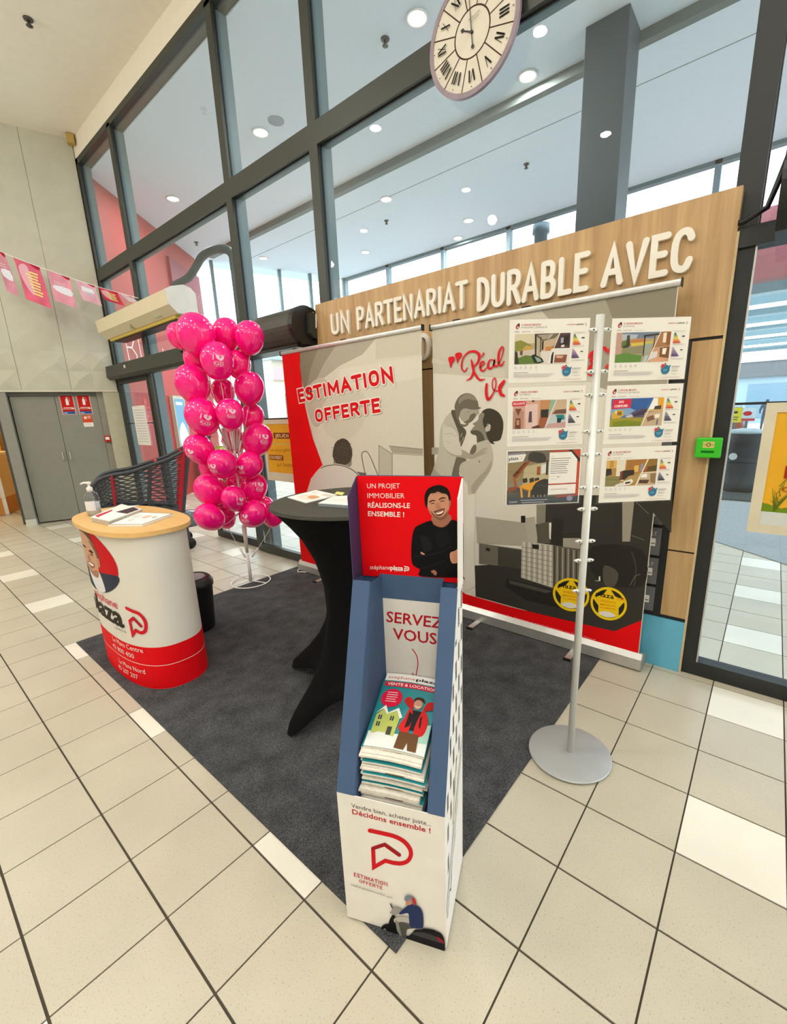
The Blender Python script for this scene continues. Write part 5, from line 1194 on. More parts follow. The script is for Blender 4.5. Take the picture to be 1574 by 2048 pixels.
# things on the counter
sz = onZ(190, 1030, ZT)
sb = thing('sanitizer_bottle', (sz[0], sz[1], ZT), 'clear pump bottle of sanitizer at the back of the beech counter', 'bottle')
mb = MB(); mb.smooth = True; mb.lathe([(.0, .001), (.036, .001), (.04, .008), (.04, .11), (.036, .135), (.018, .15), (.014, .156), (0, .156)], (sz[0], sz[1], ZT), 24, 1., 1.); mb.build('bottle_body', CLEARP, sb)
mb = MB(); mb.smooth = True; mb.lathe([(0, .003), (.036, .003), (.036, .085), (0, .085)], (sz[0], sz[1], ZT), 20); mb.build('gel', mat('pale_gel', '#cfd6da', .25), sb)
mb = MB(); mb.smooth = True; mb.lathe([(.0, .152), (.017, .152), (.017, .175), (.011, .18), (.007, .182), (.007, .198), (.014, .2), (.014, .212), (0, .213)], (sz[0], sz[1], ZT), 16); mb.tube([(sz[0], sz[1], ZT+.207), (sz[0]-.02, sz[1]+.02, ZT+.207), (sz[0]-.034, sz[1]+.03, ZT+.199)], .006, 8); mb.build('pump', WHITE, sb)
MB().grid([[(sz[0]-.0415*math.cos(a), sz[1]-.0415*math.sin(a), ZT+z) for a in np.linspace(.1, 1.6, 9)] for z in (.035, .095)]).build('bottle_label', mat('bottle_label', '#e3e4e8', .5), sb)
def flatbook(name, pix, z, h, label, cat, cover, edge, group=None):
    q_ = [onZ(x, y, z+h) for x, y in pix]
    t = thing(name, (float(np.mean([p[0] for p in q_])), float(np.mean([p[1] for p in q_])), z), label, cat, group)
    pg = MB().prism([(p[0], p[1], z+.001) for p in q_], (0, 0, h-.003)).build('pages', edge, t)
    cv = MB().prism([(p[0], p[1], z+h-.0018) for p in q_], (0, 0, .0018)).build('cover', cover, t)
    P = Print(lambda u, v: (q_[0]*(1-u)+q_[1]*u)*(1-v)+(q_[3]*(1-u)+q_[2]*u)*v, (0, 0, 1), .0001, .0003)
    return t, P
EDGE = mat('grey_page_edge', '#bdb6a6', .8, vary=.2, scale=120)
t, P = flatbook('brochure_stack', [(181, 1034), (218, 1042), (284, 1018), (243, 1008)], ZT, .03, 'thick pile of brochures with red and black cover beside the sanitizer', 'brochures', PAPER, EDGE)
P.poly([(.05, .1), (.3, .05), (.25, .5), (.15, .6)], '#c2354a'); P.poly([(.45, .5), (.95, .55), (.95, .95), (.6, .98)], '#4a3a3e'); P.build(t, 'cover_print')
t, P = flatbook('leaflet', [(205, 1022), (240, 1013), (278, 1010), (250, 1017)], ZT, .006, 'loose white leaflet behind the brochure pile on the counter', 'leaflet', PAPER, PAPER)
P.lines(.1, .7, [.3, .5, .7], .06, '#d6c9c4'); P.build(t, 'cover_print')
t, P = flatbook('hardback_album', [(216, 1049), (284, 1049), (346, 1027), (280, 1024)], ZT, .014, 'white hardback album with dark edge at the front of the counter', 'book', PAPER, PAPER)
P.stroke([(.01, .01), (.99, .01), (.99, .99), (.01, .99), (.01, .01)], .02, '#3f4a48'); P.poly([(.45, .55), (.6, .5), (.62, .7), (.5, .75)], '#e3b79c', 3); P.poly([(.3, .3), (.36, .25), (.38, .4), (.32, .42)], '#d9c3a4', 3); P.poly([(.72, .6), (.8, .55), (.82, .7)], '#8f7a6a', 2); P.lines(.15, .35, [.55, .62, .7], .02, '#b9b4aa', .2); P.build(t, 'cover_print')

# ---- bar table under a black stretch cover
TCx, TCy, TR_, TZ = 1.51, .335, .40, 1.10
tb = thing('bar_table', (TCx, TCy, 0), 'tall bar table under a black stretch cover in the middle of the carpet', 'table')
feet_a = [math.radians(a) for a in (178, 101, 358, 271)]
rows = []
NT = 96
prof = [(1.098, 1.0, 0), (1.085, .985, 0), (1.06, .93, 0), (1.0, .80, 0), (.92, .655, 0), (.80, .515, .01), (.66, .425, .03), (.52, .40, .08), (.40, .41, .17), (.30, .42, .32), (.20, .42, .55), (.12, .42, .78), (.06, .42, .95), (.012, .42, 1.0)]
for z, rr, w in prof:
    row = []
    for k in range(NT):
        a = 2*math.pi*k/NT
        base = TR_*rr
        # distance of this direction to the nearest foot
        df = min(abs((a-f+math.pi) % (2*math.pi)-math.pi) for f in feet_a)
        footr = .50+(.03 if abs((a-feet_a[1]+math.pi) % (2*math.pi)-math.pi) < .5 else 0)
        sharp = math.exp(-(df/.16)**2)*1.0; brd = math.exp(-(df/.55)**2)
        tgt = .19+.14*brd+(footr-.33)*sharp
        r = base*(1-w)+tgt*w
        zz = z+(0 if w < .5 else (1-sharp)*.13*max(0, (w-.5)*2)*(1-.3*brd))
        row.append((TCx+r*math.cos(a), TCy+r*math.sin(a), max(zz, .0085)))
    rows.append(row)
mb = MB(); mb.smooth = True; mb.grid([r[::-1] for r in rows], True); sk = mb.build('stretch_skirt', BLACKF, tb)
mb = MB(); mb.smooth = False
rt = [(TCx+(TR_+.002)*math.cos(2*math.pi*k/NT), TCy+(TR_+.002)*math.sin(2*math.pi*k/NT)) for k in range(NT)]
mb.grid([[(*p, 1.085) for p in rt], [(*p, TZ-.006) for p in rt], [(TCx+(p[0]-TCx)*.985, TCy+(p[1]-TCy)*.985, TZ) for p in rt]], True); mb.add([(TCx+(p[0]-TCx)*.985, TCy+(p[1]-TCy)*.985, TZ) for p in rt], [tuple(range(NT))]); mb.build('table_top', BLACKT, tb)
t, P = flatbook('open_magazine', [(575, 994), (612, 1005), (676, 990), (632, 980)], TZ, .006, 'open glossy magazine lying on the black bar table', 'magazine', PAPER, PAPER)
P.poly([(.2, .2), (.8, .15), (.85, .5), (.3, .6)], '#e6d6c8', 3); P.poly([(.5, .35), (.8, .3), (.8, .55), (.5, .55)], '#cf9a6c', 3); P.poly([(.6, .7), (.95, .7), (.95, .9), (.6, .9)], '#d8cdc6'); P.lines(.15, .4, [.7, .76, .82], .02, '#c9b9b0', .2); P.build(t, 'cover_print')
t, P = flatbook('open_folder', [(636, 1006), (722, 1012), (728, 990), (668, 992)], TZ, .016, 'grey-edged folder of white sheets on the black bar table', 'folder', PAPER, mat('grey_folder', '#8a939c', .5))
P.lines(.2, .8, [.3, .45, .6], .02, '#dcd8d2', .3); P.build(t, 'cover_print')
t, P = flatbook('yellow_note', [(669, 987), (684, 990), (689, 985), (674, 983)], TZ+.017, .002, 'yellow paper note on the papers of the bar table', 'note', mat('yellow_paper', '#e8e27a', .6), mat('yellow_paper', '#e8e27a', .6)); P.lines(.2, .8, [.4, .6], .05, '#d2cb60'); P.build(t, 'cover_print')

# ---- pedal bin behind the counter
bn = thing('waste_bin', (1.315, 1.86, 0), 'black waste bin with a swing lid behind the white counter', 'bin')
mb = MB(); mb.smooth = True; mb.lathe([(0, .0085), (.105, .0085), (.11, .02), (.13, .34), (.132, .345)], (1.315, 1.86, 0), 32); mb.build('bin_body', BLACKP, bn)
mb = MB(); mb.smooth = True; mb.lathe([(.134, .335), (.139, .345), (.139, .375), (.125, .40), (.105, .415), (.10, .41)], (1.315, 1.86, 0), 32, caps=False); mb.build('lid_ring', BLACKP, bn)
mb = MB(); mb.smooth = True; mb.lathe([(.102, .408), (.07, .416), (0, .42)], (1.315, 1.86, 0), 28); mb.build('swing_lid', mat('grey_lid', '#8e9092', .35), bn)
MB().add([(1.245, 1.75, .345), (1.205, 1.775, .34), (1.21, 1.76, .27), (1.235, 1.748, .30)], [(0, 1, 2, 3)]).build('bag_corner', mat('pale_green_bag', '#b9d3c0', .4), bn)

# ---- balloon tree
BP = np.array([2.07, 2.392, 0])
bt = thing('balloon_stand', tuple(BP), 'white balloon stand with ring foot and plastic cup tubes beside the carpet', 'balloon stand')
mb = MB(); mb.smooth = True
rr = .178; mb.tube([(BP[0]+rr*math.cos(2*math.pi*k/40), BP[1]+rr*math.sin(2*math.pi*k/40), .0135) for k in range(40)], .006, 8, True, True)
mb.build('foot_ring', WHITE, bt)
for a in (20, 140, 260):
    a = math.radians(a+30); MB().tube([(BP[0], BP[1], .02), (BP[0]+rr*math.cos(a), BP[1]+rr*math.sin(a), .0135)], .005, 8).build('spoke', WHITE, bt)
mb = MB(); mb.smooth = True; mb.tube([(BP[0], BP[1], .014), (BP[0], BP[1], .30)], [.017, .014], 12); mb.tube([(BP[0], BP[1], .30), (BP[0], BP[1], 1.42)], .011, 10); mb.build('pole', WHITE, bt)
mb = MB(); mb.smooth = True; mb.tube([(BP[0], BP[1], .30), (BP[0], BP[1], .56)], [.014, .021], 12); mb.build('pole_sleeve', mat('clear_sleeve', '#cfc3b8', .3), bt)
for zc in (.20, .70, 1.10):
    mb = MB(); mb.tube([(BP[0]-.055, BP[1]+.03, zc), (BP[0]+.055, BP[1]-.03, zc)], .004, 6); mb.build('crossbar', WHITE, bt)
VIEW = BP-CAM; VIEW[2] = 0; VIEW /= np.linalg.norm(VIEW)
Z5 = crop(320, 600, 3.4125)
BAL = [  # crop x, y, radius, depth offset (towards +), printed?, phrase
 (125, 235, 74, .06, 0, 'pink balloon at the far upper left edge of the bunch'), (245, 225, 122, -.08, 0, 'largest pink balloon at the upper left of the bunch'), (455, 225, 92, .05, 0, 'pink balloon at the top middle of the bunch'), (612, 248, 95, -.06, 0, 'pink balloon at the top right corner of the bunch'),
 (390, 405, 108, -.16, 1, 'pink balloon with upright white heart print near the bunch top'), (535, 430, 82, .02, 0, 'deep pink balloon tucked under the top right ones'), (255, 400, 88, .12, 0, 'pink balloon half hidden under the largest one'), (220, 560, 112, -.04, 0, 'plain pink balloon on the left side of the second tier'), (610, 592, 97, -.06, 0, 'plain pink balloon on the right side of the second tier'), (430, 620, 78, .16, 0, 'pink balloon deep behind the white tubes of the second tier'),
 (285, 785, 110, -.10, 1, 'pink balloon with tilted heart print on the left of the third tier'), (478, 770, 90, -.16, 1, 'pink balloon with heart print in the middle of the third tier'), (632, 788, 76, .06, 0, 'pink balloon at the right of the third tier'), (668, 945, 98, -.02, 1, 'pink balloon with heart print jutting out at the right edge'), (505, 950, 78, .16, 0, 'pink balloon behind the tubes at mid height'),
 (265, 1012, 94, -.06, 2, 'pink balloon jutting left with its print turned away'), (425, 1115, 94, -.16, 2, 'pink balloon in the fourth tier with print near its left rim'), (610, 1125, 90, -.12, 2, 'pink balloon right of centre with print at its upper left'), (335, 1140, 66, .12, 0, 'small pink balloon hidden at the left of the fourth tier'), (342, 1290, 104, -.04, 0, 'plain pink balloon at the left of the fifth tier'), (640, 1272, 90, -.02, 1, 'pink balloon with heart print at the right of the fifth tier'),
 (500, 1350, 80, -.14, 3, 'dark pink balloon at the centre of the fifth tier'), (332, 1478, 90, -.08, 0, 'plain pink balloon at the bottom left of the bunch'), (440, 1472, 72, .10, 0, 'pink balloon low in the middle behind its neighbours'), (640, 1455, 92, -.14, 2, 'pink balloon with heart print at the bottom of the bunch'), (706, 1410, 70, .10, 0, 'pink balloon at the lower right behind the printed one'), (775, 1455, 76, .06, 0, 'pink balloon partly behind the black bar table'), (520, 1250, 68, .16, 0, 'pink balloon deep behind the fifth tier')]
# one balloon shape, blown up towards +z, neck at -z
me_b = None
KU, KD = 1.06, 1.30
def balloon_mesh():
    mb = MB(); mb.smooth = True
    prof = []
    for k in range(19):
        a = math.pi*k/18
        z = -math.cos(a); r = math.sin(a)
        z *= KD if z < 0 else KU
        prof.append((max(r, 0), z))
    mb.lathe(prof[1:-1], (0, 0, 0), 28)
    return mb
DEP = [b[3] for b in BAL]
def bal(i):
    x, y, r = BAL[i][:3]; px_, py_ = Z5(x, y); c = onP(px_, py_, BP+VIEW*DEP[i], VIEW)
    return c, r/3.4125/FPX*float(RC[2]@(c-CAM))*.985*1.02
for _ in range(160):         # let neighbours slide apart in depth until they only touch
    for i in range(len(BAL)):
        for j in range(i):
            (ci, ri), (cj, rj) = bal(i), bal(j); d = float(np.linalg.norm(ci-cj))
            if d < (ri+rj)*1.02:
                s_ = .006 if (DEP[i], i) > (DEP[j], j) else -.006
                DEP[i] = max(-.40, min(.40, DEP[i]+s_)); DEP[j] = max(-.40, min(.40, DEP[j]-s_))
for i, (x, y, r, dep, pr, lab) in enumerate(BAL):
    dep = DEP[i]
    px_, py_ = Z5(x, y); p0 = BP+VIEW*dep
    c = onP(px_, py_, p0, VIEW); depth = float(RC[2]@(c-CAM)); R_b = r/3.4125/FPX*depth*.985
    # wide-angle stretch: correct the radius by the angle off the axis
    off = math.hypot(px_-PPX, py_-PPY)/FPX; R_b *= 1.02
    t = thing('balloon', tuple(c), lab, 'balloon', 'pink balloons on the balloon stand')
    if me_b is None:
        o = balloon_mesh().build('skin', PINK, t, origin=tuple(c)) if False else None
        mbx = balloon_mesh(); me_o = mbx.build('skin', PINK); me_b = me_o.data; COL.objects.unlink(me_o); bpy.data.objects.remove(me_o)
        kn = MB(); kn.smooth = True; kn.lathe([(.0, -1.40), (.07, -1.39), (.035, -1.33), (.06, -1.26)], (0, 0, 0), 12); k_o = kn.build('knot', PINK); me_k = k_o.data; bpy.data.objects.remove(k_o)
    hub_z = max(.19, min(1.42, c[2]-.30)); hub_z = {True: .20, False: .70 if c[2] < 1.12 else 1.12}[c[2] < .66] if True else hub_z
    hub = np.array([BP[0], BP[1], hub_z]); axis = c-hub; axis = axis/np.linalg.norm(axis)
    axis = axis*.75+np.array([0, 0, .65]); axis /= np.linalg.norm(axis)
    rotq = Vector((0, 0, 1)).rotation_difference(Vector(axis))
    sk_ = bpy.data.objects.new('skin', me_b); COL.objects.link(sk_); sk_.parent = t; sk_.rotation_mode = 'QUATERNION'; sk_.rotation_quaternion = rotq; sk_.scale = (R_b,)*3
    kk = bpy.data.objects.new('knot', me_k); COL.objects.link(kk); kk.parent = t; kk.rotation_mode = 'QUATERNION'; kk.rotation_quaternion = rotq; kk.scale = (R_b,)*3
    nk = c-axis*R_b*1.36
    cup0 = hub+(nk-hub)*.16; cup1 = hub+(nk-hub)*.42
    st = MB(); st.tube([nk, nk*.45+cup1*.55+np.array([0, 0, -.01]), cup0], .0022, 6); st.build('stick', WHITE, t)
    cu = MB(); cu.smooth = True; cu.tube([cup0, cup1], [.008, .010], 8); cu.build('tube_cup', mat('cup_white', '#e3dcd6', .35), t)
    if pr:
        # print on the sphere: local frame facing the hall
        f = CAM-c; f /= np.linalg.norm(f)
        yaw = {1: .10, 2: -.75, 3: .60}[pr]; pit = {1: -.05, 2: -.30, 3: -.35}[pr]
        if i == 13 or i == 20: yaw = .45
        if i == 10: yaw, pit = .22, -.28
        rgt = np.cross([0, 0, 1.], f); rgt /= np.linalg.norm(rgt); upv = np.cross(f, rgt)
        f2 = f*math.cos(yaw)+rgt*math.sin(yaw); r2 = -f*math.sin(yaw)+rgt*math.cos(yaw)
        f3 = f2*math.cos(pit)+upv*math.sin(pit); u3 = -f2*math.sin(pit)+upv*math.cos(pit)
        roll = {10: .25, 15: .5}.get(i, .10); r3 = r2*math.cos(roll)-u3*math.sin(roll); u4 = r2*math.sin(roll)+u3*math.cos(roll)
        def sph(u, v, c=c, R=R_b):
            d = f3+r3*u+u4*v; d /= np.linalg.norm(d)
            # intersect with the egg: follow the direction to the surface of the same profile
            al = math.acos(max(-1, min(1, float(np.dot(d, axis)))))
            ca, sa = math.cos(al), math.sin(al); k_ = KD if ca < 0 else KU
            best = R/math.sqrt(sa*sa+(ca/k_)**2)
            return c+d*best
        P = Print(sph, lambda p, c=c: (p-c)/np.linalg.norm(p-c), .0003, R_b*.006+.0008)
        PKC = '#f7d3e2'
        P.stroke([(-.34, .30), (-.34, .02)], .06, PKC)
        P.poly([(.02, .0), (-.16, .14), (-.14, .28), (-.02, .30), (.06, .22), (.18, .32), (.30, .24), (.28, .12), (.12, -.02)], PKC, 3); P.stroke([(.08, .2), (.06, .08)], .03, '#f20a7c')
        P.text('STÉPHANE', (-.30, -.12), (.28, -.12), (-.30, -.07), PKC, 'r', flat=False); P.text('PLAZA', (-.30, -.30), (.30, -.30), (-.30, -.15), PKC, 'b', flat=False); P.stroke([(-.26, -.37), (.26, -.37)], .018, PKC)
        P.build(t, 'heart_print')

# ---- wall clock hung before the transom
KX, KC, KR = 2.755, np.array([.385, 3.655]), .302
ck = thing('wall_clock', (KX, KC[0], KC[1]), 'round cream clock with Roman numerals and purple rim hung high', 'clock')
def kpt(r, a, o=0.): return np.array([KX-o, KC[0]-r*math.sin(a), KC[1]+r*math.cos(a)])     # a clockwise from XII as read from the hall
def disc_plate(r0, r1, x0, x1, n=64):
    mb = MB(); mb.smooth = False
    o1 = [kpt(r1, 2*math.pi*k/n, x1) for k in range(n)]; o0 = [kpt(r1, 2*math.pi*k/n, x0) for k in range(n)]
    mb.grid([o0, o1], True)
    if r0 > 0:
        i1 = [kpt(r0, 2*math.pi*k/n, x1) for k in range(n)]; mb.grid([o1, i1], True)
    else: mb.add(o1, [tuple(range(n))])
    return mb
disc_plate(0, KR, -.012, .0).build('backing', mat('clock_backing', '#4a3c48', .6), ck)
disc_plate(0, KR-.014, .0, .006).build('face', mat('aged_cream_face', '#d8d1c0', .6, vary=.05, scale=8), ck)
disc_plate(KR-.026, KR+.001, -.012, .010).build('rim', mat('mauve_rim', '#91808a', .5, vary=.1), ck)
P = Print(lambda u, v: np.array([KX-.006, KC[0]-u, KC[1]+v]), (-1, 0, 0), .00008, .0006)
XY = lambda r, a: (r*math.sin(a), r*math.cos(a))
BR = '#4a2c26'
P.stroke([XY(.118, 2*math.pi*k/48) for k in range(49)], .008, BR, 0, False, 1, False)
for k in range(12):
    a = 2*math.pi*(k+.5)/12; P.stroke([XY(.122, a), XY(.298, a)], .006, BR)
NUM = ['XII', 'I', 'II', 'III', 'IV', 'V', 'VI', 'VII', 'VIII', 'IX', 'X', 'XI']
for k in range(12):
    a = 2*math.pi*k/12; er = np.array(XY(1, a)); et = np.array([er[1], -er[0]]); flip = 1
    g = lambda t_, r_: er*r_+et*t_
    w = {'I': .016, 'V': .030, 'X': .030}; tot = sum(w[c] for c in NUM[k]); t_ = -tot/2*flip
    r0, r1 = .178, .238
    for c in NUM[k]:
        if c == 'I': P.stroke([g(t_+.008, r0), g(t_+.008, r1)], .0085, '#1b1513', 0, False, 1, False)
        elif c == 'V': P.stroke([g(t_+.002, r1), g(t_+.015, r0)], .0085, '#1b1513', 0, False, 1, False); P.stroke([g(t_+.015, r0), g(t_+.028, r1)], .003, '#1b1513', 0, False, 1, False)
        else: P.stroke([g(t_+.002, r1), g(t_+.028, r0)], .0085, '#1b1513', 0, False, 1, False); P.stroke([g(t_+.002, r0), g(t_+.028, r1)], .003, '#1b1513', 0, False, 1, False)
        t_ += w[c]
    P.disc(*XY(.262, a), .0035, .0035, '#2b2320', 8)
    for m_ in (1, 2, 3, 4): P.disc(*XY(.264, a+m_*math.pi/30), .0018, .0018, '#8a7d6d', 6)
P.text('Antiquité', (-.02, .055), (.055, .07), (-.021, .065), '#6d6154', 'r'); P.text('de Paris', (-.005, .040), (.05, .052), (-.006, .048), '#6d6154', 'r')
P.build(ck, 'dial_print')
def hand(a, r, tail, w, o, tip):
    P = MB()
    d = np.array(XY(1, a)); n = np.array([d[1], -d[0]])
    f = lambda p, oo: (KX-oo, KC[0]-p[0], KC[1]+p[1])
    poly = [d*-tail+n*w, d*r*.8+n*w*.6, d*r, d*r*.8-n*w*.6, d*-tail-n*w]
    P.prism([f(p, o) for p in poly], (-.0015, 0, 0)); c = d*tip
    P.prism([f(c+.010*np.array([math.cos(k*math.pi/6), math.sin(k*math.pi/6)]), o) for k in range(12)], (-.0018, 0, 0))
    return P.build('hand', mat('clock_hand', '#1a1413', .4), ck)
hand(math.radians(299), .092, .0, .0045, .009, .072); hand(math.radians(354), .205, .075, .0028, .012, -.072)
mb = MB(); mb.tube([kpt(0, 0, .006), kpt(0, 0, .016)], .009, 12); mb.build('hub', mat('clock_hand', '#1a1413', .4), ck)

# ---- air curtains over the doors
CRM = mat('ivory_housing', '#ddd2b4', .45, vary=.02)
ac = thing('air_curtain', (2.62, 5.3, 2.70), 'long ivory air curtain over the left doorway', 'air curtain')
pr = [(2.45, 2.93), (2.47, 2.78), (2.56, 2.70), (2.795, 2.70), (2.795, 2.94), (2.74, 2.99), (2.66, 3.01), (2.52, 2.97)]
MB().prism([(x, 4.11, z) for x, z in pr], (0, 2.28, 0)).build('housing', CRM, ac)
MB().prism([(x+(.004 if x < 2.5 else 0), 4.095, z) for x, z in pr], (0, .016, 0)).build('end_cap', mat('white_end_cap', '#dfdfda', .4), ac)
B((2.5, 5.32, 2.696), (2.80, 5.325, 3.0)).build('joint_line', mat('ivory_joint', '#a8996f', .6), ac)
B((2.57, 4.2, 2.665), (2.78, 6.3, 2.70)).build('yellowed_grille', mat('yellowed_plastic', '#c9ad4d', .5), ac); B((2.60, 4.25, 2.655), (2.76, 6.25, 2.666)).build('outlet_slot', BLACKP, ac)
MB().box((2.52, 4.45, 2.722), (2.57, 4.62, 2.726)).build('green_lamp', mat('green_tint_panel', '#a8cfae', .3), ac)
for y in (4.4, 6.1): B((2.79, y, 2.75), (2.83, y+.06, 2.9)).build('bracket', FRAMED, ac)
def dark_ac(y0, y1, label, z0=2.14, dx=0.):
    t = thing('air_curtain', (2.6, (y0+y1)/2, z0), label, 'air curtain')
    n = 12; cx_, cz_ = 2.66, z0+.15; pts = []
    for k in range(n+1):
        a = math.radians(70+150*k/n); pts.append((cx_+.155*math.cos(a), cz_+.155*math.sin(a)))
    pts += [(2.60, z0-.005), (2.795, z0-.005), (2.795, z0+.27)]
    pts = [(x+dx, z) for x, z in pts]; cx_ += dx
    mb = MB(); mb.prism([(x, y0+.06, z) for x, z in pts], (0, y1-y0-.12, 0)); mb.build('housing', mat('anthracite_housing', '#4b4a45', .35, .3), t)
    for yy in (y0, y1-.06): MB().prism([(cx_+(x-cx_)*1.02, yy, cz_+(z-cz_)*1.02) for x, z in pts], (0, .06, 0)).build('end_cap', BLACKP, t)
    B((2.58+dx, y0+.05, z0-.03), (2.78+dx, y1-.05, z0-.004)).build('outlet', BLACKP, t)
    return t
dark_ac(1.985, 3.25, 'dark rounded air curtain above the sliding leaf beside the oak wall')
t = dark_ac(-3.4, -1.175, 'dark rounded air curtain above the right glass door', 2.19, -.065)
cb_ = MB(); cb_.smooth = True; cb_.tube([(2.74, 1.985, 2.40), (2.735, 1.94, 2.38), (2.72, 1.93, 2.28), (2.732, 1.96, 2.25)], .006, 6); cb_.build('wall_cable', WHITE); tag(bpy.data.objects['wall_cable'], 'thin pale cable hanging beside the dark air curtain and oak wall', 'cable')
mb = MB(); mb.smooth = True; mb.tube([(2.70, -1.18, 2.52), (2.70, -1.15, 2.40), (2.70, -1.13, 2.33), (2.72, -1.05, 2.30), (2.72, -1.03, 2.30)], .012, 8); tag(mb.build('black_cable', BLACKP), 'black cable loop running from the right air curtain to the frame', 'cable')

# ---- bunting across the left corner
def wline(x, y, o): return onP(x, y, wl(0, 0, o), WN)
pa = onP(0, 503, wl(-2, 0, .55), WN); pb = onX(276, 596, 2.70)
N_ = crop(0, 480, 5.621)
bu = thing('flag_bunting', tuple((pa+pb)/2), 'string of pink advertising flags stretched across the left corner', 'bunting')
def bun(f, drop=0.): return pa*(1-f)+pb*f+np.array([0, 0, -.10*4*f*(1-f)*.35-drop])
ext = pa+(pa-pb)*.35
MB().tube([ext]+[bun(f) for f in np.linspace(0, 1, 12)], .004, 6).build('string', WHITE, bu)
flags = [(-.06, .03, '#c9889b', 0), (.082, .27, '#cf5876', 1), (.328, .49, '#d690a4', 0), (.542, .68, '#d9a7bb', 2), (.72, .86, '#c9304e', 1), (.875, .965, '#d9bccb', 0)]
for k, (f0, f1, c, typ) in enumerate(flags):
    a, b = bun(f0), bun(f1); h = (.5, .60, .56, .50, .44, .40)[k]
    if min(a[1], b[1]) < 6.5: h = max(.08, min(h, min(a[2], b[2])-3.04))
    mb = MB(); rows = []
    for i in range(6):
        v = i/5; sway = .03*math.sin(v*2.4+k)
        rows.append([(a*(1-u)+b*u)+np.array([.05*v+sway*.5, -.03*v*(1 if k % 2 else -1), -h*v*(1-.0*u)]) for u in np.linspace(0, 1, 6)])
    mb.grid(rows); o = mb.build('flag', mat('flag_%d' % k, c, .7, vary=.18, scale=7), bu)
    sd = o.modifiers.new('thick', 'SOLIDIFY'); sd.thickness = .001
    nv = np.cross(rows[0][5]-rows[0][0], rows[5][0]-rows[0][0]); nv /= np.linalg.norm(nv); nv = nv if np.dot(nv, CAM-a) > 0 else -nv
    def ff(u, v, R2=rows):
        s = min(max(v, 0), .9999)*5; i = int(s); f = s-i; g = min(max(u, 0), .9999)*5; j = int(g); hh = g-j
        return (R2[i][j]*(1-hh)+R2[i][j+1]*hh)*(1-f)+(R2[i+1][j]*(1-hh)+R2[i+1][j+1]*hh)*f
    P = Print(ff, nv, .0004, .004)
    P.poly([(.6, 0), (1, 0), (.95, .1), (.75, .08)], '#a8183a', 2)
    if typ == 1:
        P.poly([(.1, .2), (.5, .12), (.45, .8), (.15, .6)], '#dba7b8', 3)
        for i in range(8): P.poly([(.3+.02*i, .22+i*.075), (.82-.03*(i % 3), .22+i*.075), (.82-.03*(i % 3), .262+i*.075), (.3+.02*i, .262+i*.075)], '#e8d48a')
    elif typ == 2: P.rect(.2, .25, .85, .48, '#d7e2ea'); P.lines(.28, .75, [.55, .62], .03, '#b9cbe0')
    else: P.poly([(.15, .45), (.9, .42), (.92, .66), (.2, .62)], '#dfe0ee', 2); P.lines(.2, .7, [.3, .36], .02, '#e3c7d3')
    P.build(o, 'flag_print')

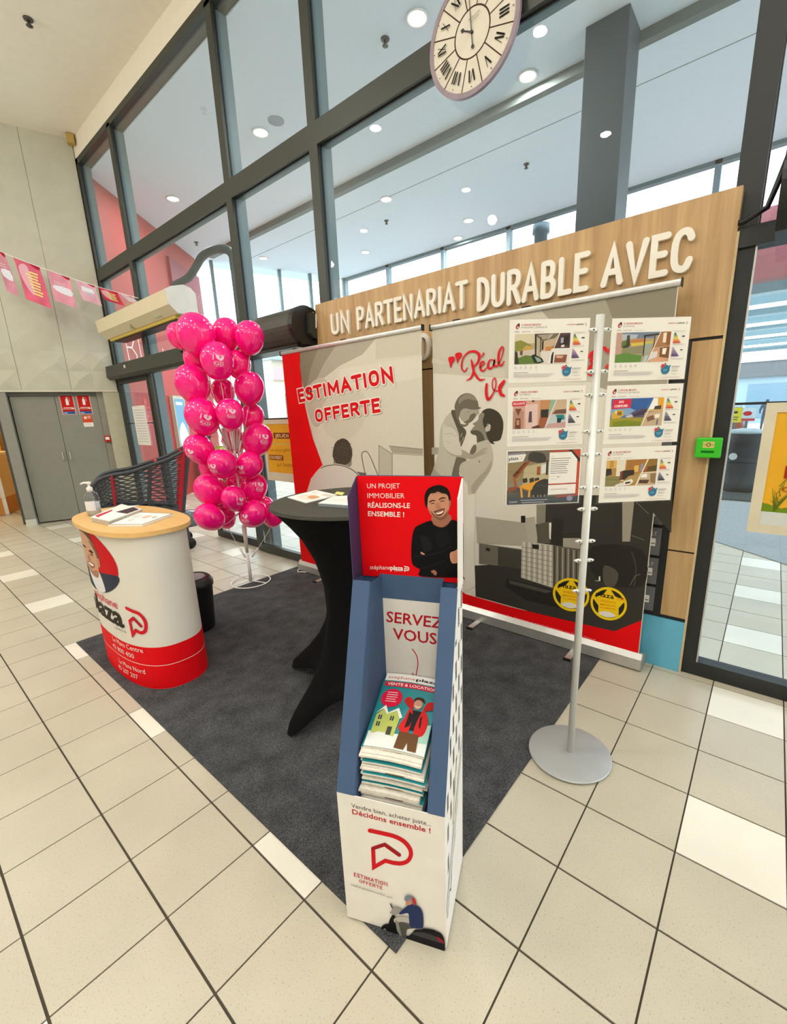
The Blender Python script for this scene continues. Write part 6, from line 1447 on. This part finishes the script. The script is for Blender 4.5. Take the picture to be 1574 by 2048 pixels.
# ---- small fixtures
gb = thing('exit_button', (2.73, -1.03, 1.25), 'bright green emergency exit box on the frame beside the right door', 'exit button')
g1 = bev(B((2.685, -1.088, 1.246), (2.7325, -.978, 1.346)).build('housing', mat('signal_green', '#35c022', .4), gb), .006)
P = Print(lambda y, z: np.array([2.685, y, z]), (-1, 0, 0))
P.rect(-1.01, 1.296, -1.058, 1.328, '#c9c06a'); P.stroke([(-1.034+.008*math.cos(k*math.pi/8), 1.312+.008*math.sin(k*math.pi/8)) for k in range(17)], .0032, '#23261d', 0, False, 1, False); P.stroke([(-1.014, 1.313), (-1.022, 1.312)], .002, '#3a3d2c'); P.stroke([(-1.046, 1.312), (-1.054, 1.313)], .002, '#3a3d2c'); P.rect(-1.005, 1.272, -1.06, 1.282, '#0f6b1c')
P.build(g1, 'button_print')
def door_poster(y0, y1, z0, z1, x, label, kind):
    t = thing('framed_poster', (x, (y0+y1)/2, z0), label, 'poster', 'framed yellow posters on the glass doors')
    w = .045
    B((x-.012, y0, z0), (x, y1, z0+w)).build('frame_bar', mat('ivory_frame', '#d6cdb4', .5), t); B((x-.012, y0, z1-w), (x, y1, z1)).build('frame_bar', mat('ivory_frame', '#d6cdb4', .5), t)
    B((x-.012, y0, z0+w), (x, y0+w, z1-w)).build('frame_bar', mat('ivory_frame', '#d6cdb4', .5), t); B((x-.012, y1-w, z0+w), (x, y1, z1-w)).build('frame_bar', mat('ivory_frame', '#d6cdb4', .5), t)
    sh = B((x-.007, y0+w, z0+w), (x-.004, y1-w, z1-w)).build('poster_sheet', mat('yellow_poster', '#e3a814', .5, vary=.06, scale=5), t)
    P = Print(lambda u, v: np.array([x-.007, y1-w-(y1-y0-2*w)*u, z1-w-(z1-z0-2*w)*v]), (-1, 0, 0), .0001, .0005)
    if kind == 'R':
        P.rect(0, .88, 1, 1, '#cfd3cf')
        P.poly([(0, .88), (0, .80), (.15, .84), (.3, .80), (.5, .86), (.7, .80), (1, .84), (1, .88)], '#6f8a1e')
        for k in range(9):
            a = k/8; P.stroke([(.10, .87), (.06+.02*k, .74-.02*abs(4-k))], [.012, .002], '#5b6a1c', 0); P.stroke([(.13-.02*(k % 2), .85-.03*k), (.03+.02*k, .80-.035*k)], [.008, .002], '#6c7a22', 0)
        P.text('Les', (.17, .42), (.52, .42), (.17, .33), '#b5321c', 'b'); P.rect(.13, .46, .80, .57, '#a82a18'); P.text('CADEAUX', (.15, .55), (.78, .55), (.15, .48), '#f3e2c2', 'h'); P.text('dans votre', (.13, .69), (.9, .69), (.13, .62), '#a8541c', 'r')
    else:
        P.rect(0, .36, 1, .39, '#cdb65a'); P.rect(.28, .16, 1, .27, '#7d3c12'); P.text('JEUDI 6', (.33, .245), (.95, .245), (.33, .185), '#e9d29a', 'b'); P.text('on vous gâte'.replace('â', 'a'), (.1, .52), (.8, .5), (.1, .46), '#a8741a', 'r'); P.rect(.05, .58, .55, .68, '#8f4a14'); P.text('OUVERT', (.08, .66), (.5, .66), (.08, .60), '#ead7a4', 'b'); P.text('à l hotel'.replace('à', 'a'), (.3, .80), (.9, .78), (.3, .73), '#9a6a18', 'r'); P.rect(.0, .92, 1, 1, '#d3d0b8')
    P.build(sh, 'poster_print')
door_poster(-1.82, -1.235, .870, 1.506, 2.793, 'ivory framed yellow poster with palm leaf on the right glass door', 'R')
door_poster(2.32, 2.90, .868, 1.500, 2.715, 'ivory framed yellow poster glimpsed behind the balloons on the sliding leaf', 'L')
t = thing('notice_sheet', (2.79, 6.35, 1.17), 'white notice sheets taped to the glass left of the doorway', 'notice')
B((2.812, 6.14, 1.17), (2.814, 6.62, 1.77)).build('paper', PAPER, t); P = Print(lambda y, z: np.array([2.812, y, z]), (-1, 0, 0)); P.lines(6.18, 6.58, [1.22+.04*k for k in range(13)], .012, '#c3cbd0', .1); P.build(t, 'notice_print')
# floor cable coil behind the table
cc = onZ(607, 1143); mb = MB(); mb.smooth = True; mb.tube([(cc[0]+.055*math.cos(2*math.pi*k/24), cc[1]+.055*math.sin(2*math.pi*k/24), .0125+.004*math.sin(k)) for k in range(24)], .005, 6, True, True); tag(mb.build('cable_coil', WHITE), 'small coil of white cable on the carpet behind the bar table', 'cable')
mb = MB(); mb.box((cc[0]+.02, cc[1]-.03, .014), (cc[0]+.08, cc[1]+.0, .10)); o = mb.build('power_plug', mat('grey_plug', '#8f8f8c', .5)); tag(o, 'small grey power adapter standing beside the white cable coil', 'adapter'); bev(o, .005)
# ---- ceiling fittings
def downlight(x, y, z, label, power=34, r=.085):
    t = thing('downlight', (x, y, z), label, 'ceiling light', 'round downlights')
    mb = MB(); mb.smooth = True; mb.lathe([(r, -.001), (r+.022, -.001), (r+.024, -.012), (r+.016, -.016), (r, -.012), (r, -.001)], (x, y, z), 24, caps=False); mb.build('trim_ring', WHITE, t)
    mb = MB(); mb.lathe([(0, -.006), (r, -.006)], (x, y, z), 20, caps=False); mb.build('lens', emit('warm_lens', '#fff3da', 14), t)
    lamp('downlight_lamp', (x, y, z-.03), power, .15, (1, .97, .92))
rowword = {4.14: 'nearest the glass', 6.7: 'in the middle row', 8.3: 'by the outer windows'}
for (x, y, lab) in ((4.16, 1.84, 'porch downlight left of the clock, high above the oak wall'), (4.14, 4.42, 'porch downlight seen between the second and third mullions'), (4.15, 7.03, 'porch downlight close to the red wall'), (6.64, 4.45, 'porch downlight in the middle row above the banner text'),
                    (8.4, 3.87, 'porch downlight near the outer windows left of the column'), (8.16, 1.40, 'porch downlight behind the dark square column'), (8.2, 6.49, 'porch downlight near the outer windows right of the mullion'), (6.8, 8.44, 'porch downlight at the slanted far windows'), (5.58, 1.37, 'porch downlight beside the ceiling beam right of the clock'), (9.0, 4.5, 'small porch downlight nearest the outer glazing')):
    downlight(x, y, PORCH_Z-(.10 if 5.7 <= x <= 5.9 else 0), lab)
def sprinkler(x, y, z, label):
    t = thing('sprinkler', (x, y, z), label, 'sprinkler', 'ceiling sprinklers')
    mb = MB(); mb.smooth = True; mb.lathe([(0, -.001), (.045, -.001), (.04, -.012), (0, -.014)], (x, y, z), 16); mb.build('rosette', mat('sprinkler_grey', '#55524d', .4, .4), t)
    mb = MB(); mb.smooth = True; mb.lathe([(.014, -.012), (.014, -.05), (.03, -.055), (.03, -.06), (0, -.062)], (x, y, z), 12); mb.build('head', mat('sprinkler_grey', '#55524d', .4, .4), t)
sprinkler(2.06-.12, 5.05, CEIL, 'dark sprinkler head on the cream hall ceiling')
for (x, y, lab) in ((4.14, 2.23, 'sprinkler head left of the clock on the porch ceiling'), (7.28, 2.16, 'sprinkler head between the column and the far windows'), (7.29, 5.03, 'sprinkler head above the oak wall lettering'), (5.3, 8.6, 'sprinkler head near the red wall')): sprinkler(x, y, PORCH_Z, lab)
mb = MB(); mb.lathe([(0, -.001), (.10, -.001), (.10, -.008), (0, -.010)], (4.14, 4.08, PORCH_Z), 24); tag(mb.build('ceiling_speaker', mat('grey_grille', '#9aa3a8', .6)), 'round grey grille on the porch ceiling beside a downlight', 'speaker')
mb = MB(); mb.smooth = True
pts_ = [onY(x, y, 4.3) for x, y in ((352, 568), (380, 545), (395, 520), (415, 507), (440, 503), (462, 508), (466, 540))]
arch = [np.array([3.3+.0*i, p[1], p[2]]) for i, p in enumerate([onX(x, y, 3.3) for x, y in ((350, 570), (376, 556), (392, 534), (402, 516), (418, 504), (442, 498), (462, 506), (470, 545), (490, 720))])]
mb.tube(spline(arch, 5, False), .05, 10); mb.tube([arch[-1], [arch[-1][0], arch[-1][1], 0.004]], .05, 10); tag(mb.build('door_arch', mat('dark_arch', '#39454a', .5)), 'dark curved tube arch behind the glass above the ivory air curtain', 'arch')

# ---- shopping cart behind the counter
CB0 = np.array([2.0, 4.35, 0]); CV = CB0-CAM; CV[2] = 0; CV /= np.linalg.norm(CV); CRt = np.array([CV[1], -CV[0], 0])
def cpx(x, y, dep=0.): return onP(x, y, CB0+CV*dep, CV)
sc_ = thing('shopping_cart', (float(CB0[0]), float(CB0[1]), 0), 'dark plastic shopping cart with red handle behind the counter', 'shopping cart')
GM = mat('dark_cart_plastic', '#3c4147', .45); RM = mat('cart_red', '#b3182a', .4)
rim = [(187, 968), (200, 955), (225, 946), (260, 940), (300, 927), (335, 915), (372, 896)]
bot = [(205, 1012), (212, 1012), (232, 1010), (262, 1012), (298, 1012), (332, 1014), (362, 1018)]
for side_, dep in enumerate((-.25, .25)):
    top_ = [cpx(*p, 0.)+CV*dep for p in rim]; bt_ = [cpx(*p, 0.)+CV*dep*.8 for p in bot]
    mb = MB(); mb.smooth = True; mb.tube(spline(top_, 4, False), .020, 8); mb.build('rim', GM, sc_)
    mb = MB(); n = 17
    for i in range(1, n):
        f = i/n; ln = [a*(1-f)+b*f for a, b in zip(spline(top_, 6, False), spline(bt_, 6, False))]
        ln = [p+np.array([0, 0, .007*math.sin(k*1.57+(i % 2)*math.pi)]) for k, p in enumerate(ln)]
        mb.tube(ln, .0065, 5)
    o = mb.build('side_mesh', GM, sc_)
    mb = MB(); mb.tube(bt_, .03, 8); mb.build('lower_rail', GM, sc_)
    for k in (0, 4): MB().tube([top_[k], bt_[k]], .016, 8).build('upright', GM, sc_)
    MB().tube([top_[2]+CV*(.012 if dep > 0 else -.012), bt_[2]], .012, 8).build('red_rib', RM, sc_)
    MB().tube([top_[-1], bt_[-1]], .03, 8).build('rear_post', GM, sc_)
    MB().tube([top_[5]*.2+top_[6]*.8, bt_[5]*.1+bt_[6]*.9], .028, 8).build('red_post', RM, sc_)
    wx = [cpx(215, 1050)+CV*dep, cpx(372, 1052)+CV*dep*.8]
    for w_ in wx:
        c_ = np.array([w_[0], w_[1], .075]); mb = MB(); mb.smooth = True; mb.tube([c_-CV*.018, c_+CV*.018], .07, 20); mb.build('wheel', BLACKP, sc_)
        MB().tube([c_, np.array([c_[0], c_[1], .40])], .014, 6).build('caster_stem', GM, sc_)
a_, b_ = cpx(372, 896)-CV*.25, cpx(372, 896)+CV*.25
MB().tube([a_, b_], .022, 10).build('handle', RM, sc_)
a2, b2_ = cpx(310, 922)-CV*.25, cpx(310, 922)+CV*.25; MB().tube([a2, b2_], .02, 8).build('child_seat_bar', RM, sc_)
fl = MB(); q_ = [cpx(205, 1014)-CV*.2, cpx(362, 1020)-CV*.2, cpx(362, 1020)+CV*.2, cpx(205, 1014)+CV*.2]; fl.prism(q_, (0, 0, -.02)); fl.build('basket_floor', GM, sc_)
for k in range(7):
    f = k/6; z_ = cpx(187, 968)*(1-f)+cpx(207, 1012)*f; MB().tube([z_-CV*.25, z_+CV*.25], .008, 6).build('front_bar', GM, sc_)
fr_ = MB(); bz = .16; fr_.prism([np.array([p[0], p[1], .40]) for p in (cpx(215, 1050)-CV*.2, cpx(372, 1052)-CV*.16, cpx(372, 1052)+CV*.16, cpx(215, 1050)+CV*.2)], (0, 0, .03)); fr_.build('chassis', GM, sc_)
gd = MB(); gd.smooth = True; p_ = cpx(372, 1036); gd.lathe([(0, -.10), (.16, -.09), (.2, 0), (.14, .08), (0, .10)], tuple(p_), 18, 1, 1); gd.build('corner_bumper', mat('smoky_plastic', '#6d7780', .2), sc_)

# ---- beyond the glass on the left: light box and stacked crates
lb = thing('light_box', tuple(rl(1.75, .85, .03)), 'blue backlit advertising panel on the red porch wall', 'light box')
rbox(1.50, 2.0, .82, 2.02, .005, .08).build('case', mat('lightbox_case', '#b9b39f', .5), lb); rbox(1.54, 1.96, .88, 1.96, .08, .084).build('screen', emit('lightbox_blue', '#8fc4e4', 1.1), lb)
P = Print(lambda s, z: rl(s, z, .084), RN, .0002, .001); P.poly([(1.56, 1.3), (1.75, 1.5), (1.93, 1.25), (1.9, 1.05), (1.6, 1.0)], '#dff0f4', 4); P.rect(1.58, 1.84, 1.86, 1.90, '#dbe9f2'); P.poly([(1.56, .9), (1.94, .9), (1.94, 1.0), (1.56, 1.02)], '#3f6f94'); P.build(lb, 'screen_print')
for i, (s_, z_, c, lab) in enumerate(((2.35, .0, '#6b4a2f', 'brown produce crate at the bottom of the porch rack'), (2.35, .32, '#b58a36', 'ochre produce crate in the middle of the porch rack'), (2.35, .64, '#a9b23c', 'green produce crate at the top of the porch rack'))):
    t = thing('produce_crate', tuple(rl(s_, z_+.004, .4)), lab, 'crate', 'crates beside the red wall')
    rbox(s_-.28, s_+.28, z_+.004, z_+.05, .15, .65).build('crate_floor', mat('crate_%d' % i, c, .7, vary=.2, scale=14), t)
    for zz in (.06, .15, .24):
        for oo in (.15, .63): rbox(s_-.28, s_+.28, z_+zz, z_+zz+.06, oo, oo+.02).build('slat', mat('crate_%d' % i, c, .7), t)
        for ss in (s_-.28, s_+.26): rbox(ss, ss+.02, z_+zz, z_+zz+.06, .17, .63).build('slat', mat('crate_%d' % i, c, .7), t)
    for ss in (s_-.27, s_+.25):
        for oo in (.16, .62): rbox(ss, ss+.02, z_+.05, z_+.318, oo, oo+.02).build('corner_post', mat('crate_%d' % i, c, .7), t)

# ---- shop at the far left
sh = thing('shop_counter', (1.1, 9.3, 0), 'warm-lit wooden shop counter seen past the grey pilaster', 'counter')
p1, p2, p3 = onZ(0, 1030), onZ(16, 1029), onZ(60, 1010)
bx_ = [p2, p3, p3+np.array([-.3, .5, 0]), p1+np.array([-1.6, .4, 0]), p1+np.array([-1.4, -.0, 0])]
MB().prism([np.array([p[0], p[1], .004]) for p in bx_], (0, 0, .30)).build('base', mat('orange_wood', '#c98a3c', .5), sh); MB().prism([np.array([p[0], p[1], .304]) for p in bx_], (0, 0, .72)).build('body', mat('cream_wood', '#e3c58f', .5), sh)
MB().prism([np.array([p[0]-.03, p[1]-.04, 1.026]) for p in bx_], (0, 0, .05)).build('worktop', mat('cream_worktop', '#f0dfb8', .4), sh); MB().box((p2[0]-.03, p2[1]-.03, .004), (p2[0]+.02, p2[1]+.02, 1.024)).build('corner_trim', WHITE, sh)
shl = thing('shop_shelf', (.9, 10.9, 0), 'tall lit shelf unit in the shop behind its counter', 'shelf')
for z in (.004, .5, 1.0, 1.5, 2.0, 2.5): B((-.8, 10.7, z), (2.2, 11.1, z+.04)).build('shelf_board', mat('cream_worktop', '#f0dfb8', .4), shl)
B((-.8, 11.1, .004), (2.2, 11.14, 2.55)).build('back_board', mat('shop_back', '#e6b878', .6), shl)
rg = random.Random(5)
for i, (x, z, w_, h_, c, nm) in enumerate(((.85, 1.044, .3, .3, '#c23b3b', 'red packet on the lower lit shop shelf'), (1.25, 1.044, .2, .22, '#e8e0cf', 'cream packet on the lower lit shop shelf'), (1.55, 1.044, .2, .26, '#d8b04a', 'yellow packet on the lower lit shop shelf'), (.9, 1.544, .22, .28, '#b5572f', 'rust packet on the upper lit shop shelf'), (1.3, 1.544, .3, .24, '#efe6d2', 'ivory packet on the upper lit shop shelf'))):
    o = B((x, 10.75, z), (x+w_, 10.95, z+h_)).build('packet', mat('packet_%d' % i, c, .5)); bev(o, .012); tag(o, nm, 'packet', 'packets on the shop shelf')
struct(B((-9, 12.0, -.1), (3.2, 12.1, 3.2)).build('wall_shop', mat('shop_wall', '#e8c690', .8))); struct(B((-9, 7.9, 3.1), (3.0, 12.1, 3.2)).build('ceiling_shop', mat('shop_ceiling', '#efe3c8', .8)))
struct(B((2.35, 7.45, 0), (2.42, 12.0, 3.1)).build('wall_shop_side', mat('shop_wall', '#e8c690', .8)))

# ---- outside the right door
ob = onZ(1475, 984); 
bb = thing('litter_bin', (9.75, -.93, 0), 'large dark round litter bin standing outside the porch', 'bin')
mb = MB(); mb.smooth = True; mb.lathe([(0, -.011), (.24, -.011), (.25, .06), (.30, .09), (.31, .14), (.285, .18), (.265, .85), (.25, 1.0), (.20, 1.04), (0, 1.05)], (9.75, -.93, 0), 32); mb.build('bin_body', mat('dark_bin', '#101a26', .5, vary=.3, scale=6, spec=.3), bb)
mb = MB(); mb.smooth = True; mb.lathe([(.255, 1.0), (.27, 1.02), (.25, 1.06), (.1, 1.085), (0, 1.09)], (9.75, -.93, 0), 28); mb.build('bin_lid', mat('pale_lid', '#b9c6ca', .4), bb)
mb = MB(); mb.lathe([(0, 0), (.05, 0)], (0, 0, 0), 16)
o = MB(); 
for k in range(1): o.tube([(9.75-.262, -.80, .62), (9.75-.27, -.80, .62)], .06, 16)
o.build('round_badge', WHITE, bb)
def sign(y, z, w, h, x, c, label, inner):
    t = thing('car_park_sign', (x, y, 0), label, 'sign', 'signs in the car park')
    B((x, y-.03, -.011), (x+.05, y+.03, z)).build('post', STEELG, t); B((x-.03, y-w/2, z), (x, y+w/2, z+h)).build('panel', mat('sign_'+c[1:], c, .5), t)
    P = Print(lambda u, v: np.array([x-.03, y+w/2-w*u, z+h-h*v]), (-1, 0, 0), .001, .003); inner(P); P.build(t, 'sign_print')
def y_in(P): P.rect(.3, .25, .7, .4, '#3a3420'); P.rect(.2, .62, .8, .68, '#6d5c1c'); P.rect(.2, .78, .75, .84, '#6d5c1c')
def w_in(P): P.disc(.5, .42, .28, .18, '#d22a34', 20); P.rect(0, .80, 1, 1, '#d64a52'); P.rect(.15, .68, .85, .72, '#b9c4c9')
ys_, zs_ = onX(1467, 845, 16.), onX(1467, 815, 16.)
sign(float(ys_[1]), float(ys_[2]), .34, float(zs_[2]-ys_[2]), 16., '#e8d32a', 'yellow sign panel in the car park beyond the right door', y_in)
ys_, zs_ = onX(1493, 842, 16.), onX(1493, 816, 16.)
sign(float(ys_[1]), float(ys_[2]), .36, float(zs_[2]-ys_[2]), 16.01, '#e9edee', 'white sign panel with red disc in the car park beyond the right door', w_in)
# canopy and fascia over the way out
cn = thing('outdoor_canopy', (14, -4, 0), 'pale outdoor canopy of long beams with a red fascia beyond the right door', 'canopy')
for i in range(10):
    x = 11.5+i*1.35; z = 3.55
    B((x, -26, z), (x+.30, 6, z+.22)).build('beam', mat('canopy_blue_grey', '#a9c3cd', .5), cn)
B((10.6, -26, 4.0), (24.4, 6, 4.12)).build('roof_deck', mat('canopy_roof', '#dfe9ec', .6), cn)
B((10.3, -26, 3.55), (10.6, 6, 4.65)).build('fascia', mat('faded_red_fascia', '#b4656a', .6), cn)
for i in range(5):
    y = -22+i*6.0
    for x in (11.4, 24.0): B((x, y, -.011), (x+.18, y+.18, 3.56)).build('post', STEELG, cn)
for i in range(4): B((12.2+i*2.7, -20, 3.40), (12.32+i*2.7, 4, 3.46)).build('tube_reflection', emit('cool_tube_reflection', '#f4fbff', 6), cn)  # glowing bars standing in for light tubes reflected in the glass
fb = thing('far_building', (44, -6, 0), 'long grey store building on the far side of the car park', 'building')
B((44, -40, -.01), (52, 30, 4.4)).build('wall', mat('far_grey_wall', '#8fa0a8', .7), fb); B((43.7, -40, 3.4), (44, 30, 4.5)).build('fascia', mat('far_dark_fascia', '#5f5f62', .7), fb); B((43.6, -40, 4.5), (52, 30, 4.7)).build('roof', mat('far_roof', '#c9d0d3', .7), fb)
for i in range(14): B((43.95, -30+i*4, .4), (44.0, -27.4+i*4, 2.9)).build('window', mat('far_window', '#6f8796', .2), fb)
for i, (y, c, nm) in enumerate(((-3.2, '#3d6f96', 'blue'), (-6.6, '#c9d0d4', 'white'), (.6, '#9c4a32', 'rust'), (-10.2, '#4a4f55', 'grey'))):
    cr = thing('parked_car', (26., y, 0), '%s car parked in the car park beyond the canopy' % nm, 'car', 'parked cars')
    m_ = mat('car_'+nm, c, .3, coat=.5)
    body = MB(); yz = [(-.85, .30), (-.88, .62), (-.72, .92), (-.56, 1.38), (.56, 1.38), (.72, .92), (.88, .62), (.85, .30)]
    body.prism([(24.2, y+a, z) for a, z in [(-.85, .28), (-.88, .6), (-.80, .85), (.80, .85), (.88, .6), (.85, .28)]], (3.9, 0, 0)); bev(body.build('body', m_, cr), .08, 3)
    cab = MB(); cab.add([(24.7, y-.74, .86), (24.7, y+.74, .86), (25.3, y-.58, 1.38), (25.3, y+.58, 1.38), (27.0, y-.58, 1.40), (27.0, y+.58, 1.40), (27.7, y-.74, .86), (27.7, y+.74, .86)], [(0, 1, 3, 2), (2, 3, 5, 4), (4, 5, 7, 6), (0, 2, 4, 6), (1, 7, 5, 3)]); bev(cab.build('cabin', mat('car_glass', '#2c3a44', .15), cr), .05, 2)
    for a in (-.80, .80):
        for x in (24.9, 27.3): w_ = MB(); w_.smooth = True; w_.tube([(x, y+a-.09, .31), (x, y+a+.09, .31)], .31, 18); w_.build('wheel', BLACKP, cr)
# ---- walking person far out in the car park
PX, PY = 30.9, -.88
pv = [(0, 0, .95), (0, 0, 1.15), (0, 0, 1.38), (0, 0, 1.50), (0, .02, 1.60), (0, .03, 1.70),            # pelvis .. head
      (0, -.10, .90), (.10, -.12, .50), (.02, -.12, .08), (-.12, -.12, .03), (0, .10, .90), (-.14, .11, .50), (-.02, .12, .10), (-.16, .13, .03),
      (0, -.20, 1.38), (.06, -.27, 1.10), (-.06, -.26, .90), (0, .20, 1.38), (-.08, .27, 1.12), (-.22, .25, .96)]
pe = [(0, 1), (1, 2), (2, 3), (3, 4), (4, 5), (0, 6), (6, 7), (7, 8), (8, 9), (0, 10), (10, 11), (11, 12), (12, 13), (2, 14), (14, 15), (15, 16), (2, 17), (17, 18), (18, 19)]
rad = [.15, .14, .16, .055, .09, .08, .09, .065, .045, .035, .09, .065, .045, .035, .075, .05, .035, .075, .05, .035]
me = bpy.data.meshes.new('person'); me.from_pydata([(PX+a, PY+b, c-.010) for a, b, c in pv], pe, []); me.update()
po = bpy.data.objects.new('person', me); COL.objects.link(po); me.materials.append(mat('dark_clothes', '#2c3440', .8, vary=.3, scale=3))
md = po.modifiers.new('skin', 'SKIN'); md.use_smooth_shade = True
for i, r in enumerate(rad): me.skin_vertices[0].data[i].radius = (r, r)
me.skin_vertices[0].data[0].use_root = True
po.modifiers.new('sub', 'SUBSURF').levels = 1; po.modifiers['sub'].render_levels = 2
tag(po, 'person in dark clothes walking in the distance across the car park', 'person')

# ---- low storefront across the forecourt, seen through the left doorway
sf = thing('storefront', (15, 21, 0), 'low cream storefront seen through the sliding leaf behind the balloons', 'building')
B((13.0, 17.5, -.01), (21, 30, 4.2)).build('wall', mat('storefront_cream', '#cdbfa6', .8), sf); B((12.9, 17.3, 3.3), (21.1, 30, 3.9)).build('sign_band', mat('storefront_band', '#c98f8c', .6), sf); B((12.8, 17.2, 4.2), (21.2, 30, 4.45)).build('roof_edge', mat('storefront_roof', '#8f989c', .6), sf)
for i in range(4): B((12.95, 18.2+i*2.6, .5), (13.0, 20.2+i*2.6, 2.7)).build('window', mat('storefront_glass', '#5d7078', .2), sf)
for i in range(3): B((13.6+i*2.5, 17.45, .5), (15.6+i*2.5, 17.5, 2.7)).build('window', mat('storefront_glass', '#5d7078', .2), sf)
